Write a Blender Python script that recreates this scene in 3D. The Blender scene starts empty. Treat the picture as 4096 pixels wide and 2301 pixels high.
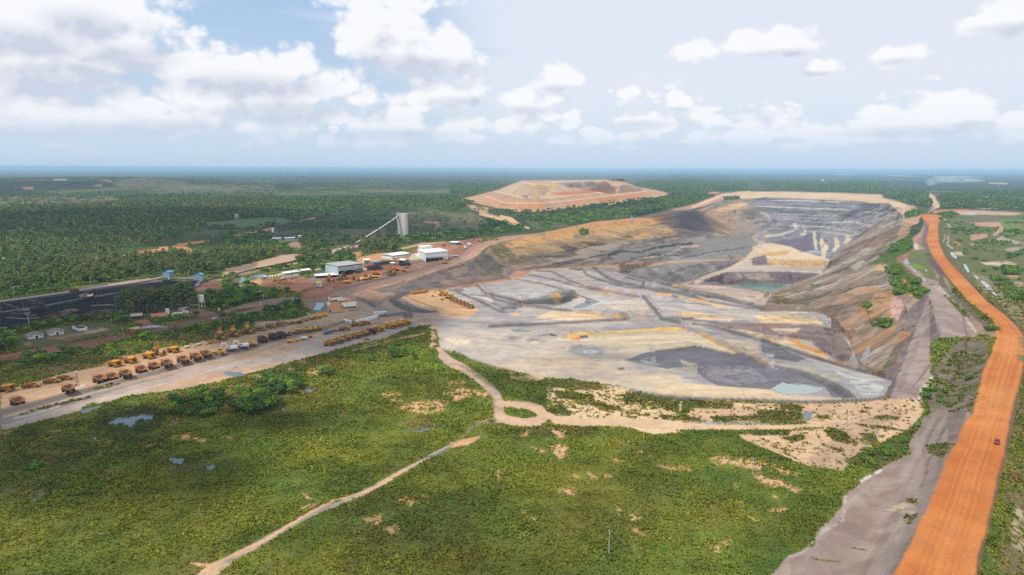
import bpy, math, random
import numpy as np
from mathutils import Matrix, Vector, geometry
random.seed(5)
scene = bpy.context.scene
COL = scene.collection

# ---------------------------------------------------------------- camera
CAM_H = 130.0; FOC = 2731.0; CX = 2048.0; CY = 1150.5
PITCH = math.radians(9.86); ROLL = math.radians(0.22)
RM = Matrix.Rotation(math.pi/2 - PITCH, 3, 'X') @ Matrix.Rotation(ROLL, 3, 'Z')
cam_data = bpy.data.cameras.new('camera')
cam_data.sensor_width = 36.0; cam_data.lens = 36.0*FOC/4096.0
cam_data.clip_start = 1.0; cam_data.clip_end = 250000.0
cam = bpy.data.objects.new('camera', cam_data); COL.objects.link(cam)
cam.matrix_world = Matrix.Translation((0, 0, CAM_H)) @ RM.to_4x4()
scene.camera = cam
R = np.array(RM)

# ---------------------------------------------------------------- light, exposure
SUN_EL = math.radians(61); SUN_AZ = math.radians(-138)      # azimuth from +Y, negative = left
scene.view_settings.view_transform = 'Standard'; scene.view_settings.look = 'None'
scene.view_settings.exposure = 0.1; scene.view_settings.gamma = 1.0
scene.render.engine = 'CYCLES'
scene.cycles.max_bounces = 5; scene.cycles.diffuse_bounces = 2; scene.cycles.glossy_bounces = 2
scene.cycles.transmission_bounces = 2; scene.cycles.transparent_max_bounces = 8
scene.cycles.volume_bounces = 3; scene.cycles.volume_max_steps = 16
scene.cycles.use_denoising = False
sd = bpy.data.lights.new('sun', 'SUN'); sd.energy = 3.4; sd.angle = math.radians(1.2); sd.color = (1.0, 0.955, 0.89)
sun = bpy.data.objects.new('sun', sd); COL.objects.link(sun)
sdir = Vector((math.cos(SUN_EL)*math.sin(SUN_AZ), math.cos(SUN_EL)*math.cos(SUN_AZ), math.sin(SUN_EL)))
sun.rotation_euler = sdir.to_track_quat('Z', 'Y').to_euler(); sun.location = (0, 0, 600)

# ---------------------------------------------------------------- pixel helpers (photo pixels -> world)
CROP = dict(F=(0,0,1.), O=(0,0,1.59006), A1=(0,1000,.4837), A2=(900,750,.41457), A3=(1800,650,.4837), A4=(2724,700,.4837),
  A5=(3272,650,.48385), A6=(0,650,.42702), B1=(0,1400,.20729), B2=(400,1300,.20729), B3=(800,1200,.20729), B4=(1200,1150,.20729),
  B5=(1600,1100,.20729), B6=(1200,950,.27174), B7=(0,1050,.34938), B8=(1000,800,.31056), S1=(0,0,.79503), S2=(2048,0,.79503),
  C3=(0,1500,.55348), C4=(1366,1500,.55348), C5=(2730,1500,.55348), C6=(1700,1150,.41457), C7=(2624,1150,.41457),
  D1=(1000,1000,.17469), D2=(1400,1000,.11746), D3=(1650,940,.17469), D4=(350,1150,.13823), D5=(700,1150,.10365), D6=(600,1050,.1941))
def P(spec):
    """'A2 x,y x,y' (several crops may be chained) -> array of photo pixels (and any further numbers per point)."""
    out = []; c = CROP['F']
    for t in spec.split():
        if t in CROP: c = CROP[t]; continue
        v = [float(a) for a in t.split(',')]
        out.append([c[0]+v[0]*c[2], c[1]+v[1]*c[2]] + v[2:])
    return np.array(out)
def ray(px, py):
    d = np.stack([(np.asarray(px, float)-CX)/FOC, -(np.asarray(py, float)-CY)/FOC, -np.ones_like(np.asarray(px, float))], -1)
    return d @ R.T
def unproj(px, py, z):
    d = ray(px, py); t = (np.asarray(z, float)-CAM_H)/d[..., 2]
    return np.stack([d[..., 0]*t, d[..., 1]*t, np.broadcast_to(z, t.shape)], -1)
def project(X, Y, Z):
    v = np.stack([X, Y, Z-CAM_H], -1) @ R
    w = -v[..., 2]; ok = w > 1.0; w = np.where(ok, w, 1.0)
    return np.where(ok, CX+FOC*v[..., 0]/w, -1e6), np.where(ok, CY-FOC*v[..., 1]/w, -1e6)

# ---------------------------------------------------------------- noise
def _hash(ix, iy, seed):
    h = (ix.astype(np.int64)*374761393 + iy.astype(np.int64)*668265263 + seed*982451653) & 0xFFFFFFFF
    h = ((h ^ (h >> 13))*1274126177) & 0xFFFFFFFF
    return ((h ^ (h >> 16)) & 0xFFFF).astype(np.float32)/65535.0
def vnoise(x, y, seed=0):
    ix = np.floor(x); iy = np.floor(y); fx = (x-ix).astype(np.float32); fy = (y-iy).astype(np.float32)
    fx = fx*fx*(3-2*fx); fy = fy*fy*(3-2*fy)
    a = _hash(ix, iy, seed); b = _hash(ix+1, iy, seed); c = _hash(ix, iy+1, seed); d = _hash(ix+1, iy+1, seed)
    return (a+(b-a)*fx)*(1-fy) + (c+(d-c)*fx)*fy
def fbm(x, y, size, octv=4, seed=0, gain=.5):
    """0..1 fractal noise whose largest blobs are `size` metres."""
    s = 0; a = 1.0; t = 0; f = 1.0/size
    for o in range(octv):
        s = s + a*vnoise(x*f+17.3*o, y*f-9.1*o, seed+o*7); t += a; a *= gain; f *= 2.03
    return s/t
def lin(c):
    c = np.asarray(c, float)/255.0
    return np.where(c <= .04045, c/12.92, ((c+.055)/1.055)**2.4)
ALB = 0.66                      # photo brightness of a sunlit level surface -> albedo
def alb(c): return lin(c)*ALB*np.array([1.03, .985, .92])
def sstep(a, b, x):
    t = np.clip((x-a)/(b-a), 0, 1); return t*t*(3-2*t)
# ---------------------------------------------------------------- terrain: break lines (photo pixel + height)
def W(spec):
    p = P(spec); return unproj(p[:, 0], p[:, 1], p[:, 2])
def behind(spec, back, z):
    w = W(spec); d = w[:, :2]/np.linalg.norm(w[:, :2], axis=1)[:, None]
    w = w.copy(); w[:, :2] += d*back; w[:, 2] = z; return w
LINES = [W(s) for s in (
 # crest of the pit, all the way round
 '1493,1157,1 1600,1125,5 1750,1075,9 1900,1031,12 1945,989,12 2018,964,12 2139,935,10 2284,906,8 2525,880,6 2782,843,4 2884,802,2 2956,792,0 3014,781,0 3208,792,0 3450,804,0 3619,831,2 3609,864,3 3585,942,5 3560,990,6 3619,1039,8 3667,1135,8 3711,1184,8 3727,1231,8 3756,1279,8 3761,1350,8 3720,1450,6 3640,1560,3 3560,1600,0',
 # foot of the highwall = upper edge of the lower haul road
 '1493,1165,0 1560,1175,-1 1700,1172,-3 1870,1150,-6 2020,1110,-9 2061,1082,-12 2160,1075,-15 2284,1071,-18 2477,1056,-25 2650,1050,-35 2816,1042,-45 2995,1029,-58',
 '2040,1120,-10 2120,1090,-14 2284,1080,-18 2477,1075,-25 2650,1062,-35 2816,1052,-45 2960,1040,-57',
 # foot of the second wall, ramp, terrace
 '2500,1090,-40 2600,1112,-50 2695,1136,-55 2740,1140,-56 2777,1118,-56 2869,1080,-57 2975,1042,-58',
 '2740,1140,-56 2884,1147,-57 2995,1162,-57 3082,1180,-57',
 '2884,1144,-75 2950,1136,-75 3060,1134,-75 3174,1138,-75',
 '2884,1146,-75 2990,1161,-75 3087,1178,-75',
 '2880,1105,-57 2900,1090,-58 3000,1086,-58 3150,1088,-58 3290,1094,-58',
 # fill platform in the middle of the pit
 '2995,1029,-58 3072,1039,-50 3324,1046,-50', '3060,1062,-58 3180,1068,-58 3304,1070,-58',
 '3050,968,-54 3120,980,-52 3208,1000,-52 3324,1036,-52',
 # floor of the far pit
 '3034,942,-72 3111,937,-95 3208,951,-100 3304,961,-100 3377,942,-80 3411,932,-70', '3230,1003,-112 3282,1000,-112 3282,1020,-112',
 '3411,932,-70 3360,975,-92 3329,1012,-100 3324,1034,-62 3290,1092,-60 3174,1140,-75',
 # middle height of the end wall, so that it steepens downwards
 '3060,860,-42 3208,870,-50 3380,860,-45 3480,850,-30',
 # rock nose and foot of the right wall
 '3174,1140,-75 3087,1179,-74 3043,1242,-12 3266,1249,-14 3324,1271,-16 3329,1314,-20 3391,1349,-27 3412,1399,-27 3437,1457,-22 3486,1494,-12 3573,1523,-2',
 # dark dump edge of the backfill above the lake terrace
 '2477,1087,-21 2600,1115,-17 2695,1139,-14 2824,1192,-11 2940,1215,-10 3043,1240,-11',
 # edge of the nearer backfill step on the right
 '3030,1361,-5 3130,1392,-4 3246,1428,-3 3412,1477,-3 3500,1500,-3 3573,1521,-2',
 '3100,1345,-12 3290,1330,-18 3350,1400,-22',
 # near rim of the backfill
 '1820,1350,0 1830,1410,0 1900,1450,0 2035,1480,0 2250,1520,-1 2450,1560,-1 2700,1595,-1 2950,1605,-2 3170,1603,-2 3400,1600,-1 3536,1585,0 3600,1574,1',
 # grey platform mound
 '1970,1180,-3 2110,1197,1 2163,1189,3 2245,1171,4 2284,1163,4 2250,1152,3 2100,1140,-2 1985,1150,-4',
 '2080,1210,-5 2148,1226,-6 2235,1221,-7 2313,1197,-7 2300,1160,-6 2240,1140,-6',
 '2100,1300,-4 2500,1330,-6 2800,1310,-8 3000,1290,-10', '1700,1290,0 1900,1330,-1 2000,1400,-1', '1960,1170,-5 1990,1240,-5',
 # apron outside the crest
 '1000,960,0 1300,920,0 1700,900,0 2100,868,0 2700,818,0 2990,772,0 3450,786,0 3680,812,0',
 '3715,850,1 3725,1000,2 3775,1110,3 3850,1250,4 3870,1340,4 3850,1440,2 3760,1600,0 3600,1700,0',
 '1000,1000,1 1300,1010,2 1600,1010,5 1800,990,8 1950,960,10 2139,925,9 2284,898,7 2525,872,5 2782,835,3', '900,1250,0 1200,1240,0 1480,1240,0',
 # terraced waste dump beyond the plant
 'A3 60,320,0 200,335,0 400,380,0 600,392,0 820,388,0 1100,352,0 1500,302,0 1790,258,0', 'A3 130,305,8 300,322,20 430,330,20 560,340,20 760,340,20 1050,310,20 1380,262,20 1620,236,20',
 'A3 370,240,37 500,275,37 620,290,37 820,290,37 1110,262,37 1400,225,37 1545,208,37', 'A3 600,160,82 700,175,82 850,178,82 1000,165,82 1250,152,82 1290,150,82 1420,165,70 1530,195,48', '1100,1120,1 1300,1130,1 1450,1140,2 1700,1060,7 1830,1020,9')]
LINES += [behind('2477,1087,-21 2600,1115,-17 2695,1139,-14', 14, -38), behind('2824,1192,-11 2940,1215,-10 3030,1236,-10', 50, -56),
          behind('3050,968,-54 3120,980,-52 3208,1000,-52 3310,1030,-52', 90, -105),
          behind('A3 600,160,82 850,178,82 1100,160,82 1290,150,82 1420,165,70', 330, 80), behind('A3 370,240,37 600,160,82 850,178,82 1100,160,82 1290,150,82 1420,165,70 1545,208,37', 620, 0),
          behind('3130,1392,-4 3246,1428,-3 3412,1477,-3', 16, -11)]
_v = []; _e = []
for L in LINES:
    n0 = len(_v); _v += [Vector((p[0]/1000, p[1]/1000)) for p in L]; _e += [(n0+i, n0+i+1) for i in range(len(L)-1)]
_z = np.concatenate([L[:, 2] for L in LINES])
_o = geometry.delaunay_2d_cdt(_v, _e, [], 0, 1e-6, True)
TV = np.array([[v.x*1000, v.y*1000] for v in _o[0]]); TT = np.array([list(f) for f in _o[2]])
_xy = np.array([[v.x*1000, v.y*1000] for v in _v]); TZ = np.zeros(len(TV))
for i, src in enumerate(_o[3]):
    if src: TZ[i] = _z[src[0]]
    else:                                                   # a crossing of two break lines: height of the nearest line point
        TZ[i] = _z[np.argmin(((_xy-TV[i])**2).sum(1))]
def tin(X, Y):
    """height of the base surface; 0 outside the mapped area"""
    Z = np.zeros_like(X); sh = X.shape; X = X.ravel(); Y = Y.ravel(); Z = Z.ravel()
    order = np.argsort(Y, kind='stable'); Ys = Y[order]; Xs = X[order]
    for t in TT:
        a, b, c = TV[t]; y0, y1 = min(a[1], b[1], c[1]), max(a[1], b[1], c[1])
        i0, i1 = np.searchsorted(Ys, [y0, y1]); 
        if i1 <= i0: continue
        xs = Xs[i0:i1]; ys = Ys[i0:i1]
        m = (xs >= min(a[0], b[0], c[0])) & (xs <= max(a[0], b[0], c[0]))
        xs = xs[m]; ys = ys[m]
        if not len(xs): continue
        den = (b[1]-c[1])*(a[0]-c[0])+(c[0]-b[0])*(a[1]-c[1])
        if abs(den) < 1e-6: continue
        u = ((b[1]-c[1])*(xs-c[0])+(c[0]-b[0])*(ys-c[1]))/den
        v = ((c[1]-a[1])*(xs-c[0])+(a[0]-c[0])*(ys-c[1]))/den
        k = (u >= -1e-6) & (v >= -1e-6) & (u+v <= 1+1e-6)
        Z[order[i0:i1][m][k]] = u[k]*TZ[t[0]]+v[k]*TZ[t[1]]+(1-u[k]-v[k])*TZ[t[2]]
    return Z.reshape(sh)

# ---------------------------------------------------------------- terrain sheet: fine towards the view, coarse behind, to the horizon
NC = 1330
az = np.concatenate([np.radians(np.arange(-180, -45, 5.0)), np.radians(np.linspace(-42, 42, NC)), np.radians(np.arange(45, 180, 5.0))])
ang = np.radians(np.concatenate([[80, 60, 50, 44, 40, 37], np.arange(35.5, 6.6, -0.052)]))
rad = [r for r in CAM_H/np.tan(ang) if r < 430]
while rad[-1] < 1000: rad.append(rad[-1]+1.25)
while rad[-1] < 1500: rad.append(rad[-1]+2.4)
while rad[-1] < 3700: rad.append(rad[-1]+5.5)
while rad[-1] < 4600: rad.append(rad[-1]+14.0)
while rad[-1] < 75000: rad.append(rad[-1]*1.024)
rad = np.array(rad)
NR, NA = len(rad), len(az)
GX = rad[:, None]*np.sin(az)[None, :]; GY = rad[:, None]*np.cos(az)[None, :]
GZ = tin(GX, GY)
BASE = GZ.copy()

def seg_dist(px, py, pts):
    """distance to a polyline and the fraction along it"""
    best = np.full(px.shape, 1e9); fr = np.zeros(px.shape); n = len(pts)-1
    for i in range(n):
        a = pts[i]; b = pts[i+1]; ab = b[:2]-a[:2]; L2 = max((ab**2).sum(), 1e-9)
        t = np.clip(((px-a[0])*ab[0]+(py-a[1])*ab[1])/L2, 0, 1)
        d = np.hypot(px-a[0]-t*ab[0], py-a[1]-t*ab[1]); m = d < best
        best = np.where(m, d, best); fr = np.where(m, i+t, fr)
    return best, fr
def inside(px, py, pts):
    r = np.zeros(px.shape, bool); n = len(pts); j = n-1
    for i in range(n):
        xi, yi = pts[i][0], pts[i][1]; xj, yj = pts[j][0], pts[j][1]
        if yi != yj: r ^= ((yi > py) != (yj > py)) & (px < (xj-xi)*(py-yi)/(yj-yi)+xi)
        j = i
    return r
# column ray-cast: photo pixel -> point of the finished sheet
def at(px, py, up=0.0):
    d = ray(px, py); a = math.atan2(d[0], d[1]); j = int(np.clip(np.searchsorted(az, a), 1, NA-1))
    if abs(az[j-1]-a) < abs(az[j]-a): j -= 1
    s = d/np.hypot(d[0], d[1]); zr = CAM_H + s[2]*rad
    k = np.nonzero(GZ[:, j] >= zr)[0]; i = int(k[0]) if len(k) else NR-1
    i = max(i, 1); f0 = zr[i-1]-GZ[i-1, j]; f1 = GZ[i, j]-zr[i]; t = f0/max(f0+f1, 1e-9)
    r = rad[i-1]+(rad[i]-rad[i-1])*t
    return Vector((s[0]*r, s[1]*r, GZ[i-1, j]+(GZ[i, j]-GZ[i-1, j])*t+up))
def ground(x, y):
    r = math.hypot(x, y); a = math.atan2(x, y)
    j = int(np.clip(np.searchsorted(az, a), 1, NA-1)); i = int(np.clip(np.searchsorted(rad, r), 1, NR-1))
    u = (a-az[j-1])/(az[j]-az[j-1]); v = (r-rad[i-1])/(rad[i]-rad[i-1]); u = min(max(u, 0), 1); v = min(max(v, 0), 1)
    return float((GZ[i-1, j-1]*(1-u)+GZ[i-1, j]*u)*(1-v)+(GZ[i, j-1]*(1-u)+GZ[i, j]*u)*v)
def line_world(spec):
    return np.array([list(at(p[0], p[1])) for p in P(spec)])
def win(pts, pad):
    """grid window (row/column slices) round some world points"""
    r = np.hypot(pts[:, 0], pts[:, 1]); a = np.arctan2(pts[:, 0], pts[:, 1])
    i0, i1 = np.searchsorted(rad, [max(r.min()*.93-pad, 1), r.max()+pad]); pa = pad/max(r.min(), 1)
    j0, j1 = np.searchsorted(az, [a.min()-pa, a.max()+pa])
    return slice(max(i0-1, 0), i1+1), slice(max(j0-1, 0), j1+1)
def berm(spec, w, h, lump=.35, seed=3):
    """a windrow of dumped earth along a photo line: w wide, h high"""
    pts = line_world(spec); s = win(pts, w+5); x = GX[s]; y = GY[s]
    n = fbm(x, y, 26, 2, seed)
    d, f = seg_dist(x+(n-.5)*w*.2, y+(.5-n)*w*.2, pts); k = np.clip(1-d/(w*.5), 0, 1)
    GZ[s] += h*np.minimum(1.0, k*1.5)*(1-lump+2*lump*fbm(x, y, 24, 2, seed+5))
def embank(pts, half, slope, top=None):
    """raise the sheet to a causeway whose crown follows the world polyline pts (x, y, z)"""
    s = win(pts, float(np.max(half))+40); x = GX[s]; y = GY[s]; d, f = seg_dist(x, y, pts)
    i = np.clip(f.astype(int), 0, len(pts)-2); t = f-i; zr = pts[i, 2]*(1-t)+pts[i+1, 2]*t
    hw = half[i]*(1-t)+half[i+1]*t if isinstance(half, np.ndarray) else half
    GZ[s] = np.maximum(GZ[s], zr-np.maximum(0, d-hw)*slope)
    return s, d, hw
# ---------------------------------------------------------------- relief added to the base surface
R2 = rad[:, None]
gr = np.gradient(BASE, axis=0)/np.gradient(rad)[:, None]
ga = np.gradient(BASE, axis=1)/(R2*np.gradient(az)[None, :]+1e-9)
SLOPE = np.hypot(gr, ga); WALL = sstep(.10, .26, SLOPE)
sa, ca = np.sin(az)[None, :], np.cos(az)[None, :]
ux = (gr*sa+ga*ca)/(SLOPE+1e-6); uy = (gr*ca-ga*sa)/(SLOPE+1e-6)       # uphill direction
along = GX*ux+GY*uy; across = -GX*uy+GY*ux
FARWALL = sstep(1900, 2200, GY)*sstep(-2, -6, BASE)
DUMP = (GY > 1700)*(BASE > .5)*(GX < 900)*1.0
NW1 = fbm(GX, GY, 60, 4, 11)
warp = (NW1-.5)*10
def terrace(z, step, flat):
    q = z/step; f = np.floor(q); t = q-f
    return (f+np.clip((t-flat)/(1-flat), 0, 1))*step, t
z1, t1 = terrace(BASE+warp*.6, 8.0, .45)
z2, t2 = terrace(BASE+warp*.12, 16.0, .38)
z3, t3 = terrace(BASE+warp*.05, 19.0, .20)
RIGHT = sstep(230, 330, GX-(GY-700)*.16)*sstep(-.5, -8, BASE)*(GY < 2400)      # footwall side: smooth dipping strata, no benches
GZ = BASE + WALL*(1-FARWALL)*(1-DUMP)*(1-RIGHT)*(z1-BASE-warp*.6+1.5)*.85
GZ += FARWALL*(z2-BASE)*.9*WALL + DUMP*(z3-BASE)*.4
gully = fbm(across, along*.16, 14, 3, 21)
GZ += WALL*(1-.7*sstep(.5, 1.0, SLOPE))*(gully-.5)*(2.2+7*RIGHT+3.8*FARWALL)*(1-.6*DUMP)
DU, DV = GY*.93-GX*.37, (GX*.93+GY*.37)*.14
dipn = fbm(DU, DV, 30, 5, 37, .6)                 # strata ribs of the right wall
GZ += RIGHT*sstep(.04, .12, SLOPE)*(dipn-.5)*22
mid = (BASE < -.8)*(1-WALL)
GZ += mid*(fbm(GX, GY, 40, 3, 5)-.5)*1.4
_g = (np.roll(GZ, 1, 1)+2*GZ+np.roll(GZ, -1, 1))/4; GZ = np.where(SLOPE > .45, _g, GZ)
# ridge of hills on the left, swells of the plain
hp = unproj(*[np.array(v, float) for v in ([-1500, 0, 300, 500, 700, 900, 1100], [712, 712, 709, 709, 716, 724, 733])], np.array([66, 64, 66, 64, 56, 42, 22.]))
d, f = seg_dist(GX, GY, hp[:, :2]); ht = np.interp(f, range(len(hp)), hp[:, 2])
hn = fbm(GX, GY, 900, 4, 71)
GZ += ht*np.clip(1-d/1500*(.6+.8*hn), 0, 1)**.6*(.92+.16*hn)*(GX < 200)*sstep(2300, 3200, R2)
GZ += sstep(5000, 9000, R2)*(fbm(GX, GY, 5000, 3, 72)-.5)*24
far = unproj(np.array([1150., 1230, 1400, 1500, 1700, 1780, 1840, 1900, 2020, 2120]), np.full(10, 676.), 130.)
# dark earth windrows, safety berms and tipped heaps (each a real ridge of the sheet)
BERMS = [('A1 0,1350 300,1272 700,1168 1000,1082 1300,1012 1500,952 1800,882 2117,800', 7, 1.8), ('A2 560,1425 900,1375 1130,1300 1230,1290', 6, 2),
 ('A2 1250,1310 1480,1245 1650,1225 1740,1215', 7, 2.2), ('A2 1590,1090 1640,1060 1730,1035 1860,1005', 14, 4), ('A2 1620,1090 1700,1140 1780,1180 1940,1195 2040,1185', 14, 3.2),
 ('A2 1290,1068 1370,1105 1450,1150', 8, 2), ('A2 760,980 1000,970 1300,905 1600,845 1900,780 2130,700 2260,650', 6, 1.8),
 ('B5 960,290 1100,310 1250,390 1500,490 1700,590 1930,710', 10, 3.2), ('A3 220,1010 290,1080 420,1110 620,1160 820,1210 1000,1225', 10, 3.4),
 ('A3 170,1090 300,1105 500,1165 700,1200 900,1218', 6, 2), ('A3 540,965 750,1000 870,1030 1000,1075 1200,1150', 8, 2.6), ('A3 650,930 850,965 1020,1015 1150,1045 1300,1075', 8, 2.6),
 ('A3 700,890 850,905 1000,985 1180,1040 1400,1085 1560,1110', 9, 2.8), ('A3 990,880 1100,885 1130,930 1250,975 1450,1030 1600,1040 1900,1120', 9, 3),
 ('A3 1190,870 1240,910 1330,970 1430,1000 1700,1050 1950,1080 2050,1120', 12, 4), ('A3 1400,905 1560,950 1700,990 1850,1025 2000,1070 2117,1110 A4 300,1010 660,1105', 11, 4),
 ('A3 1450,950 1600,985 A4 -300,940 0,985 250,1050 600,1105', 8, 3), ('A3 1000,1225 1200,1250 1330,1280', 8, 2.6), ('A3 330,1355 720,1340 1000,1325 1200,1310 1440,1300', 11, 3.4),
 ('A3 1230,1065 1350,1080 1450,1095 A4 -200,1010 100,1075 350,1090', 8, 3), ('A3 1600,1110 1680,1200 1750,1290 1900,1320', 12, 3.5),
 ('A3 1270,1255 1400,1275 1500,1285 1620,1285', 10, 3), ('A3 1820,1285 2000,1290 A4 0,1190 200,1210 300,1220 A4 950,1240 1150,1250', 9, 2.8),
 ('C7 350,350 500,365 640,400 780,445 980,505 1040,520', 9, 3), ('C7 1020,510 1200,570 1390,630 1600,700 1880,780 2050,820 2280,890', 12, 4),
 ('C7 0,615 170,600 300,580 380,570 500,590 620,620 740,655 850,640', 8, 2.6), ('C7 1150,765 1300,790 1560,860 1720,930 1860,1010 1920,1060', 13, 2.6),
 ('C7 340,425 470,470 620,530 740,590 830,640 1000,690 1120,760', 10, 2.8), ('C6 1300,490 1420,445 1560,430 1630,440', 10, 3.2), ('C6 2110,395 2300,390 2470,395', 9, 2.6),
 ('C7 0,395 150,405 300,415', 8, 2.2), ('C7 750,350 900,350 1100,355 1300,355 1550,385', 10, 3), ('C7 1370,425 1500,445 1700,455', 7, 2.2), ('C7 1290,485 1420,485 1600,505', 7, 2.4),
 ('C7 690,400 850,425 1000,450', 6, 1.6), ('C7 1000,450 1200,470 1330,510 1450,560 1560,600 1650,640', 9, 3), ('C7 1700,690 1800,730 1920,775', 9, 3),
 ('C6 430,690 640,755 860,810 1100,850 1300,880', 5, 1.4), ('C6 1850,950 2030,1010 2200,1040 2460,1060 C7 300,1065 500,1075 900,1085 1500,1105 2050,1080 2200,1060', 8, 2.2),
 ('A1 1380,720 1600,700', 4, 1.), ('C6 200,490 250,520 310,550', 5, 1.4), ('C6 1380,590 1500,556 1650,565 1725,600', 6, 2.4), ('C7 1450,90 1520,90', 10, 3)]
for sp, w_, h_ in BERMS: berm(sp, w_, h_)
HEAPS = [('C6 850,485', 9, 3), ('C6 1010,505', 12, 4), ('C6 1225,460', 9, 3.6), ('C6 1510,465', 12, 5), ('C6 1450,492', 8, 2.5), ('C6 880,262', 9, 3), ('C6 1860,285', 9, 3), ('C6 1780,265', 8, 3), ('C6 2080,295', 8, 2.4),
 ('A2 1765,1225', 12, 4.5), ('A3 630,280', 9, 2), ('D1 1780,955', 5, 1.5), ('D6 450,450', 17, 8), ('D6 590,505', 12, 5), ('B7 860,345', 8, 3), ('D4 360,1170', 8, 3),
 ('C7 1870,760', 11, 4), ('C7 1770,710', 8, 3)]
for sp, r_, h_ in HEAPS:
    p = line_world(sp); s = win(p, r_+4); dd = np.hypot(GX[s]-p[0, 0], GY[s]-p[0, 1])
    GZ[s] += h_*np.clip(1.1-dd/r_*(.8+.4*fbm(GX[s], GY[s], 5, 2, 9)), 0, 1)
# settling pits of the waterlogged hollows are pressed in with their water (see POND)
# orange haul road on its causeway: left and right edges of the running surface
RL = P('3708,858 3717,902 3708,965 3737,1032 3804,1119 3877,1207 3950,1260 3988,1299 3993,1350 3972,1431 3942,1500 3898,1672 3868,1705 3842,1777 3804,1860 3748,2015 3671,2192 3600,2360 3520,2560')
RR = P('3733,863 3749,902 3751,965 3780,1032 3862,1119 3945,1207 4016,1260 4055,1299 4093,1350 4088,1431 4069,1500 4024,1672 4018,1705 4005,1777 3978,1860 3942,2015 3893,2192 3858,2360 3810,2560')
RZ = 7.0
wl = unproj(RL[:, 0], RL[:, 1], RZ); wr = unproj(RR[:, 0], RR[:, 1], RZ)
ROADC = (wl+wr)/2; ROADW = np.linalg.norm(wl[:, :2]-wr[:, :2], axis=1)/2*.96
ROADS, ROADD, ROADH = embank(ROADC, ROADW, .62)
# the same road where it turns off right at the head of the strip
turn = unproj(*P('3720,858 3740,846 3790,842 3850,845').T, 4.0); embank(turn, 9.0, .5)
# low bank carrying the wide dump-truck road down the right side, spoil ridge along the pit
berm('C5 1830,650 1760,900 1700,1100 1600,1300 1480,1440', 34, 3, .5)

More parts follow.
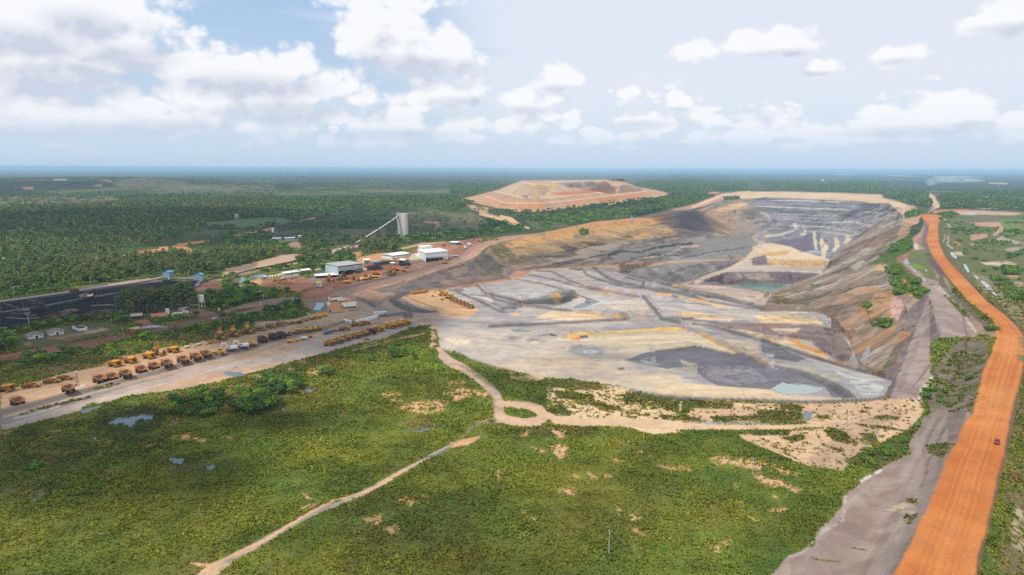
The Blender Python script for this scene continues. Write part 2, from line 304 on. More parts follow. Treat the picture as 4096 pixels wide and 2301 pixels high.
# ---------------------------------------------------------------- open water: (photo outline, height or None = ground, kind)
PONDS = [('A4 318,912 450,903 700,896 935,903 860,948 752,985 560,958 400,942 330,928', -75, 'green'), ('A4 1035,632 1100,620 1152,622 1152,662 1090,655 1040,645', -111, 'blue'),
 ('C7 1115,980 1160,950 1215,918 1290,930 1360,945 1430,940 1500,960 1630,980 1530,1015 1400,1030 1240,1035 1160,1000', None, 'milky'),
 ('C6 1410,200 1480,165 1560,135 1690,130 1600,170 1500,205', None, 'grey'), ('C6 820,408 900,402 1050,415 1000,430 860,430', None, 'grey'), ('C6 1090,460 1180,450 1190,468 1100,470', None, 'grey'),
 ('C3 575,255 640,235 730,222 715,245 650,270 590,275', None, 'grey'), ('C3 780,340 850,310 920,285 980,275 1040,285 1115,285 1110,325 1060,335 1000,330 975,360 985,375 930,380 880,350 790,360', None, 'grey'),
 ('C3 910,258 1000,230 1058,212 1040,228 960,258', None, 'grey'), ('C3 1220,605 1270,600 1335,605 1320,640 1270,648 1225,625', None, 'grey'), ('C3 1490,660 1540,645 1562,650 1540,685 1500,690', None, 'grey'),
 ('C3 2190,130 2210,100 2288,98 2260,125 2210,135', None, 'grey'), ('C3 2028,250 2045,235 2065,260 2050,275', None, 'grey'), ('C3 215,912 260,885 290,900 260,915', None, 'grey'),
 ('B3 450,1392 560,1375 660,1392 780,1385 870,1435 940,1470 800,1480 640,1475 500,1440', None, 'grey'),
 ('C3 670,450 690,440 712,480 700,490', None, 'grey'), ('C4 430,400 520,405 690,370 640,410 570,418 480,415', None, 'grey'), ('C4 600,600 660,575 780,525 760,555 640,600', None, 'grey'),
 ('A5 705,800 740,795 755,835 745,850 800,880 850,940 920,985 880,985 820,940 780,890 720,840', None, 'grey'), ('A5 850,885 900,885 905,905 870,900', None, 'grey'),
 ('A5 1090,742 1120,745 1150,790 1140,800 1110,775', None, 'pale'), ('A5 1200,838 1222,842 1255,905 1240,908 1215,880', None, 'pale'), ('A5 1280,925 1310,940 1345,975 1335,985 1300,950', None, 'pale'),
 ('A5 1345,980 1370,978 1440,1050 1520,1135 1495,1140 1400,1050', None, 'pale'), ('A5 1035,460 1045,462 1055,485 1045,485', None, 'pale'), ('A5 1520,1145 1545,1150 1555,1185 1530,1170', None, 'pale'),
 ('D1 0,585 200,570 350,540 490,520 500,560 400,600 300,620 100,665 0,690 D6 1830,420 1850,340 1870,310 2000,270', None, 'grey'), ('D6 1810,450 1850,455 1950,520 1930,535 1850,500', None, 'grey'),
 ('D1 0,965 130,950 250,925 370,935 250,960 180,1000 120,1045 40,1020', None, 'grey'), ('D1 495,960 560,970 625,1045 560,1020 510,990', None, 'blue'), ('D1 690,1045 760,1010 840,1010 800,1060 770,1100', None, 'blue'),
 ('D1 1000,1085 1050,1065 1118,1090 1090,1120 1020,1110', None, 'blue'), ('D1 1400,1430 1450,1350 1540,1215 1620,1200 1700,1210 1690,1260 1640,1350 1560,1470 1400,1500', None, 'blue'),
 ('B3 2040,250 2140,230 2180,260 2100,285 2040,285', None, 'blue'), ('B3 1350,320 1440,290 1500,280 1460,320 1370,345', None, 'blue'), ('B3 1510,360 1590,365 1560,390 1515,385', None, 'blue'), ('B3 980,385 1080,390 1095,415 1020,415', None, 'blue'),
 ('B2 1580,335 1640,315 1705,330 1680,350 1590,350', None, 'blue'), ('A3 1365,430 1430,420 1505,430 1500,445 1400,440', None, 'pale'), ('A3 1480,465 1500,448 1525,452 1505,470', None, 'pale'),
 ('A6 2170,222 2300,212 2450,208 2350,222 2200,228', None, 'pale'), ('A5 100,98 250,98 350,103 200,105', None, 'pale'), ('A5 940,118 1100,115 1390,120 1200,126 1000,124', None, 'pale'), ('A5 500,104 700,110 900,116 700,116', None, 'pale'), ('A5 280,253 358,254 350,262 290,262', None, 'pale'),
 ('C5 870,290 880,270 960,262 970,275 930,300 925,335 870,345', None, 'grey'), ('C5 0,345 300,342 600,350 800,352 600,362 200,358', None, 'pale')]
def densify(p, n=4):
    q = []
    for i in range(len(p)):
        a = p[i]; b = p[(i+1) % len(p)]
        for k in range(n): q.append(a[:2]*(1-k/n)+b[:2]*k/n)
    return np.array(q)
WATER = []
for sp, zz, kind in PONDS:
    q = densify(P(sp)); rs = np.random.RandomState(len(WATER)); c0 = q.mean(0); ext = np.ptp(q[:, 1])
    q[:, 1] += rs.normal(0, .03*ext, len(q)); q[:, 0] += rs.normal(0, .03*ext, len(q))
    if zz is None:
        zs = np.array([at(a, b).z for a, b in q]); zz = float(np.median(zs))-.15
    WATER.append((q, zz, kind, unproj(q[:, 0], q[:, 1], zz)))
# gentle unevenness of the natural ground
nat = (np.abs(BASE) < .5)*(R2 > 100)
GZ += nat*(fbm(GX, GY, 90, 4, 91)-.5)*1.2*sstep(150, 400, R2)*sstep(40, 60, np.where(GX > 250, 0, 61))
for q, zz, kind, w in WATER:
    s = win(w, 12); x = GX[s]; y = GY[s]; ins = inside(x, y, w[:, :2]); dd, _ = seg_dist(x, y, np.vstack([w[:, :2], w[:1, :2]]))
    g = GZ[s]; GZ[s] = np.where(ins, np.minimum(g, zz-.25-np.minimum(dd, 3)*.3), np.where(dd < 10, np.where(g < zz+.02, zz+.02+dd*.01, g), g))
PX, PY = project(GX, GY, GZ)
# ---------------------------------------------------------------- ground colours (albedo stored per vertex of the sheet)
NV = NR*NA
X1 = GX.ravel(); Y1 = GY.ravel(); Z1 = GZ.ravel(); PXf = PX.ravel(); PYf = PY.ravel(); D1 = np.hypot(X1, Y1)
C = np.zeros((NV, 3), np.float32); VEG = np.ones(NV, np.float32); WET = np.zeros(NV, np.float32)
def mix(a, b, t): return a*(1-t[:, None])+b*t[:, None]
nA = fbm(X1, Y1, 140, 4, 1); nB = fbm(X1, Y1, 34, 4, 2); nC = fbm(X1, Y1, 9, 3, 3); nD = fbm(X1, Y1, 420, 4, 4)
g1 = alb((118, 130, 54)); g2 = alb((90, 104, 44)); g3 = alb((126, 118, 74)); g4 = alb((100, 88, 58))
C[:] = mix(mix(np.tile(g2, (NV, 1)), g1, sstep(.35, .62, nB*.6+nC*.4)), g3, sstep(.55, .78, nA*.5+nC*.5)*.6)
C[:] = mix(C, g4, sstep(.56, .70, nB*.5+nA*.5)*.5)
# far plain: woods with paler clearings
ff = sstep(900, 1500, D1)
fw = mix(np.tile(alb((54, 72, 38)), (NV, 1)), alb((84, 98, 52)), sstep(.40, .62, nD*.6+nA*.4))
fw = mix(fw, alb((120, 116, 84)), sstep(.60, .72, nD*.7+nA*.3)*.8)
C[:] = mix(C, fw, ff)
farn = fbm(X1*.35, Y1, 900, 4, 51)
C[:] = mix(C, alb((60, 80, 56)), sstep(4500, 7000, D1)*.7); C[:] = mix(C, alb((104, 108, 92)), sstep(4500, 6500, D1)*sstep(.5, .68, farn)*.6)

vm = fbm(X1, Y1, 75, 4, 96); vn = fbm(X1+300, Y1, 30, 3, 97); nearf = 1-sstep(700, 1100, D1)
C *= (1+nearf*((vm-.5)*.75))[:, None]*(1+(nearf*(vn-.5))[:, None]*np.array([.55, 0, -.3]))
def region(pts, pad):
    x0, x1 = pts[:, 0].min()-pad, pts[:, 0].max()+pad; y0, y1 = pts[:, 1].min()-pad, pts[:, 1].max()+pad
    return np.nonzero((PXf > x0) & (PXf < x1) & (PYf > y0) & (PYf < y1))[0]
def local(ix, px_size):
    m = max(float(np.median(D1[ix]))/FOC*px_size, .6); return m
_seed = [100]
def paint(spec, col, feather=3., warp=6., mott=.10, alpha=1., bare=True, col2=None, grain=26, cover=None, wet=0, closed=True, width=None):
    """tint a photo-traced patch of ground; outline and tone broken up by noise that lives on the ground"""
    pts = P(spec); _seed[0] += 13; sd_ = _seed[0]
    pad = feather*3+warp+ (0 if closed else np.max(pts[:, 2] if pts.shape[1] > 2 else width)*1.2)
    ix = region(pts, pad)
    if not len(ix): return
    x = X1[ix]; y = Y1[ix]; m = local(ix, grain)
    n = fbm(x, y, m, 4, sd_); n2 = fbm(x, y, m*5, 3, sd_+3)
    px = PXf[ix]+(n-.5)*warp*2.4; py = PYf[ix]+(n2-.5)*warp*.9
    if closed:
        ins = inside(px, py, pts); d, _ = seg_dist(px, py, np.vstack([pts, pts[:1]])); d = np.where(ins, d, -d)
    else:
        d, f = seg_dist(px, py, pts)
        if pts.shape[1] > 2: w = np.interp(f, range(len(pts)), pts[:, 2])
        else: w = width
        d = w/2-d
    a = sstep(-feather, feather, d)*alpha
    if cover is not None: a = a*sstep(cover-.07, cover+.07, fbm(x, y, m*.8, 5, sd_+9, .6))
    c = np.tile(alb(col), (len(ix), 1))
    if col2 is not None: c = mix(c, alb(col2), sstep(.42, .60, fbm(x, y, m*2, 5, sd_+5, .58)))
    c = c*(1+(fbm(x, y, m*.6, 4, sd_+6)[:, None]-.5)*2*mott)
    C[ix] = mix(C[ix], c, a)
    if bare is True: VEG[ix] *= 1-a
    elif bare is False: VEG[ix] = VEG[ix]*(1-a)+a
    if wet: WET[ix] = np.maximum(WET[ix], a*wet)
def stroke(spec, col, width=None, **k): paint(spec, col, closed=False, width=width, **k)
def ruts(spec, spacing, col, amt=.25, seed=1):
    """wheel tracks following a photo line: thin bands parallel to it"""
    pts = line_world(spec)[:, :2]; ix = region(P(spec), 120)
    if not len(ix): return
    x = X1[ix]; y = Y1[ix]; d = np.full(len(ix), 1e9); sg = np.zeros(len(ix))
    for i in range(len(pts)-1):
        a, b = pts[i], pts[i+1]; ab = b-a; L = np.hypot(*ab); t = np.clip(((x-a[0])*ab[0]+(y-a[1])*ab[1])/L**2, 0, 1)
        dd = np.hypot(x-a[0]-t*ab[0], y-a[1]-t*ab[1]); s_ = ((x-a[0])*ab[1]-(y-a[1])*ab[0])/L; m = dd < d
        d = np.where(m, dd, d); sg = np.where(m, s_, sg)
    w = fbm(x, y, 40, 3, seed); v = vnoise(sg/spacing+w*2, fbm(x, y, 200, 2, seed+1)*3, seed+2)
    a = sstep(.55, .8, v)*amt*sstep(60, 20, d)*(VEG[ix] < .5)
    C[ix] = mix(C[ix], np.tile(alb(col), (len(ix), 1)), a)

SAND = (232, 192, 150); CREAM = (228, 212, 182); GREY = (176, 170, 170); PALE = (208, 198, 186); DARK = (104, 100, 102); OCH = (214, 168, 98); TAN = (186, 152, 122)
_pit = sstep(-2, -4, BASE.ravel()); C[:] = mix(C, np.tile(alb((158, 148, 140)), (NV, 1)), _pit); VEG *= 1-_pit
# ---- plain beyond: clearings, tracks, settlements' bare earth
paint('A6 0,330 600,325 1100,335 1150,370 900,410 500,420 200,400 0,410', (150, 136, 104), cover=.46, grain=40, feather=12)
paint('A6 0,200 700,190 1050,150 1150,200 900,262 400,275 0,285', (58, 64, 56), cover=None, alpha=.85, feather=6, bare=None)  # dark wooded ridge, with cloud shade put into its tone
paint('A6 1050,200 1300,140 1700,170 1800,220 1100,230', (116, 110, 92), alpha=.6, bare=None)
paint('A6 1100,200 2000,210 2576,200 2576,290 1600,290 1100,260', (132, 122, 110), alpha=.6, cover=.44, bare=None, feather=16, warp=14)
paint('A6 200,240 300,236 320,255 230,258', (170, 120, 90)); paint('A6 930,165 1040,170 1045,195 960,180', (150, 120, 100)); paint('A6 860,225 960,205 950,235', (150, 112, 92))
paint('A6 500,163 620,163 620,170 500,170', (200, 200, 200))
paint('A6 1940,560 2150,545 2500,530 2576,560 2400,620 2100,600 1950,600', (112, 128, 78), bare=True)
paint('A2 0,330 150,300 400,285 560,300 640,320 560,370 300,340 100,400', (112, 130, 80), feather=5, cover=.3)
paint('A6 480,900 700,900 700,930 480,935', (118, 112, 82), alpha=.7)
for s_ in ('A6 590,962,8 660,955,14 700,945,14 850,915,12 1000,892,14', 'A6 1170,865,12 1300,850,16 1400,845,22 1550,822,12', 'A6 1620,790,6 1700,770,10 1800,755,10 1950,735,6', 'A6 1680,785,26 1720,810,28 1790,850,26 1780,870,14',
           'A6 1110,970,10 1220,952,12', 'A6 1330,930,9 1420,918,9', 'A6 1560,898,8 1640,890,8', 'A6 1500,805,10 1560,800,14', 'A6 2180,690,5 2300,665,8 2400,650,7 2576,622,8', 'A2 70,468,4 160,455,7 300,430,7 420,400,7 520,375,5',
           'A2 600,365,5 720,335,8 860,295,6', 'A6 1840,820,10 1860,850,14 1920,852,10'): stroke(s_, (222, 160, 105), feather=2, warp=3)
paint('A6 1180,850 1300,835 1450,825 1500,850 1250,890', (150, 110, 85), cover=.42)
paint('A2 600,555 720,545 740,560 690,600 620,580', (215, 175, 135)); paint('A2 1740,240 2000,200 2300,300 2470,330 2470,430 2000,420 1770,400', (134, 128, 96), cover=.45, alpha=.8, feather=12, warp=12)
paint('A2 1060,410 1300,400 1550,400 1640,470 1200,480', (130, 122, 92), cover=.42); paint('A3 0,420 200,420 320,500 200,560 0,560', (128, 122, 90), cover=.4, alpha=.8)
paint('A2 1250,500 1500,495 1560,520 1350,530', (165, 135, 112)); paint('A2 1420,512 1560,508 1520,535 1430,530', (80, 80, 84))
stroke('A2 1700,590,8 1900,545,9 2200,530,9 2470,500,9', (208, 165, 128), feather=2, warp=4)
stroke('A2 1930,330,5 2050,350,14 2060,370,14 2030,395,8', (205, 150, 115), feather=2)
paint('A3 340,380 300,420 430,455 520,490 620,530 640,545 600,550 480,490 380,470 250,420 150,360 200,355', (215, 175, 140), cover=.45)
stroke('A3 250,430,8 380,460,10 500,500,12 600,520,9 650,545,7', (232, 190, 145), feather=2, warp=3); stroke('A3 420,445,10 500,470,18 560,500,10', (232, 190, 145), feather=2)
paint('A3 620,480 900,480 1050,530 700,560', (112, 126, 74), alpha=.6, cover=.4, feather=8); paint('A3 140,350 240,360 330,430 260,440 160,380', (205, 165, 140), cover=.5)
stroke('A3 500,395,10 700,398,10 830,388,12 1000,365,8 1100,355,5', (214, 178, 142)); stroke('A3 1320,342,8 1500,305,9 1700,285,9 1830,255,7', (226, 180, 145))
# railway strip and the haul track beside the creek
stroke('A2 0,845,26 100,820,30 250,770,34 400,740,36 560,705,44 680,690,40 800,675,22 870,665,12', (205, 172, 148), feather=3)
stroke('A2 0,800,16 200,775,20 300,740,14', (150, 130, 112)); stroke('A2 0,862,7 130,835,7 300,790,7 480,755,7 680,715,7 800,690,6 960,655,6', (62, 58, 60), feather=2, warp=1)
stroke('A2 850,670,9 1000,620,16 1180,590,20 1350,570,16', (200, 165, 140)); stroke('A2 1060,640,8 1160,615,14 1350,580,10', (80, 78, 82))
stroke('A2 1240,655,16 1300,640,20', (205, 150, 110)); stroke('B8 500,590,16 600,575,26 650,590,14', (215, 175, 140))
stroke('A2 480,415,9 520,385,7 600,360,7 760,330,6 960,300,6 1200,265,5 1420,225,4', (128, 122, 112), feather=1.5, warp=1); stroke('A2 480,455,9 455,440,9 480,415,9', (128, 122, 112), feather=1.5, warp=1)
paint('A2 370,510 440,495 560,510 730,495 730,505 540,525 400,525', (190, 168, 140))
paint('A2 740,1120 1000,990 1400,860 1900,715 2240,640 2330,660 2470,640 2470,1340 2060,1330 1750,1340 1400,1360 900,1290 860,1215', (168, 148, 134), col2=(150, 136, 126), warp=6)
# ---- coal yard
paint('A1 0,435 250,400 580,362 700,340 1000,290 1200,262 1380,245 1500,262 1650,262 1700,290 1620,330 1560,440 1200,470 1000,540 780,560 640,590 450,590 270,620 0,680', (29, 30, 36), mott=.3, warp=9)
paint('A1 0,425 250,395 580,330 740,300 1000,262 1240,240 1340,240 1340,262 1000,300 580,368 0,440', (120, 106, 108), feather=4)
stroke('A1 900,290,8 1100,262,12 1300,242,12', (196, 158, 135))
paint('A1 330,560 450,520 620,485 640,500 520,545 430,565 300,605 230,600', (150, 104, 80), cover=.47, alpha=.8); paint('A1 640,550 760,510 900,488 960,492 880,530 700,560', (128, 88, 74), cover=.38)
for s_ in ('A1 540,500,3 600,490,4 640,500,3', 'A1 0,430,2 200,500,2', 'A1 60,560,3 200,570,3 330,560,3', 'A1 760,463,3 900,455,4 950,460,3', 'A1 1200,370,5 1230,390,5', 'A1 100,520,2 300,540,3', 'A1 1000,520,3 1100,515,2'): stroke(s_, (165, 140, 128), feather=1.5, warp=4)
stroke('A1 0,518,4 350,467,5 700,400,5 1000,352,5 1360,318,4', (122, 122, 130), feather=1.2, warp=.5)
paint('A1 1560,340 1650,330 1760,340 1730,360 1600,365', (168, 112, 84)); paint('A1 1640,290 1760,250 1830,290 1800,350 1700,370 1560,440 1570,380', (140, 102, 90), alpha=.9)
paint('A1 1700,250 1800,240 1990,170 2117,150 2117,190 1950,215 1820,255', (172, 140, 122)); paint('D6 1100,460 1430,430 1440,600 1300,640 1180,600', (128, 92, 82))
paint('A1 1900,235 1990,220 1990,330 1900,320', (126, 118, 92), alpha=.7)
# ---- huts, grass slopes left, red haul road
paint('A1 150,700 400,640 900,600 1050,650 900,700 700,740 400,800 130,830', (104, 112, 66), mott=.15)
paint('A1 360,720 600,690 860,655 880,670 700,710 560,750 420,735', (160, 128, 104), cover=.36); paint('A1 700,650 860,640 900,660 760,690 640,690', (196, 170, 135), cover=.42)
paint('A1 590,640 720,600 850,630 820,665 700,670', (112, 92, 78), alpha=.6, cover=.4); paint('A1 200,770 260,765 260,790 210,790', (180, 140, 110))
paint('A1 1100,590 1200,560 1260,590 1300,640 1170,640', (178, 132, 104)); paint('A1 1180,500 1600,470 1800,520 1790,560 1600,560 1400,520', (168, 132, 108))
paint('A1 0,870 200,830 500,780 800,730 1060,690 1300,640 1500,590 1700,545 1900,510 2117,475 A2 0,1225 200,1160 400,1120 640,1080 760,1060 800,1090 650,1130 400,1200 200,1235 0,1290 A1 2117,530 1900,570 1700,590 1500,625 1300,670 1060,730 800,790 500,850 200,900 0,920', (146, 100, 82), col2=(164, 118, 96), warp=3)
stroke('A1 1150,665,18 1350,660,30 1600,600,26 1900,540,20', (124, 96, 88), alpha=.7, wet=.7); stroke('A2 60,1230,8 250,1190,8 500,1120,8 700,1080,8', (158, 138, 138), alpha=.8, wet=.8)
stroke('A2 0,1190,14 200,1140,16 400,1100,18 650,1065,14', (170, 145, 128), feather=3)
ruts('A1 0,890 500,815 1060,710 1500,608 2117,500', 2.5, (112, 76, 64), .4)
stroke('A2 130,1160,6 350,1130,6', (196, 160, 130))
# ---- truck park and the wide pale haul road
paint('A1 0,1165 200,1130 400,1058 560,1015 780,972 890,925 1000,878 1060,878 1180,905 1200,835 1400,800 1520,800 1640,770 1750,738 1900,722 2117,690 A2 280,1290 500,1290 700,1265 860,1212 990,1200 1000,1130 1230,1170 1480,1190 1560,1250 1700,1235 1810,1240 2030,1300 2020,1325 1800,1345 1560,1420 A1 2117,1010 1900,1060 1500,1160 1100,1200 700,1270 300,1380 150,1447 0,1447', (214, 182, 152), col2=(204, 170, 140), warp=4)
paint('A1 0,1170 400,1062 780,978 1000,885 1400,815 2117,700 2117,790 1800,870 1300,1000 1000,1070 700,1155 300,1262 0,1330', (226, 186, 146), warp=5, alpha=.85)
paint('C3 0,310 300,235 600,135 900,70 1200,20 1280,-10 1400,-60 1800,-110 2100,-170 B4 0,1050 1000,850 1600,780 2200,640 2470,700 2200,750 1700,960 1100,1100 0,1400 C3 1500,-15 1240,55 1000,125 800,195 640,210 560,265 300,330 0,410', (212, 192, 178), col2=(196, 180, 170), warp=5)
stroke('C3 0,345,26 200,290,24 500,205,16 800,125,10', (160, 150, 146), alpha=.8, warp=8); stroke('C3 100,310,10 250,280,14 420,230,8', (222, 218, 208), cover=.3)
stroke('C3 0,330,8 400,225,6 700,135,6 1000,60,6 1250,0,5', (140, 128, 124), warp=2, alpha=.8)
stroke('A1 0,1352,26 300,1272,24 700,1168,22 1000,1082,20 1300,1012,20 1500,952,20 1800,882,18 2117,800,14 A2 560,1425,12 900,1375,12 1130,1300,10 1230,1290,10', (138, 124, 114), warp=4, mott=.2)
stroke('C3 150,280,10 330,235,12 500,195,10 640,160,10', (92, 100, 58), cover=.42, bare=False); stroke('A1 780,1150,12 870,1130,14 960,1110,12', (92, 104, 60), cover=.4, bare=False)
stroke('B3 100,1130,10 600,985,10 900,925,10 1300,820,10 1700,735,10 2100,640,10 2470,550,10', (134, 122, 116), warp=3, alpha=.8, mott=.2)
ruts('C3 0,360 600,200 1200,50 1400,0 A2 900,1400 1500,1380 1900,1280', 2.2, (166, 150, 140), .5); ruts('A1 0,1260 700,1100 1300,920 2117,740', 2.5, (196, 154, 120), .5)
paint('C5 0,0 1,0 1,1', PALE)
paint('B3 640,1320 700,1295 740,1300 690,1312', (130, 122, 118), wet=.4); paint('B3 1540,950 1660,940 1670,955 1560,965', (140, 132, 124)); paint('B3 1640,860 1900,700 2400,640 2470,655 2470,680 1900,800', (226, 182, 136), alpha=.7, feather=4)
# ---- junction and fuel yard
paint('A2 960,1040 1200,1010 1440,1000 1640,1030 1600,1090 1780,1190 1960,1200 2300,1180 2470,1200 2470,1330 2040,1310 1800,1240 1560,1260 1500,1210 1300,1175 1240,1190 980,1130', (188, 168, 154), col2=(198, 172, 150), warp=8)
paint('A2 760,1040 1000,1000 1200,1020 1300,1060 1440,1010 1640,1035 1500,1140 1300,1110 1100,1060 900,1120 760,1120', (164, 136, 118), warp=8)
paint('A2 980,1130 1010,1060 1180,1060 1270,1130 1250,1190 1010,1205', (228, 168, 118), warp=3)
paint('A2 1190,1180 1310,1170 1300,1190 1200,1198', (168, 130, 108)); paint('A2 1010,1215 1160,1190 1140,1205 1040,1222', (150, 114, 96)); stroke('A2 1290,1068,14 1370,1105,14 1450,1150,14', (134, 122, 114), warp=2)
ruts('A2 1200,1060 1400,1180 1600,1210 2000,1230', 2.2, (160, 138, 124), .5)
# ---- plant and workshop yard
paint('A2 250,895 420,880 560,872 700,858 850,850 1000,870 1300,770 1380,700 1500,680 1700,690 1830,680 1760,640 1900,560 2150,530 2300,510 2470,490 2470,570 2350,650 2200,690 1900,770 1600,850 1300,925 1190,1000 1200,1040 1060,1075 760,1095 740,1040 800,990 700,1020 640,1000 500,965 400,960 340,940', (152, 108, 88), col2=(170, 122, 98), warp=6)
paint('D1 0,720 230,640 280,690 240,810 100,760 0,790', (214, 160, 120)); paint('D1 420,830 780,890 780,930 500,870', (190, 120, 86)); paint('D1 400,830 700,780 900,820 1240,900 1400,880 1500,880 1300,1000 1200,960 900,930', (176, 122, 94), alpha=.6, cover=.4)
paint('A2 1250,680 1500,630 1750,660 1830,690 1760,700 1500,700 1300,745', (226, 166, 122), alpha=.9, warp=4)
paint('A2 1900,560 2150,550 2300,520 2300,560 2150,620 2100,640', (196, 138, 106), alpha=.8); paint('A2 1700,700 1900,710 2100,700 2150,730 1850,760 1760,740', (180, 124, 98), alpha=.6)
paint('A2 1480,840 1560,800 1870,790 1900,760 1760,800', (190, 150, 124), alpha=.6, cover=.35); paint('D2 250,960 480,900 760,850 1100,880 940,920 440,990 300,1010', (224, 190, 160), feather=1.5, warp=1); paint('D2 260,930 480,920 720,870 760,900 470,990 310,990', (238, 190, 110), feather=1.5, warp=1)
paint('D1 1180,700 1450,690 1460,760 1250,770', (150, 128, 124), cover=.45, wet=.7); paint('D1 1960,970 2250,960 2270,1010 2150,1080 1900,1060', (150, 138, 138), wet=.8, alpha=.8); paint('D1 1740,880 1860,860 1900,900 1800,920', (158, 140, 136), wet=.8, alpha=.8)
paint('D1 1300,640 1480,600 1760,640 1500,695', (150, 144, 140), feather=2); paint('D2 1840,430 2000,400 2140,450 2120,560 2040,560', (122, 116, 112)); paint('D2 2150,440 2554,440 2554,500 2250,540', (150, 128, 114))
stroke('A2 1100,990,8 1300,935,12 1600,868,12 1900,800,12 2130,722,10 2260,660,8', (112, 100, 98), warp=2, mott=.2)
paint('A2 1060,1010 1200,1000 1460,930 1700,865 1900,815 2100,750 2260,680 2380,560 2470,530 2470,680 2300,725 2000,820 1700,915 1450,985 1440,1010 1600,1035 1500,1045 1200,1020', (188, 150, 126), col2=(178, 140, 116), warp=3)
paint('A3 0,815 150,770 200,700 300,650 450,610 700,590 800,575 1200,490 1500,465 1850,385 1900,375 2060,340 A4 0,260 150,235 350,170 560,138 600,150 400,190 200,260 60,290 A3 2030,398 1500,478 1000,535 800,585 450,655 310,705 200,792 0,872', (206, 164, 134), col2=(192, 152, 128), warp=3)
stroke('A3 1500,478,10 1700,462,14 1900,425,14 2030,402,8', (128, 112, 108), warp=3)
ruts('A2 1200,1010 1600,900 2000,790 2350,660 A3 300,690 700,595 1500,475 1900,385', 2.0, (156, 118, 96), .55); ruts('A2 800,1050 1000,960 1400,850 1900,740', 2.4, (122, 82, 68), .5)
# ---- dark slope beneath the haul road
paint('A2 1430,995 1500,965 1700,925 2000,825 2300,728 2470,680 A3 0,865 200,790 290,740 330,720 420,800 520,860 540,900 500,955 350,985 0,1035 A2 2200,965 1700,1020 1500,1020', (112, 102, 104), col2=(128, 116, 112), warp=4, mott=.2)
paint('A2 1480,985 1600,965 1750,905 1800,930 1600,1005', (140, 128, 112), cover=.42); paint('A3 -20,900 130,850 160,880 40,960', (156, 136, 118), cover=.4)
paint('A3 200,810 300,750 420,860 480,940 350,960', (96, 96, 76), cover=.38, alpha=.9, bare=None); paint('A3 430,860 540,880 530,930 450,950', (152, 150, 152), cover=.4)
# ---- highwall
paint('A3 300,740 330,690 450,655 800,585 1000,537 1500,480 2030,402 2117,380 A4 130,295 330,215 480,200 560,140 600,170 660,300 600,560 560,640 560,690 0,715 A3 1400,838 1000,868 700,885 545,905 540,890 420,850 330,760', (156, 142, 128), warp=2)
paint('A3 300,740 330,690 450,655 800,585 1000,537 1500,480 2030,402 2117,380 2117,560 1900,560 1500,640 1000,720 850,760 700,790 560,850 420,830', (176, 144, 104), col2=(150, 128, 98), warp=10, feather=8)
stroke('A3 480,690,20 620,650,36 800,625,26 1000,610,20', (216, 166, 102), cover=.42); stroke('A3 800,585,16 1000,560,24 1250,520,32 1500,500,30 1800,470,22', (212, 156, 92), cover=.40); paint('A3 1060,560 1500,530 1800,540 1900,600 1500,640 1200,600', (200, 158, 108), cover=.46)
paint('A3 320,690 420,670 520,740 560,800 500,830 400,790', (104, 102, 70), cover=.4, bare=None); paint('A3 1060,560 1120,555 1150,590 1090,605', (74, 92, 44), bare=False); paint('A3 480,780 760,740 900,800 700,850 560,850', (128, 112, 92), cover=.42)
paint('A3 1700,470 2117,430 A4 120,300 200,420 250,540 A4 0,560 A3 2000,640 1850,560', (148, 118, 104), feather=12, alpha=.8, cover=.35)
paint('A4 0,290 120,290 220,380 280,520 200,560 80,560 0,520 A3 1950,620 1850,560', (112, 104, 106), feather=16, alpha=.75)  # soft dark patch: cloud shade put into the wall colour
paint('A4 130,300 480,205 560,260 600,440 560,480 300,500 200,360', (188, 158, 126), warp=8, feather=6, alpha=.85); paint('A4 250,300 500,215 560,240 420,300', (222, 180, 138), cover=.4)
paint('A4 430,300 640,320 700,430 620,520 480,480', (168, 158, 146), alpha=.7)
paint('A3 900,860 1300,760 2117,600 2117,810 1400,838', (160, 156, 152), alpha=.75, warp=8)
paint('A4 0,570 560,470 600,600 560,680 0,700', (146, 142, 138), alpha=.8)
for s_ in ('A3 600,890,5 1000,830,8 1150,790,7 1400,740,8 1600,745,6', 'A3 1600,730,8 1800,690,10 2000,665,8', 'A3 850,850,8 950,830,12 1080,800,8', 'A3 1310,770,8 1400,755,6', 'A4 0,580,6 90,570,6', 'A4 0,690,3 250,640,4 560,600,3', 'A3 1500,800,4 1700,760,5 1900,770,4', 'A3 700,790,4 1000,720,4 1300,670,4'):
    stroke(s_, (78, 76, 84), feather=2, warp=9, cover=.38, grain=14)
for s_ in ('A3 1560,800,5 1800,760,7 1950,690,6 2050,690,5', 'A4 0,600,8 140,590,8', 'A3 1500,700,4 1900,620,5'): stroke(s_, (222, 192, 164), feather=2, warp=5, cover=.4)
# lower haul road
paint('A3 0,1035 350,983 500,955 545,905 700,885 1000,865 1400,838 1500,830 2117,808 A4 300,700 560,683 560,700 0,722 A3 1700,850 1500,872 1400,890 1200,870 1000,885 700,895 650,930 540,965 350,1005 200,1030 0,1050', (206, 168, 138), warp=3)
paint('A3 540,900 650,890 650,935 530,965 440,985', (202, 150, 116), alpha=.9); ruts('A3 0,1042 500,965 600,905 1000,872 1500,845', 2, (176, 138, 112), .5)
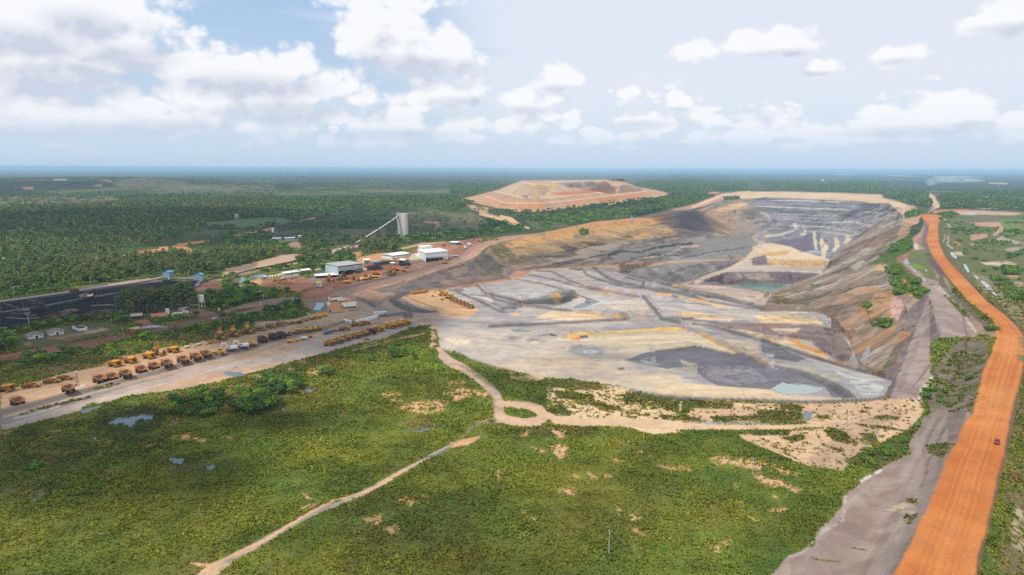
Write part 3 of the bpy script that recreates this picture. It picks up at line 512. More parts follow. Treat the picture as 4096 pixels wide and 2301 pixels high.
# ---- backfill: pale trampled fill, grey and cream
paint('A3 -20,1055 200,1032 540,968 650,935 700,897 1000,885 1400,892 1560,955 1850,1012 2117,1110 A4 300,1000 660,1120 1120,1130 1240,1190 1250,1270 1330,1345 C7 1850,480 1900,600 1960,740 2080,830 2290,895 2200,1050 2050,1075 1500,1100 900,1090 500,1080 300,1065 C6 2460,1060 2200,1040 2030,1010 1850,950 1600,910 1300,880 1100,850 860,810 640,755 430,690 320,620 150,590 120,440 110,350 0,345 A2 2400,1230 2120,1010', (198, 188, 178), col2=(176, 170, 170), warp=5, mott=.12, grain=60)
paint('C6 160,600 130,430 400,400 700,420 1200,500 1900,460 2470,420 2470,600 1950,690 1900,900 1100,850 640,750 330,620', (216, 202, 186), col2=(200, 188, 178), warp=12, feather=10, grain=50)
paint('C6 430,640 800,700 1300,640 1700,700 1950,800 2470,850 2470,1050 1900,960 1200,870 700,780', (204, 190, 176), col2=(222, 202, 176), warp=10, feather=10, grain=60)
paint('C6 1650,440 2470,400 2470,560 2000,600 1500,520', (230, 212, 180), warp=10, feather=8, cover=.35); paint('C7 0,900 400,930 1100,985 1200,1040 1600,1060 1900,1080 900,1085 300,1060 0,1010', (226, 202, 170), warp=6, feather=6)
paint('C7 0,400 300,420 500,470 800,640 600,620 400,570 200,590 0,620', (232, 214, 186), warp=5, feather=5, cover=.3)
for s_, c_, cv in (('A3 330,1040 450,1000 900,1040 930,1050 640,1130 420,1110', (190, 186, 182), .3), ('A3 600,1145 720,1120 940,1060 1060,1120 900,1185 820,1190', (146, 146, 146), None), ('A3 820,1090 860,1080 900,1150 920,1170 880,1180', (196, 164, 112), .35), ('A3 860,1080 900,1080 930,1120 915,1130', (226, 164, 74), None),
   ('A3 870,1190 1230,1135 1420,1130 1250,1200 1000,1225', (196, 192, 188), .3), ('A3 1000,1230 1300,1200 1640,1230 1640,1280 1300,1250', (186, 176, 168), .4), ('A3 1300,1160 1600,1110 1650,1200 1600,1260 1350,1220', (214, 198, 182), .42),
   ('A3 850,1215 1100,1235 1290,1275 1440,1300 1200,1320 700,1290', (234, 208, 172), .3), ('A3 480,1255 560,1245 600,1260 560,1272', (228, 186, 132), None), ('A3 80,1065 300,1120 440,1170 470,1180 340,1150', (226, 214, 198), .3),
   ('A3 400,1200 560,1200 520,1240 430,1250', (142, 140, 146), .42), ('A3 700,895 1000,900 1200,1000 1600,1090 1400,1100 900,1010', (186, 174, 168), .4), ('A3 1200,870 1400,880 1400,960 1330,960', (176, 164, 158), .4), ('A3 1400,930 1600,980 2000,1080 1700,1040 1450,1010', (168, 162, 166), .4),
   ('A4 0,1120 200,1140 440,1180 420,1210 100,1190 0,1180', (232, 204, 162), .36), ('A4 580,1160 1000,1150 1220,1200 1230,1240 700,1215', (232, 204, 160), .34), ('A4 620,1190 900,1160 950,1200 800,1220', (240, 208, 156), .42), ('A4 1100,1130 1200,1150 1240,1230 1180,1240', (140, 140, 144), .4),
   ('C7 900,200 1500,230 1650,270 1680,370 1500,290 1000,260', (178, 174, 172), .4), ('A4 -200,1080 0,1110 0,1190 -300,1150', (204, 192, 182), None),
   ('C6 180,490 250,485 320,500 420,510 450,520 380,550 300,555', (240, 222, 184), None), ('C6 1370,625 1420,590 1500,555 1640,560 1725,600 1720,650 1600,665 1480,650', (166, 168, 168), None), ('C6 1520,600 1600,600 1690,620 1600,660 1540,650', (200, 200, 198), .4),
   ('C6 1925,700 2050,660 2130,630 2290,610 2470,590 2470,770 2340,790 2100,740', (132, 134, 140), None), ('C6 2050,690 2300,650 2430,740 2150,750', (168, 170, 174), .47),
   ('C7 0,620 170,600 370,565 500,585 740,650 860,640 1000,700 1160,790 1300,790 1600,890 1900,1020 1930,1060 1700,1060 1640,960 1350,920 1130,960 1100,985 900,970 600,950 440,860 380,800 200,760 0,730', (128, 126, 134), None),
   ('C7 400,760 900,760 1100,900 800,950 500,880', (156, 150, 158), .44), ('C7 230,700 400,740 400,830 280,800', (188, 180, 160), .36), ('C7 1150,770 1300,790 1700,930 1930,1060 1800,1075 1640,960 1400,850', (106, 106, 110), .3),
   ('C7 1240,740 1450,700 1700,760 2050,900 2290,900 2200,1040 1960,1060 1850,980 1500,840', (172, 172, 172), None), ('C7 1700,780 2050,900 2200,960 2150,1030 2000,1040 1850,900', (206, 206, 204), .42), ('C7 1250,745 1500,760 1800,900 1750,930 1500,850', (184, 174, 156), .4),
   ('C7 1010,520 1200,580 1450,690 1350,720 1150,690 1020,620', (128, 126, 132), .3), ('C7 1050,640 1130,645 1150,670 1070,665', (190, 196, 204), None), ('C7 600,480 980,540 1000,640 1150,760 900,640', (206, 190, 168), .3),
   ('C7 500,340 1000,345 1600,375 1700,400 1850,520 1900,640 1850,700 1700,640 1500,520 1250,480 950,430 700,390', (150, 132, 128), None), ('C7 1100,400 1400,390 1370,430 1200,450', (220, 196, 166), .35), ('C7 1500,540 1700,560 1880,690 1800,720 1640,640', (146, 126, 126), None),
   ('C7 690,395 900,420 1100,470 1300,520 1500,600 1680,680 1900,780 1700,720 1400,610 1000,480', (234, 208, 168), .3), ('C7 1330,520 1560,600 1650,640 1600,655 1400,580', (236, 172, 84), .3), ('C7 1700,690 1800,720 1920,770 1860,780 1740,710', (234, 176, 84), None), ('C7 1240,470 1390,500 1400,580 1330,530', (222, 168, 92), .35),
   ('C7 350,420 500,455 740,590 850,640 800,640 600,560 420,470', (206, 172, 120), None), ('C7 870,640 1000,680 1130,765 1000,720', (186, 158, 120), None), ('C6 1300,480 1420,440 1560,425 1640,445 1600,470 1400,500', (228, 190, 118), .25), ('C6 1640,440 2100,400 2470,380 2470,420 2100,425 1700,460', (232, 196, 128), .3), ('C7 0,380 300,400 310,420 0,420', (226, 184, 110), .25),
   ('C6 1400,485 1500,485 1490,510 1420,505', (226, 140, 66), None), ('C6 1170,455 1220,442 1285,462 1230,472', (88, 88, 94), None), ('C6 810,490 870,475 870,498', (92, 90, 98), None), ('C6 750,480 860,465 960,490 860,500', (166, 166, 160), None), ('C6 950,510 1040,490 1110,510 1000,530', (158, 162, 156), None),
   ('C6 1480,465 1560,455 1570,485 1500,490', (120, 116, 116), None), ('C6 1810,270 1910,265 1915,298 1820,295', (232, 184, 106), None), ('C6 1925,298 1965,295 1960,318 1930,315', (206, 146, 100), None), ('C6 2035,288 2110,285 2110,303 2045,303', (224, 176, 122), None),
   ('C6 1380,225 1600,245 1750,275 1740,285 1500,255', (216, 172, 116), .3), ('C6 1250,215 1370,225 1360,235', (214, 178, 132), None), ('C6 1380,760 1560,770 1700,790 1600,795 1430,780', (184, 178, 162), None), ('C6 1850,780 1920,770 1925,800 1870,800', (138, 140, 144), None), ('C6 1790,580 1890,600 1850,602', (196, 178, 152), None),
   ('C4 1930,85 2120,120 2100,130 1950,115', (110, 110, 116), None), ('C7 900,245 1200,230 1500,235 1460,250 1200,255', (226, 214, 192), .3)):
    paint(s_, c_, cover=cv, feather=2.5, warp=5, mott=.14, grain=30)
# dark windrows that catch the eye
for s_, w in (('B5 960,290 1100,310 1250,390 1500,490 1700,590 1930,710', 11), ('A3 220,1010 290,1080 420,1110 620,1160 820,1210 1000,1225', 11), ('A3 170,1090 300,1105 500,1165 700,1200 900,1218', 6), ('A3 540,965 750,1000 870,1030 1000,1075 1200,1150', 6), ('A3 650,930 850,965 1020,1015 1150,1045 1300,1075', 7),
   ('A3 700,890 850,905 1000,985 1180,1040 1400,1085 1560,1110', 8), ('A3 990,880 1100,885 1130,930 1250,975 1450,1030 1600,1040 1900,1120', 9), ('A3 1190,870 1240,910 1330,970 1430,1000 1700,1050 1950,1080 2050,1120', 13), ('A3 1400,905 1560,950 1700,990 1850,1025 2000,1070 2117,1110 A4 300,1010 660,1105', 11),
   ('A3 1450,950 1600,985 A4 -300,940 0,985 250,1050 600,1105', 7), ('A3 330,1355 720,1340 1000,1325 1200,1310 1440,1300', 12), ('A3 1600,1110 1680,1200 1750,1290 1900,1320', 16), ('A3 1820,1285 2000,1290 A4 0,1190 200,1210 300,1220', 8), ('A4 0,1050 350,1090', 6),
   ('C7 350,350 500,365 640,400 780,445 980,505 1040,520', 9), ('C7 1020,510 1200,570 1390,630 1600,700 1880,780 2050,820 2280,890', 14), ('C7 0,615 170,600 300,580 380,570 500,590 620,620 740,655 850,640', 8), ('C7 1150,765 1300,790 1560,860 1720,930 1860,1010', 15),
   ('C7 1370,425 1500,445 1700,455', 6), ('C7 1290,485 1420,485 1600,505', 6), ('C6 1850,950 2030,1010 2200,1040 2460,1060 C7 300,1065 500,1075 900,1085 1500,1105 2050,1080 2200,1060', 12), ('C6 430,690 640,755 860,810', 6), ('A3 30,1050 110,1055', 9), ('A2 1590,1090 1640,1060 1730,1035 1860,1005', 11), ('A2 1620,1090 1700,1140 1780,1180 1940,1195 2040,1185', 15),
   ('A2 1250,1310 1480,1245 1650,1225 1740,1215', 11), ('A2 1735,1235 1795,1235', 22), ('C7 2000,60 2000,61', 4)):
    stroke(s_, (122, 118, 120), width=w, feather=3, warp=4, mott=.2, grain=14, alpha=.9)
for s_, w, c_ in (('A3 1225,1065 1350,1080', 7, (214, 150, 90)), ('A3 1385,1085 1440,1092', 6, (176, 132, 100)), ('A3 1500,1058 1530,1063', 6, (214, 160, 104)), ('A4 60,1025 220,1055', 7, (216, 172, 128)), ('A4 260,1072 370,1092', 6, (214, 172, 132)), ('A3 1850,1015 1960,1020 2117,1035', 7, (224, 178, 118)), ('A4 0,905 60,915', 5, (226, 176, 112)), ('A4 320,925 380,935', 6, (226, 184, 130)), ('A4 480,950 560,960 650,972', 6, (226, 186, 136)), ('A4 690,1005 745,990', 9, (232, 186, 110)), ('A3 1120,1010 1180,1020', 6, (206, 160, 118)), ('C7 910,352 1080,356 1300,352', 5, (186, 116, 80)), ('C7 10,65 140,72', 9, (226, 178, 122)), ('C7 225,95 260,95', 9, (230, 182, 120)), ('C7 330,110 500,145', 8, (226, 176, 120)), ('C7 550,170 680,190', 8, (224, 182, 134))):
    stroke(s_, c_, width=w, feather=2, warp=3)
# pad with the big machines
paint('A2 1690,1045 1780,1012 1930,995 2110,1005 2200,1055 2330,1110 2440,1175 2440,1210 2300,1265 2100,1240 2060,1200 1900,1170 1780,1110', (226, 184, 138), col2=(214, 172, 130), warp=4, feather=4)
stroke('A2 1740,1050,3 1880,1110,4 2040,1165,3', (150, 122, 100), feather=1.5, warp=1); stroke('A2 1800,1120,4 1900,1160,5 2010,1190,4', (196, 190, 186), feather=2)
# ---- second wall, ramp, terrace, pit floor
paint('A3 1400,893 1560,875 2117,833 A4 0,725 560,700 520,720 380,810 110,900 0,905 A3 2117,935 1860,1010 1700,985 1560,950', (134, 128, 126), warp=3, mott=.2, col2=(150, 144, 138))
paint('A3 1960,1005 2117,945 A4 0,905 330,915 560,955 745,992 700,1075 640,1070 300,980 0,930 A3 2050,1060', (214, 190, 170), col2=(194, 176, 168), warp=4)
paint('A4 110,880 200,830 380,780 520,700 600,660 640,600 590,600 660,570 740,565 900,590 1100,660 1240,700 1240,720 1150,800 1180,815 900,805 330,800 200,860 120,905', (204, 188, 174), col2=(216, 196, 172), warp=3)
paint('A4 590,600 740,565 900,590 1120,670 1240,700 1200,720 760,700 600,650', (232, 208, 172), warp=4); paint('A4 620,660 720,635 900,625 880,660 760,672', (212, 172, 118), cover=.35)
paint('A4 700,700 1235,712 1170,765 960,762 740,752', (208, 172, 122), warp=3, mott=.15); paint('A4 580,690 700,665 720,745 590,745', (130, 118, 118), cover=.3); paint('A4 400,770 700,750 1180,770 1150,812 450,806', (206, 190, 180), alpha=.9)
paint('A4 330,805 900,802 1180,818 1030,870 935,905 700,898 450,903 320,915 180,900 150,880 200,850', (132, 116, 116), col2=(116, 104, 108), warp=3, mott=.2); paint('A4 440,815 720,812 760,860 700,880 480,850', (166, 152, 142), cover=.45)
stroke('A4 120,900,8 250,830,12 420,775,14 540,700,16 640,610,22 670,560,20', (218, 196, 172), warp=2)
stroke('A4 660,560,16 600,520,12 690,460,16 740,400,18 745,350,14 700,325,10 660,310,6', (192, 184, 172), warp=2)
# ---- end wall with its benches
paint('A4 600,200 740,190 1000,195 1500,225 1720,235 1860,290 1830,340 1780,500 1560,560 1480,480 1400,560 1300,640 1230,700 1150,670 950,600 750,560 640,540 660,440 740,380 730,320 640,290', (138, 134, 140), col2=(158, 152, 154), warp=3, mott=.16, grain=18)
paint('A4 750,555 1000,520 1050,480 1150,480 1150,620 1000,640 900,590', (124, 114, 128), warp=3); paint('A4 640,460 760,440 800,480 720,520 660,540', (168, 160, 158), cover=.35)
for i_, s_ in enumerate(('A4 650,262,3 900,268,4 1150,280,5 1400,290,4', 'A4 740,210,3 1000,215,4 1300,225,3', 'A4 760,320,3 1100,335,3 1300,335,3', 'A4 850,365,3 1200,395,4 1600,390,3', 'A4 1500,300,3 1700,330,4 1800,335,3', 'A4 900,420,3 1200,430,3 1450,475,4', 'A4 1340,380,4 1560,415,4 1660,430,3', 'A4 1180,470,3 1400,500,4 1500,480,3', 'A4 680,510,10 800,500,10 930,460,8', 'A4 940,410,14 950,440,12', 'A4 1020,440,12 1030,480,12 1000,490,12')):
    stroke(s_, (206, 196, 180), feather=1.6, warp=2.5)
for s_ in ('A4 1160,540,16 1185,600,28 1175,680,18', 'A4 1280,530,14 1290,580,20 1270,620,14', 'A4 1370,500,12 1385,530,20 1360,560,14', 'A4 1100,480,10 1110,560,14 1120,610,10'): stroke(s_, (222, 206, 176), feather=3, warp=5)
for k_ in range(40):
    ax = 760+k_*24+random.uniform(-8, 8); ay = random.uniform(230, 420); L_ = random.uniform(24, 60)
    stroke(f'A4 {ax},{ay},3 {ax-L_*.6},{ay+L_},5', (104, 100, 108), feather=2, warp=3, alpha=.6)
paint('A4 1280,370 1500,240 1540,250 1420,340 1330,400', (96, 90, 98), alpha=.6, feather=4)
# rims
paint('A4 440,180 560,140 900,142 1200,150 1660,165 1670,195 1800,225 1900,260 1900,290 1850,330 1840,420 1810,380 1780,300 1500,222 1000,196 700,190 520,205', (236, 206, 168), col2=(222, 184, 142), warp=3)
paint('A4 220,140 330,145 300,165 240,160', (222, 160, 120), cover=.4); paint('A4 350,185 450,180 490,205 380,212', (84, 104, 62), bare=False)
stroke('A4 100,265,10 200,225,12 350,165,10 560,140,6', (236, 194, 154), feather=2); paint('A4 1850,260 1920,250 1990,330 1960,400 1900,420 1840,420', (210, 170, 140), cover=.35)
# ---- right wall: dipping strata
paint('A4 1500,235 1720,235 1840,340 1830,480 1800,560 1680,640 1560,700 1700,740 1750,850 1780,980 1900,900 2050,980 2040,1010 1950,1090 1880,1150 C7 2400,150 2400,420 2300,560 2200,760 2150,850 2080,830 1960,740 1900,600 1850,480 1690,400 1690,290 1550,235 1000,225 A4 660,1120 750,990 930,905 1170,815 1240,700 1300,640 1400,560 1480,480 1780,300', (150, 132, 116), warp=3, mott=.14)
RW = P('A4 1500,235 1720,235 1840,340 1830,480 1800,560 1680,640 1560,700 1700,740 1750,850 1780,980 1900,900 2060,990 1950,1090 1880,1150 C7 2400,150 2400,420 2300,560 2200,760 2150,850 2080,830 1960,740 1900,600 1850,480 1690,400 1690,290 1550,235 1000,225 A4 660,1120 750,990 930,905 1170,815 1240,700 1300,640 1400,560 1480,480')
ix = region(RW, 2); ix = ix[inside(PXf[ix], PYf[ix], RW)]
x = X1[ix]; y = Y1[ix]; u = DU.ravel()[ix]; v = DV.ravel()[ix]
s1 = fbm(u, v, 30, 5, 37, .6); s2 = fbm(u, v*1.5, 9, 4, 41, .6); s3 = fbm(x, y, 120, 3, 43)
C[ix] = mix(C[ix], alb((92, 86, 90)), sstep(.50, .42, s1)*.85)
C[ix] = mix(C[ix], alb((184, 174, 162)), sstep(.53, .62, s1)*sstep(.42, .56, s2)*.85)
C[ix] = mix(C[ix], alb((186, 140, 96)), sstep(.5, .64, s3)*sstep(.40, .6, s2)*.75*sstep(2300, 1000, y))
C[ix] = mix(C[ix], alb((112, 98, 76)), sstep(.52, .62, fbm(x, y, 45, 4, 44))*.5)
for s_, c_, cv in (('A4 1640,740 1700,760 1680,800 1600,790', (226, 178, 112), .3), ('A4 1740,1000 1780,1010 1790,1100 1740,1190 1730,1100', (208, 172, 158), None), ('A4 1800,880 1870,860 1900,940 1950,1000 1880,1010 1800,960', (226, 170, 100), .42), ('A4 1400,760 1500,700 1540,740 1450,790', (178, 170, 158), .3),
   ('A4 1600,980 1740,960 1800,1040 1700,1100 1560,1240 1500,1200', (186, 142, 100), .42), ('A4 1840,380 1900,400 1870,560 1800,600 1790,500', (190, 146, 112), .4), ('C7 1350,180 1450,215 1350,222', (204, 208, 214), None), ('C7 1060,150 1560,170 1560,225 1050,220', (150, 134, 122), .35),
   ('A4 760,1000 1050,1040 1100,1080 760,1060', (112, 104, 74), .42), ('C7 1990,650 2060,560 2070,640 2010,720', (176, 176, 182), None), ('C7 1690,260 1700,380 1800,440 1850,430 1760,330', (122, 104, 100), .3), ('C7 2280,100 2370,110 2370,230 2330,330 2280,250', (206, 168, 156), .35)):
    paint(s_, c_, cover=cv, feather=3, warp=5, mott=.18, grain=20)
for s_ in ('A4 1060,905 1150,905 1150,925 1080,930', 'A4 790,1055 825,1055 820,1070 800,1068', 'A4 1480,1090 1560,1060 1590,1080 1540,1105', 'A4 1535,1130 1580,1125 1590,1145 1545,1155', 'A4 1575,1240 1680,1200 1760,1190 1740,1240 1680,1275 1600,1255', 'A4 1620,1045 1670,1050 1660,1070', 'A4 1590,1185 1640,1180 1650,1205 1600,1210',
           'A4 1540,740 1700,650 1830,530 1890,520 1900,590 1800,660 1850,650 1800,690 1650,730 1560,740', 'A4 1700,780 1760,760 1730,830 1700,820', 'A4 1720,870 1790,850 1800,920 1760,940', 'A4 1750,980 1900,950 1960,900 1980,920 1960,960 2040,970 2030,1020 1960,1030 1900,980 1780,1000', 'A4 1850,310 1950,290 2000,320 1950,350 1850,360', 'A4 1780,1390 1900,1330 1950,1320 1850,1380', 'A4 1780,820 1880,800 1870,850 1800,850'):
    paint(s_, (86, 112, 44), bare=False, cover=.36, warp=6, grain=14)
# spoil embankment, its crest strip, bench with puddles
paint('A5 660,780 760,740 800,700 780,640 830,590 870,520 890,440 960,330 1010,360 960,400 900,430 905,560 900,680 950,790 940,850 1000,900 1080,980 1110,1080 1240,1160 1350,1300 1440,1340 1480,1447 1290,1447 1000,1447 950,1230 910,1090 820,960 740,880 690,830', (160, 132, 116), col2=(176, 150, 132), warp=5)
paint('A5 640,790 760,740 800,760 730,800 700,840 780,900 850,980 900,990 820,960 740,880 690,830', (168, 118, 100), warp=3); paint('A5 760,740 900,720 960,780 930,800 960,900 1000,980 900,960 840,900 740,830', (112, 122, 70), cover=.3, bare=False)
paint('A5 745,845 830,838 880,870 860,885 790,870', (118, 150, 60), bare=False, warp=2); paint('A5 770,620 860,580 850,620 810,650 840,715 800,720', (196, 148, 128), cover=.3); paint('A5 800,660 835,690 830,720 800,715', (228, 214, 196))
paint('A5 900,420 905,680 940,760 920,770 880,700 850,690 880,560 880,450', (130, 116, 116)); paint('A5 890,800 960,790 1060,930 1040,950 960,890', (116, 100, 104))
paint('A5 820,960 910,1085 950,1230 1010,1447 C7 2470,700 2470,960 2400,1050 2200,1060 2290,900 2150,850 2200,760 2300,560 2400,420 2400,150 A5 640,1400 760,1200 900,1080', (124, 110, 110), col2=(142, 126, 122), warp=4, mott=.2)
paint('C7 2300,560 2400,420 2470,450 2330,540', (196, 142, 88), cover=.35); paint('C7 2150,850 2190,780 2300,600 2400,500 2300,760', (112, 108, 80), cover=.45, bare=None)
paint('A5 910,980 1000,1010 1100,1080 1180,1150 1160,1200 1250,1300 1280,1447 1010,1447 960,1250 920,1090 C5 1560,0 1500,180 1600,180 1700,190 1720,130 1800,0', (164, 144, 140), col2=(178, 160, 152), warp=6); paint('A5 960,1010 1060,1040 1130,1090 1100,1110 980,1060', (214, 196, 186), cover=.4); paint('C5 1800,0 1900,30 1940,110 1850,100 1780,60 1740,190 1690,200 1720,100', (216, 204, 196), cover=.42, warp=8)
stroke('A5 1180,1200,8 1260,1340,10 1300,1400,10', (212, 196, 186), cover=.4)
for s_ in ('A5 1160,1180 1250,1260 1250,1290 1180,1250', 'A5 1040,1100 1160,1180 1150,1220 1080,1130', 'C5 1740,110 1860,115 1960,125 1970,180 1880,230 1790,240 1740,180', 'C5 2010,10 2100,15 2105,60 2030,80', 'A5 1380,1370 1460,1360 1465,1395 1390,1400', 'A5 1340,1420 1440,1447 1300,1447', 'C5 1900,40 2050,60 2050,150 1980,160', 'A5 980,760 960,790 900,770 870,760 900,745'): paint(s_, (84, 106, 44), bare=False, cover=.33, warp=6)
paint('A5 1000,900 1110,1080 1240,1160 1350,1300 1440,1350 1400,1370 1290,1290 1200,1200 1100,1120 1000,1010', (118, 104, 92), col2=(100, 100, 66), bare=None, alpha=.85)
paint('C5 1790,0 1900,-160 2010,-260 2210,-260 2215,0 2150,310 2060,370 1960,300 1800,300 1760,190 1860,60', (138, 124, 110), col2=(118, 112, 84), warp=8, feather=8, bare=True)
# ---- sandy flat right of centre and the tracks on it
paint('C7 480,1100 1180,1120 1700,1130 2200,1080 2470,1060 C5 1700,180 1750,260 1690,330 1620,400 1560,430 1400,500 1240,600 1160,690 880,650 620,540 460,470 400,430 900,400 1020,390 880,340 0,340 0,300', (230, 196, 160), col2=(220, 184, 150), warp=7)
paint('C6 1180,930 1900,960 2030,1020 2300,1080 2470,1100 2470,1260 2470,1400 2200,1415 1900,1340 1500,1320 1230,1290 1180,1150', (236, 204, 164), cover=.38, warp=10, grain=40); paint('C6 820,820 1200,860 1080,900 980,905 820,880', (226, 190, 154), cover=.42)
paint('C6 1320,1150 1900,1210 2470,1290 2470,1400 2200,1410 1800,1310 1350,1280 1280,1200', (238, 208, 168), cover=.25, warp=8)
for s_ in ('C6 1150,930 1400,880 1700,940 1720,990 1450,990 1220,960', 'C6 1200,1000 1400,1010 1620,1040 1640,1100 1860,1150 1920,1200 1750,1180 1500,1110 1300,1060', 'C6 1180,1150 1300,1140 1430,1210 1380,1240 1200,1240', 'C6 1910,1030 2060,1000 2460,1080 2460,1200 2350,1200 2250,1150 1930,1120', 'C6 2250,1230 2470,1250 2470,1280 2300,1280', 'C6 1910,1245 2050,1240 2030,1270', 'C6 2030,1215 2180,1220 2160,1245',
           'C5 0,185 160,190 370,215 360,245 150,240 0,230', 'C5 700,205 850,220 870,330 800,335 560,340 540,260 720,250', 'C5 0,280 130,320 200,325 150,338 0,335', 'C5 190,300 550,290 600,330 220,335', 'C5 430,225 520,250 480,250', 'C5 970,290 1060,290 1060,320 980,315', 'C5 1265,262 1340,260 1350,275 1280,275', 'C5 1370,305 1480,290 1580,310 1560,325 1400,325', 'C5 1530,270 1600,285 1570,290', 'C5 1430,225 1490,240 1480,250',
           'C5 460,395 770,405 760,440 500,435', 'C5 700,450 880,430 870,470 790,490', 'C5 1020,400 1100,380 1180,420 1250,490 1180,500 1080,470', 'C5 1280,420 1380,420 1420,480 1380,520 1300,470', 'C5 700,525 770,540 740,550', 'C5 720,560 790,580 770,590', 'C5 1030,510 1170,550 1130,560', 'C5 1570,400 1680,390 1700,430 1620,440', 'C5 1410,435 1460,440 1450,460', 'C5 1240,350 1330,355 1600,400 1560,405 1300,370', 'C5 1180,630 1250,580 1400,530 1550,450 1640,470 1630,570 1400,650 1250,660', 'C6 820,1380 1200,1330 1560,1345 1700,1370 1560,1447 900,1447', 'C6 1180,880 1320,900 1500,930 1300,940'):
    paint(s_, (88, 100, 46), bare=False, cover=.30, warp=8, col2=(108, 104, 62), grain=22)
stroke('C5 0,348,6 400,352,6 800,350,6', (98, 116, 60), bare=False, cover=.3, warp=2)
paint('C7 480,1100 1180,1120 1700,1130 2200,1080 2470,1060 C5 1700,180 1750,260 1690,330 1560,430 1240,600 1160,690 880,650 460,470 900,400 0,340 0,300', (100, 104, 54), bare=False, cover=.66, grain=13, warp=6)
paint('C6 1180,930 1900,960 2470,1100 2470,1400 1900,1340 1230,1290', (100, 104, 54), bare=False, cover=.63, grain=13, warp=6)
# tracks across the grassland
trk = (216, 184, 158)
stroke('C6 130,590,20 160,650,34 250,730,40 350,770,36 500,860,34 600,950,34 680,1030,36 710,1100,40 710,1180,44 715,1260,44', trk, warp=3, col2=(190, 168, 156), feather=3)
stroke('C6 715,1120,26 860,1130,28 1000,1140,30 1100,1180,40 1150,1240,44 1100,1290,36 950,1305,34 800,1280,36 720,1240,36', (224, 190, 158), warp=2.5, feather=3)
stroke('C6 1180,1230,24 1280,1290,30 1500,1300,34 1800,1295,36 2470,1335,34 C5 200,375,22 500,380,22 800,375,18 1000,360,16 1250,330,12 1500,260,10', (230, 196, 162), warp=3, feather=3)
stroke('C5 980,270,5 1100,275,6 1160,310,6 1150,345,6 1000,365,6', (212, 178, 148), feather=2, warp=2); stroke('C5 980,255,6 1250,240,7 1500,200,8 1600,170,7', (214, 178, 148), feather=2, warp=2)
stroke('C4 1100,325,22 1000,345,16 940,380,12 880,440,14', (150, 136, 110), cover=.4, warp=3); paint('C4 780,490 880,465 1010,440 980,475 900,510 820,520 790,530', (230, 180, 138), cover=.3, warp=6)
stroke('C4 800,505,12 700,560,18 600,610,14 450,690,18 300,780,22 150,860,20 0,920,18 C3 2300,980,16 2100,1090,20 1850,1230,26 1700,1310,30 1580,1390,40 1480,1460,60 1400,1560,60', (206, 182, 160), col2=(168, 156, 146), warp=4, feather=3)
stroke('C4 450,690,8 300,790,10 150,850,6 C3 2400,915,8 2250,990,10 1900,1200,10 1500,1390,14', (228, 190, 150), warp=5, feather=3)
paint('C3 1350,1350 1480,1360 1580,1390 1560,1447 1440,1447 1470,1400', (228, 188, 148), cover=.42); stroke('A2 1560,1447,4 B4 1000,1230,4 1400,1130,5 1900,990,7 2400,900,9', (208, 170, 138), cover=.36, warp=4)
paint('B5 570,1000 700,940 720,1447 540,1400 600,1300', (224, 182, 150), cover=.42); paint('C6 0,590 90,590 130,640 100,680 0,680', (110, 130, 56), bare=False)
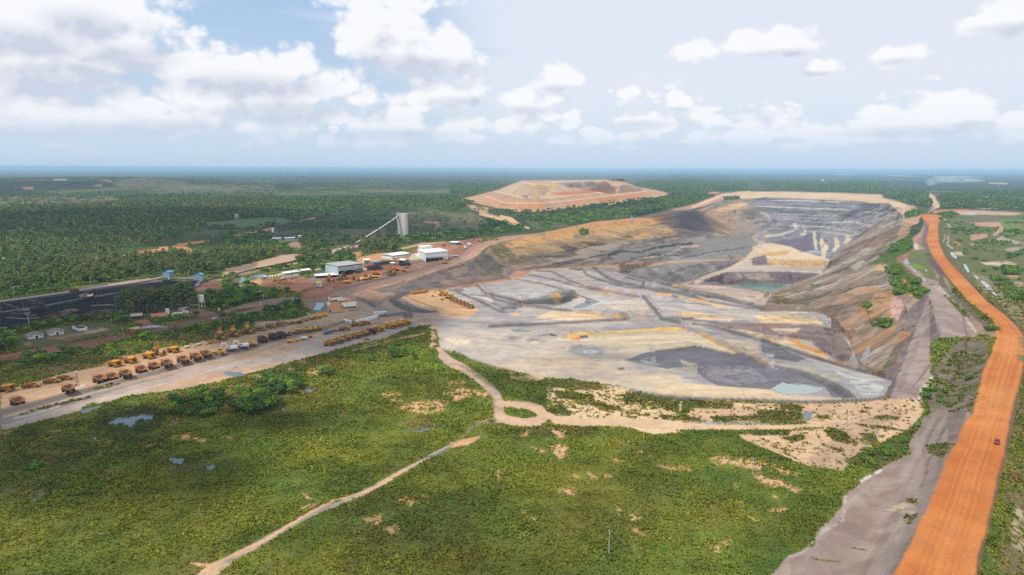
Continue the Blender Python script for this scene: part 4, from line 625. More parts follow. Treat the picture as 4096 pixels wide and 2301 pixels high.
# bare patches in the grassland
for s_ in ('C4 270,140 340,125 430,135 410,155 320,158', 'C4 355,175 450,180 430,195 370,190', 'C4 410,240 530,200 700,185 770,200 740,250 620,290 520,265', 'C4 720,135 860,95 1050,120 1080,170 960,150 800,190 820,150', 'C4 770,60 900,40 900,50 800,70', 'C4 1000,330 1080,315 1060,330 1010,340', 'C4 1290,440 1360,405 1350,440 1310,450', 'C4 1500,390 1600,400 1620,450 1560,460', 'C4 1340,500 1420,530 1500,560 1440,560', 'C4 1500,520 1570,500 1640,530 1610,600 1570,610', 'C4 1550,830 1640,815 1710,840 1680,870 1590,865', 'C4 1120,690 1180,690 1170,715 1130,765 1120,740', 'C4 1330,1030 1400,1030 1420,1055 1360,1060', 'C4 1870,720 1940,715 1950,735 1900,740', 'C4 1940,600 2000,610 2060,635 1970,625', 'C4 2280,650 2468,660 2468,690 2330,670', 'C4 1990,490 2090,475 2080,485 2020,505', 'C4 2120,560 2170,535 2175,560', 'C4 2220,590 2260,585 2250,600',
           'C4 160,1040 280,1010 290,1040 270,1090 200,1085', 'C4 300,1110 400,1080 410,1110 360,1150', 'C4 400,890 520,905 510,940 440,925', 'C4 580,880 640,890 630,905', 'C4 160,1270 210,1230 200,1265', 'C4 2080,1110 2130,1105 2200,1170 2130,1160', 'C4 2080,1000 2150,1000 2170,1040 2100,1060', 'C4 1980,950 2030,970 2010,1010', 'C4 1650,710 1720,740 1700,745', 'C4 1760,700 1860,750 1820,755', 'C4 1300,980 1330,990 1310,995',
           'C3 1230,460 1350,425 1430,450 1530,470 1450,485 1380,470 1270,475', 'C3 1610,450 1700,440 1680,465', 'C3 1010,510 1110,500 1090,525 1030,520', 'C3 820,520 880,525 840,535', 'C3 300,455 370,450 360,470 320,470', 'C3 340,410 430,385 440,405 370,425', 'C3 710,510 780,495 790,515 730,522', 'C3 720,555 770,555 740,565', 'C3 0,410 90,400 60,430 0,435', 'C3 1780,90 1810,80 1800,110', 'C3 1800,10 1960,-5 1970,10 1900,25', 'C3 1440,60 1600,20 1640,30 1560,60', 'C3 2190,850 2230,880 2250,900 2210,895', 'C3 2170,960 2230,940 2300,930 2280,960 2200,975',
           'C5 180,610 280,575 340,590 330,620 300,650 250,650', 'C5 330,620 420,600 600,640 620,655 560,690 450,670 340,640', 'C5 500,710 560,710 600,750 700,760 780,800 860,830 830,850 700,800 650,820 560,770', 'C5 640,870 690,880 670,895', 'C5 620,980 760,955 740,990 640,1000', 'C5 760,820 860,820 820,850', 'C5 420,910 440,940 420,960', 'C5 180,1230 230,1250 340,1185 320,1230 270,1290 240,1295', 'C5 0,660 70,690 50,700 0,690', 'C5 360,790 400,800 400,815', 'C5 640,650 710,680 830,710 830,730 700,700', 'C5 480,1025 550,1055 520,1060', 'C5 200,950 250,960 230,968', 'B3 2080,1370 2160,1345 2300,1380 2250,1447 2080,1447', 'B3 1690,1340 1800,1330 1790,1370', 'B3 1840,1205 2060,1195 2050,1215 1860,1222'):
    paint(s_, (230, 184, 142), cover=.44, warp=9, grain=16, feather=8)
for s_ in ('C3 130,860 250,815 370,810 380,840 300,880 140,890', 'C3 0,830 100,790 300,740 250,790 80,860 0,870', 'C3 690,730 760,690 880,670 900,720 760,770', 'C3 1200,310 1300,310 1390,340 1200,390', 'C3 1490,290 1560,280 1600,310 1500,325', 'C3 330,560 400,540 400,640 340,650', 'C3 1100,200 1500,80 1800,60 1850,120 1640,300 1620,180', 'B4 1420,1180 1700,1170 1850,1230 1760,1300 1560,1300', 'A1 180,1000 500,960 900,930 860,960 400,1040', 'A1 1200,690 1700,650 2000,690 1600,760 1300,790', 'C3 1210,655 1500,640 1380,690 1290,700', 'C4 430,340 560,320 690,360 670,400 520,400'):
    paint(s_, (140, 124, 96), bare=None, cover=.40, warp=10, alpha=.75)
paint('C3 700,270 1100,200 1200,330 1100,420 700,400', (74, 84, 52), bare=None, cover=.4, alpha=.8); paint('C3 1200,590 1640,540 1560,600 1380,690 1240,680', (70, 80, 40), bare=None, alpha=.6, cover=.35)
paint('C3 0,400 1200,380 1200,560 600,640 0,700', (74, 82, 42), bare=None, alpha=.6, feather=30, cover=.4, grain=60); paint('C4 0,900 900,850 1100,1447 0,1447', (84, 82, 48), bare=None, alpha=.5, feather=40, cover=.42, grain=70)  # broad dark patches: cloud shade put into the grass colour
paint('C6 350,760 850,800 1250,950 1180,1150 900,1090 700,1000 500,870', (72, 86, 42), bare=None, alpha=.7, feather=12, cover=.3)
paint('C3 0,700 1300,640 2000,900 1600,1300 600,1400 0,1300', (118, 124, 54), bare=None, alpha=.55, feather=60, cover=.46, grain=90); paint('C4 900,1000 2400,700 C5 400,900 200,1447 C4 1200,1447', (118, 120, 56), bare=None, alpha=.5, feather=60, cover=.46, grain=90)
# grey haul strip bottom right and its slope to the orange road
paint('C5 1700,400 1640,470 1630,570 1400,690 1160,880 1150,960 980,1120 950,1240 760,1310 640,1447 500,1600 1500,1600 1620,1447 1840,930 1940,650 2060,370 2110,310 2000,200 1960,240 1780,280', (164, 144, 132), col2=(176, 158, 146), warp=6, grain=60)
paint('C5 1740,300 2040,200 2060,360 1940,650 1840,930 1700,1250 1560,1447 1440,1447 1560,1250 1600,1100 1700,900 1760,650 1700,480', (134, 118, 110), col2=(148, 132, 124), warp=10, feather=8, mott=.18); stroke('C5 1940,650,40 1840,930,50 1690,1250,60 1620,1447,70', (142, 112, 94), alpha=.8, warp=10, feather=10)
paint('C5 1440,970 1600,920 1700,960 1680,1010 1560,990', (212, 190, 160), cover=.4); stroke('C5 1290,765,14 1360,730,14 1430,690,12', (220, 212, 204), cover=.36); stroke('C5 760,1320,12 860,1290,12 960,1190,12 1010,1130,14 1160,1050,10 1180,880,12', (206, 194, 184), cover=.45)
for s_ in ('C5 1740,510 1900,490 1940,520 1880,600 1780,570', 'C5 1620,900 1700,890 1690,940', 'C5 1590,1020 1700,1010 1650,1080 1590,1080', 'C5 1210,1245 1350,1265 1340,1275', 'C5 900,1310 1000,1335 1140,1345 1130,1355 960,1340', 'C5 1940,500 2020,500 1990,530'): paint(s_, (96, 102, 58), bare=False, cover=.36, warp=8)
ruts('C5 1700,450 1500,800 1200,1200 1000,1447', 2.5, (190, 176, 168), .45); ruts('C5 1700,450 1500,800 1200,1200 1000,1447', 6, (140, 122, 116), .4, 9)
# ---- right of the orange road
paint('A5 960,430 1100,410 1600,430 1703,420 1703,1447 1640,1400 1550,1270 1300,1060 1160,890 1040,780 990,690 985,500', (104, 116, 62), col2=(120, 118, 80), bare=None, warp=4, alpha=.9)
paint('A5 1090,405 1300,398 1600,415 1703,430 1600,440 1150,430', (206, 172, 148), warp=3); paint('A5 1160,420 1250,408 1320,415 1310,438 1180,435', (196, 192, 188), cover=.4, mott=.3)
paint('A5 1200,500 1500,490 1560,540 1480,600 1440,600 1500,540 1240,515', (204, 160, 130), cover=.2, warp=3); stroke('A5 1460,600,9 1500,570,8 1560,545,12 1540,515,12 1480,495,10', (190, 156, 136)); stroke('A5 1703,680,12 1600,650,12 1520,630,14 1490,635,10 1530,615,8', (188, 168, 150)); paint('A5 1540,720 1703,690 1703,715 1600,740', (176, 162, 150))
paint('A5 1250,600 1400,590 1400,620 1270,645', (206, 158, 128), cover=.36); paint('A5 1110,655 1150,650 1190,680 1150,690', (196, 128, 92)); paint('A5 1250,665 1300,665 1300,680 1260,680', (196, 138, 104)); stroke('A5 1040,470,4 1100,540,5', (190, 180, 160)); stroke('A5 1050,600,4 1040,660,4', (196, 176, 150)); stroke('A5 1080,610,5 1070,680,6 1110,710,6', (190, 184, 168)); stroke('A5 1600,545,4 1703,535,4', (186, 178, 140))
paint('A5 1280,440 1500,460 1550,490 1280,495', (124, 116, 106), cover=.4); paint('A5 1500,480 1703,480 1703,650 1560,600', (120, 142, 62), bare=False, cover=.35); paint('A5 1340,830 1560,815 1640,840 1600,870 1400,850', (214, 200, 176), cover=.4); paint('A5 1560,985 1703,995 1703,1040 1640,1020', (210, 192, 168), cover=.4); paint('A5 1120,740 1200,740 1200,770 1140,765', (206, 190, 160), cover=.4); paint('A5 1560,930 1660,935 1650,960 1590,955', (216, 170, 130), cover=.45)
paint('A5 1250,890 1420,960 1500,1060 1703,1240 1703,1400 1540,1220 1350,1040', (150, 136, 108), cover=.4, warp=8); stroke('A5 960,440,14 1000,690,14 1050,790,14 1170,900,16 1310,1070,18 1430,1180,18 1560,1280,22 1700,1430,26 C5 2420,30,40 2370,300,44 2310,560,46 2220,900,50 2120,1270,54 2090,1447,56', (132, 104, 84), warp=6, feather=5, mott=.2)
paint('C5 2400,900 2468,880 2468,1447 2350,1400 2380,1100', (196, 176, 150), cover=.46); stroke('C5 2380,1100,16 2440,1040,16', (206, 184, 156), cover=.4)
for s_ in ('C5 1790,40 1960,-160 2190,-200 2200,0 2150,300 1960,300 1850,200', 'C5 1960,560 1840,930 1640,1330 1560,1447 1690,1447 1850,1050 1990,650'): paint(s_, (96, 104, 58), bare=False, cover=.56, warp=12, grain=30)
paint('A2 1575,1090 1640,1040 1740,1012 1870,998 1800,1035 1720,1050 1660,1090 1720,1150 1800,1185 1940,1195 2050,1185 2040,1200 1940,1212 1780,1205 1640,1150', (120, 113, 112), mott=.2, warp=3)
stroke('A2 1080,1010,16 1200,990,18 1450,935,18 1750,860,16 2100,755,14 2260,690,14', (150, 126, 112), warp=3, alpha=.85)
# the orange running surface
sx, sd_, sh = ROADS, ROADD, ROADH
m = np.zeros((NR, NA)); m[sx] = sstep(.6, -.4, sd_-sh+(fbm(GX[sx], GY[sx], 9, 3, 5)-.5)*1.6); m = m.ravel()
lane = np.zeros((NR, NA)); lane[sx] = sd_/np.maximum(sh, 1); lane = lane.ravel()
oc = mix(np.tile(alb((206, 122, 60)), (NV, 1)), alb((220, 142, 80)), sstep(.3, .7, fbm(X1, Y1, 50, 4, 61)))
oc = mix(oc, alb((200, 108, 48)), sstep(.45, .7, vnoise(lane*4, D1/900, 62))*.3); oc = mix(oc, alb((236, 164, 100)), sstep(.55, .8, vnoise(lane*9+3, D1/700, 63))*.35)
C[:] = mix(C, oc, m); VEG *= 1-m
stroke('A5 960,412,9 1000,405,8 1100,400,8 1250,398,6', (208, 140, 96), feather=2); stroke('A5 925,275,16 945,300,26 960,330,26 985,360,22', (224, 190, 152), feather=2, warp=3)
paint('A5 30,150 50,140 45,160', (226, 214, 200)); stroke('A5 1350,296,4 1420,297,4', (236, 236, 236)); stroke('A5 1290,325,6 1400,332,7', (214, 206, 190), cover=.4); stroke('A5 1420,172,6 1560,178,6', (206, 176, 150), cover=.35); stroke('A5 1320,380,4 1480,384,5', (196, 190, 180)); stroke('A5 1600,265,3 1625,267,3', (240, 240, 240))
paint('F 4080,900 4460,900 4460,2400 3960,2400 4090,1500', (128, 120, 84), bare=None, cover=.46, feather=20, warp=20, grain=60)
# ---- waste dump
paint('A3 60,310 170,285 240,270 380,235 440,210 590,152 1290,145 1440,160 1560,210 1700,230 1810,258 1500,305 1100,355 820,390 600,394 400,382 200,337', (212, 166, 128), warp=2, mott=.10, feather=2)
for s_, c_, cv in (('A3 380,240 450,212 590,160 700,185 850,185 1250,155 1430,165 1550,205 1400,235 1100,262 820,292 600,292', (210, 182, 150), None), ('A3 600,165 700,180 830,182 850,155 1280,146 1300,155 1000,165 830,210 680,205', (226, 184, 130), .25), ('A3 850,250 1100,235 1420,195 1420,215 1100,265 900,275', (210, 140, 104), .3),
   ('A3 1000,232 1300,205 1420,212 1100,240', (206, 150, 118), None), ('A3 330,290 560,330 760,330 1100,305 1600,240 1600,262 1100,345 820,385 600,390 400,350 300,300', (216, 156, 112), .3), ('A3 1150,300 1600,255 1680,262 1300,330', (212, 144, 100), .35), ('A3 380,245 440,250 620,300 800,300 1100,270 1000,300 700,325 420,300 300,275', (196, 158, 128), None), ('A3 600,270 660,275 680,295 590,292', (146, 130, 136), None), ('A3 620,175 680,195 640,205 600,185', (196, 170, 146), None), ('A3 880,170 1180,155 1250,190 1000,215', (160, 150, 148), .4), ('A3 820,340 1000,330 1000,350 800,385 780,370', (190, 160, 140), None), ('A3 520,320 620,325 640,335 560,345', (216, 170, 120), None)): paint(s_, c_, cover=cv, feather=3, warp=4)
for s_ in ('A3 370,240,3 590,292,4 820,292,4 1110,264,3 1545,209,3', 'A3 290,275,3 430,328,3 560,340,3 760,338,3 1050,310,3 1620,237,3', 'A3 600,163,3 700,180,4 850,182,4'): stroke(s_, (226, 206, 184), feather=1.5, warp=1)
ixd = np.nonzero(DUMP.ravel() > 0)[0]; C[ixd] *= (1+(fbm(across.ravel()[ixd], along.ravel()[ixd]*.1, 16, 3, 77)-.5)*.45)[:, None]
# tone variation down the pit walls (rills)
wl_ = (WALL.ravel()*(1-DUMP.ravel())); gl = fbm(across.ravel(), along.ravel()*.12, 11, 4, 21, .6); C *= (1+(gl-.5)*.5*wl_)[:, None]
zl = Z1+warp.ravel()*1.1+(X1+Y1)*.006; hm_ = (1-RIGHT.ravel())*sstep(.05, .16, SLOPE.ravel())*(BASE.ravel() < 9)*(1-DUMP.ravel())*(BASE.ravel() < -.5)
l1 = vnoise(zl/1.7, fbm(X1, Y1, 90, 2, 82)*4, 81); l2 = vnoise(zl/5.2, fbm(X1, Y1, 160, 2, 84)*4, 83)
C *= (1-hm_*(sstep(.5, .8, l1)*.34+sstep(.5, .75, l2)*.30-sstep(.5, .2, l2)*.12))[:, None]
bf = sstep(-.4, -2.5, BASE.ravel())*(1-sstep(.1, .2, SLOPE.ravel()))*(1-sstep(1300, 1500, Y1)); st = fbm(X1*.16+Y1*.05, Y1-X1*.12, 9, 5, 85, .62); st2 = fbm(X1*.3, Y1, 60, 4, 86, .6)
C *= (1+bf*((st-.5)*.75+(st2-.52)*.55))[:, None]*(1-bf[:, None]*np.array([.06, .06, .065]))
# canopy lumps of the distant woods, so they are rough against the light
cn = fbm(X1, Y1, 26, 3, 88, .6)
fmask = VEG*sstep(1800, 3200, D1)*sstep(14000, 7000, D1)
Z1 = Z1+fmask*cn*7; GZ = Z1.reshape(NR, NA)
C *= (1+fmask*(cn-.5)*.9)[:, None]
C = np.clip(C, .004, .9)

# ---------------------------------------------------------------- build the sheet
def mesh_from(name, co, faces4=None, faces3=None, col=None, smooth=False, attr='tone'):
    me = bpy.data.meshes.new(name); co = np.asarray(co, np.float32); n = len(co)
    loops = []; tot = []
    if faces4 is not None and len(faces4): loops.append(np.asarray(faces4, np.int32).ravel()); tot.append(np.full(len(faces4), 4, np.int32))
    if faces3 is not None and len(faces3): loops.append(np.asarray(faces3, np.int32).ravel()); tot.append(np.full(len(faces3), 3, np.int32))
    loops = np.concatenate(loops); tot = np.concatenate(tot)
    me.vertices.add(n); me.vertices.foreach_set('co', co.ravel())
    me.loops.add(len(loops)); me.loops.foreach_set('vertex_index', loops)
    me.polygons.add(len(tot)); me.polygons.foreach_set('loop_start', np.concatenate([[0], np.cumsum(tot)[:-1]]).astype(np.int32))
    me.update(calc_edges=True)
    me.polygons.foreach_set('use_smooth', np.full(len(tot), smooth, bool))
    if col is not None:
        a = me.color_attributes.new(attr, 'FLOAT_COLOR', 'POINT'); c4 = np.ones((n, 4), np.float32); c4[:, :3] = col; a.data.foreach_set('color', c4.ravel())
    me.validate(); return me
i_ = np.arange(NR-1)[:, None]*NA; j_ = np.arange(NA)[None, :]; jn = (j_+1) % NA
F4 = np.stack([i_+j_, i_+jn, i_+NA+jn, i_+NA+j_], -1).reshape(-1, 4)
co = np.stack([X1, Y1, Z1], -1)
co = np.vstack([co, [[0, 0, 0]]]); C2 = np.vstack([C, [g1]]); F3 = np.stack([np.full(NA, NV), jn[0], j_[0]], -1)
# ---------------------------------------------------------------- sky: procedural cumulus and veil over a Sky Texture
class NT:
    """tiny node-graph writer"""
    def __init__(s, tree): s.t = tree; s.k = 0
    def n(s, typ, **kw):
        o = s.t.nodes.new(typ)
        for a, v in kw.items(): setattr(o, a, v)
        return o
    def put(s, sock, v):
        if v is None: return
        if hasattr(v, 'is_output'): s.t.links.new(v, sock)
        else: sock.default_value = v
    def m(s, op, a, b=None, c=None, clamp=False):
        o = s.n('ShaderNodeMath', operation=op, use_clamp=clamp)
        for i, v in enumerate((a, b, c)): s.put(o.inputs[i], v)
        return o.outputs[0]
    def v(s, op, a, b=None, out=0, scale=None):
        o = s.n('ShaderNodeVectorMath', operation=op); s.put(o.inputs[0], a); s.put(o.inputs[1], b)
        if scale is not None: s.put(o.inputs[3], scale)
        return o.outputs[out]
    def xyz(s, x, y, z=0.0):
        o = s.n('ShaderNodeCombineXYZ'); s.put(o.inputs[0], x); s.put(o.inputs[1], y); s.put(o.inputs[2], z); return o.outputs[0]
    def sep(s, v): o = s.n('ShaderNodeSeparateXYZ'); s.put(o.inputs[0], v); return o.outputs
    def noise(s, vec, scale, detail=5, rough=.55, dim='3D', dist=0.0):
        o = s.n('ShaderNodeTexNoise', noise_dimensions=dim); s.put(o.inputs['Vector'], vec); o.inputs['Scale'].default_value = scale
        o.inputs['Detail'].default_value = detail; o.inputs['Roughness'].default_value = rough; o.inputs['Distortion'].default_value = dist
        return o.outputs['Fac']
    def vor(s, vec, scale, feat='SMOOTH_F1', smooth=.5):
        o = s.n('ShaderNodeTexVoronoi', feature=feat, voronoi_dimensions='2D'); s.put(o.inputs['Vector'], vec); o.inputs['Scale'].default_value = scale
        if feat == 'SMOOTH_F1': o.inputs['Smoothness'].default_value = smooth
        return o.outputs['Distance']
    def step(s, a, b, x):
        o = s.n('ShaderNodeMapRange', interpolation_type='SMOOTHSTEP'); s.put(o.inputs['Value'], x); s.put(o.inputs['From Min'], a); s.put(o.inputs['From Max'], b); return o.outputs[0]
    def mixc(s, f, a, b, blend='MIX'):
        o = s.n('ShaderNodeMix', data_type='RGBA', blend_type=blend); s.put(o.inputs[0], f)
        for k, v in ((6, a), (7, b)): s.put(o.inputs[k], v if hasattr(v, 'is_output') else (*v, 1.0))
        return o.outputs[2]
world = bpy.data.worlds.new('World'); scene.world = world; world.use_nodes = True
wt = world.node_tree; wt.nodes.clear(); N = NT(wt)
def deg(px, py):
    d = ray(px, py); d = d/np.linalg.norm(d); return math.degrees(math.atan2(d[0], d[1])), math.degrees(math.asin(d[2]))
# one puff = (photo x, y, half width, half height, strength) read from the two sky crops
PUFFS = dict(S1=[(120,90,330,110,1.2),(420,70,330,130,1.2),(640,60,130,80,1.1),(300,200,330,110,1.2),(620,220,170,90,1.1),(700,290,140,50,1.0),(130,330,150,110,1.1),(300,380,230,80,1.2),(-60,400,110,60,1.0),(480,330,150,60,.8),
   (100,560,170,70,1.0),(330,560,220,80,1.0),(-20,560,90,90,1.0),(120,640,260,50,1.1),(420,640,200,50,1.0),(640,480,60,50,1.0),(720,560,120,70,1.1),(800,620,160,60,1.0),
   (960,340,110,90,1.1),(900,420,80,70,1.0),(1080,360,150,100,1.2),(1220,330,90,80,1.1),(1330,400,170,110,1.1),(1480,320,90,70,1.0),(1100,480,240,90,1.2),(1330,520,240,90,1.1),(1000,580,160,60,1.0),(1540,490,90,60,1.1),(1450,560,170,60,1.0),(1640,460,160,80,.8),
   (1260,640,110,40,1.0),(1000,620,70,50,1.0),(1500,660,110,40,1.0),(1700,590,120,40,.9),(1750,440,70,30,.9),(1780,500,130,30,.8),(1240,725,40,22,.9),(1330,700,50,30,1.0),(1680,655,35,28,1.0),(1640,700,60,30,1.0),(1400,770,30,18,.8),(460,765,90,26,.9),(290,720,60,20,.7),(880,690,90,24,.8),
   (1900,110,150,90,1.3),(1830,190,130,80,1.2),(2020,170,130,100,1.3),(2080,270,230,90,1.3),(2260,210,100,70,1.2),(2290,290,120,80,1.2),(1950,270,140,60,1.0),
   (1880,640,160,50,1.0),(2020,620,100,60,1.1),(1930,700,180,40,.9),(2110,500,110,50,1.0),(2240,470,160,70,1.0),(2360,420,80,70,.9),(2370,620,110,40,1.0),(2260,660,110,30,1.0),(2400,700,90,24,.9),(2010,560,80,30,1.0),(2130,400,80,40,.7),(1900,10,260,40,.8)],
  S2=[(235,390,90,60,1.2),(300,400,60,45,1.1),(200,430,80,40,1.0),(230,495,60,24,.8),(40,500,90,50,1.1),(90,560,120,40,1.0),(-20,630,90,40,1.0),(290,600,60,50,1.1),(200,585,60,30,1.0),(100,640,60,34,1.0),(830,520,70,38,1.2),(800,500,30,30,1.1),(580,465,70,26,.8),(500,460,30,16,.7),
   (1400,190,90,60,1.2),(1250,220,130,50,1.2),(1170,220,70,50,1.0),(1430,240,100,34,1.0),(960,250,130,44,.8),(1530,345,90,34,1.1),(1950,285,100,40,1.1),(2480,90,90,60,1.2),(2560,60,80,80,1.2),(2400,120,90,34,1.1),
   (640,600,110,34,1.0),(560,610,50,24,1.0),(230,700,90,24,1.0),(420,680,90,36,1.0),(600,690,90,26,1.0),(700,680,60,30,1.0),(350,710,120,20,.9),(580,740,60,14,1.0),(780,640,70,34,1.0),(930,590,70,40,1.0),(880,720,90,20,1.0),(980,690,90,30,1.0),(1120,700,60,34,1.0),(1250,680,100,30,1.1),(1500,670,90,32,1.2),(1200,620,80,24,.7),(1420,740,110,24,.8),(1620,660,60,24,.9),(1640,720,70,34,.8),(1350,610,60,24,.6),
   (1900,620,120,50,1.2),(1850,580,80,40,1.0),(1980,600,90,40,1.1),(2200,500,90,40,1.2),(2120,560,90,50,1.1),(2240,590,130,50,1.2),(2330,560,60,60,1.1),(2180,640,130,34,1.1),(1780,640,90,34,1.0),(2390,670,80,34,1.0),(2540,610,70,34,.9),(2500,700,90,24,.9),(1900,700,260,20,.7)])
grp = bpy.data.node_groups.new('cloud_density', 'ShaderNodeTree')
grp.interface.new_socket('Dir', in_out='INPUT', socket_type='NodeSocketVector')
grp.interface.new_socket('Density', in_out='OUTPUT', socket_type='NodeSocketFloat')
G = NT(grp); gi = G.n('NodeGroupInput').outputs[0]; go = G.n('NodeGroupOutput')
sp_ = G.sep(gi); uu, vv = sp_[0], sp_[1]
hv = G.m('ADD', G.m('MAXIMUM', vv, 0.0), 7.0)
q_ = G.xyz(G.m('MULTIPLY', uu, .085), G.m('MULTIPLY', vv, .105))
n1 = G.noise(q_, 2.1, 7, .60); n2 = G.noise(q_, 6.5, 4, .55); vo = G.vor(G.v('ADD', q_, G.v('SCALE', G.xyz(n2, n1), scale=.10)), 8.5); vo2 = G.vor(G.v('ADD', q_, G.v('SCALE', G.xyz(n1, n2), scale=.06)), 19.0)
acc = None
for cr, lst in PUFFS.items():
    for (x, y, a, b, s_) in lst:
        c_ = CROP[cr]; X_, Y_ = c_[0]+x*c_[2], c_[1]+y*c_[2]; u0, v0 = deg(X_, Y_)
        ua = a*c_[2]/FOC*57.3*1.22; vb = b*c_[2]/FOC*57.3*1.24
        L_ = G.v('LENGTH', G.v('MULTIPLY', G.v('SUBTRACT', gi, (u0, v0, 0)), (1/ua, 1/vb, 0)), out=1)
        k = G.m('MULTIPLY', G.m('SUBTRACT', 1.0, L_), s_*.9)
        acc = k if acc is None else G.m('SMOOTH_MAX', acc, k, .12)
# outside the photographed part of the sky: scattered cumulus everywhere
els = G.m('SUBTRACT', G.m('MULTIPLY', G.step(.52, .66, G.noise(G.xyz(G.m('MULTIPLY', uu, .05), G.m('MULTIPLY', vv, .09)), 1.0, 2)), 1.2), .75)
outm = G.m('MAXIMUM', G.step(37, 44, G.m('ABSOLUTE', uu)), G.step(15.5, 20, vv))
acc = G.m('MAXIMUM', acc, G.m('ADD', els, G.m('MULTIPLY', G.m('SUBTRACT', outm, 1.0), 3.0)))
lump = G.m('ADD', G.m('ADD', G.m('MULTIPLY', G.m('SUBTRACT', n1, .5), 1.25), G.m('MULTIPLY', G.m('SUBTRACT', n2, .5), .85)), G.m('ADD', G.m('MULTIPLY', G.m('SUBTRACT', .38, vo), .52), G.m('MULTIPLY', G.m('SUBTRACT', .38, vo2), .22)))
low = G.m('MULTIPLY', G.step(.42, .62, G.noise(G.xyz(G.m('MULTIPLY', uu, .11), G.m('MULTIPLY', vv, .42)), 1.0, 3)), G.m('MULTIPLY', G.step(1.0, 2.4, vv), G.step(9.0, 4.5, vv)))
acc = G.m('SMOOTH_MAX', acc, G.m('SUBTRACT', G.m('MULTIPLY', low, .85), .55), .15)
G.put(go.inputs[0], G.m('ADD', acc, lump))
tc = N.n('ShaderNodeTexCoord').outputs['Generated']; sx_ = N.sep(tc)
U = N.m('MULTIPLY', N.m('ARCTAN2', sx_[0], sx_[1]), 57.2958); V = N.m('MULTIPLY', N.m('ARCSINE', sx_[2]), 57.2958)
UV = N.xyz(U, V)
def dens(off):
    g_ = N.n('ShaderNodeGroup'); g_.node_tree = grp; N.put(g_.inputs[0], N.v('ADD', UV, off)); return g_.outputs[0]
D0 = dens((0, 0, 0)); D1_ = dens((-.8, 1.7, 0))
alpha = N.step(-.14, .36, D0)
lit = N.m('ADD', .80, N.m('MULTIPLY', N.m('SUBTRACT', D0, D1_), .8), clamp=True)
thick = None
for cr, x, y, a, b in (('S1', 260, 410, 330, 70), ('S1', 120, 210, 240, 60), ('S1', 640, 290, 190, 50), ('S1', 420, 130, 160, 60), ('S1', 1250, 440, 330, 55), ('S1', 1420, 560, 260, 50), ('S1', 560, 660, 420, 36), ('S1', 90, 670, 280, 36), ('S1', 2060, 330, 260, 44), ('S1', 1960, 680, 330, 30), ('S1', 1080, 690, 260, 28), ('S1', 2330, 520, 180, 30), ('S1', 900, 640, 200, 30), ('S2', 1350, 275, 200, 22), ('S2', 230, 455, 110, 26), ('S2', 2050, 665, 300, 26), ('S2', 830, 553, 80, 14), ('S2', 1540, 375, 90, 14), ('S2', 1950, 315, 110, 18), ('S2', 640, 630, 160, 22), ('S2', 900, 740, 300, 20), ('S2', 60, 560, 170, 24), ('S2', 2480, 150, 140, 24)):
    c_ = CROP[cr]; u0, v0 = deg(c_[0]+x*c_[2], c_[1]+y*c_[2]); L_ = N.v('LENGTH', N.v('MULTIPLY', N.v('SUBTRACT', UV, (u0, v0, 0)), (FOC/(a*c_[2]*57.3*1.2), FOC/(b*c_[2]*57.3*1.3), 0)), out=1)
    k = N.step(1.25, .1, L_); thick = k if thick is None else N.m('MAXIMUM', thick, k)
thick = N.m('MULTIPLY', thick, N.m('ADD', .55, D0, clamp=True))
lit = N.m('SUBTRACT', lit, N.m('MULTIPLY', thick, .80), clamp=True)
sky = N.n('ShaderNodeTexSky', sky_type='NISHITA', sun_disc=False, sun_elevation=SUN_EL, sun_rotation=SUN_AZ, altitude=200.0, air_density=1.0, dust_density=1.6, ozone_density=1.6)
SK = .10                                                                   # strength of the background
def sc(c): return tuple(float(v)/SK for v in lin(c))
clear = N.mixc(.72, sky.outputs[0], N.mixc(N.step(1, 18, V), sc((204, 222, 241)), sc((168, 203, 241))))
cq = N.xyz(N.m('MULTIPLY', U, .035), N.m('MULTIPLY', V, .16))
ci = N.noise(cq, 1.6, 6, .55, dist=.5); ci2 = N.noise(N.xyz(N.m('MULTIPLY', U, .09), N.m('MULTIPLY', V, .5)), 1.0, 5, .5)
veil = N.m('MULTIPLY', N.step(-14, 2, N.m('ADD', U, N.m('MULTIPLY', N.m('SUBTRACT', ci, .5), 22.0))), N.step(.08, .36, N.m('ADD', N.m('MULTIPLY', ci, .7), N.m('MULTIPLY', ci2, .3))))
veil = N.m('MULTIPLY', N.m('MAXIMUM', veil, N.m('MULTIPLY', N.step(.46, .7, ci2), .5)), .85)
c1 = N.mixc(veil, clear, sc((225, 230, 240)))
c1 = N.mixc(N.m('MULTIPLY', N.step(7, 1.0, V), .8), c1, sc((200, 217, 236)))
ccol = N.mixc(lit, sc((200, 207, 222)), sc((243, 244, 247)))
c2 = N.mixc(N.m('MULTIPLY', alpha, N.m('ADD', .30, N.m('MULTIPLY', N.step(.6, 5.5, V), .66))), c1, ccol)
hz = N.mixc(N.m('MULTIPLY', N.step(3.4, -.2, V), .85), c2, sc((188, 209, 231)))
bg = N.n('ShaderNodeBackground'); N.put(bg.inputs[0], hz); bg.inputs[1].default_value = SK
world.cycles.sampling_method = 'NONE'
out = N.n('ShaderNodeOutputWorld'); wt.links.new(bg.outputs[0], out.inputs[0])
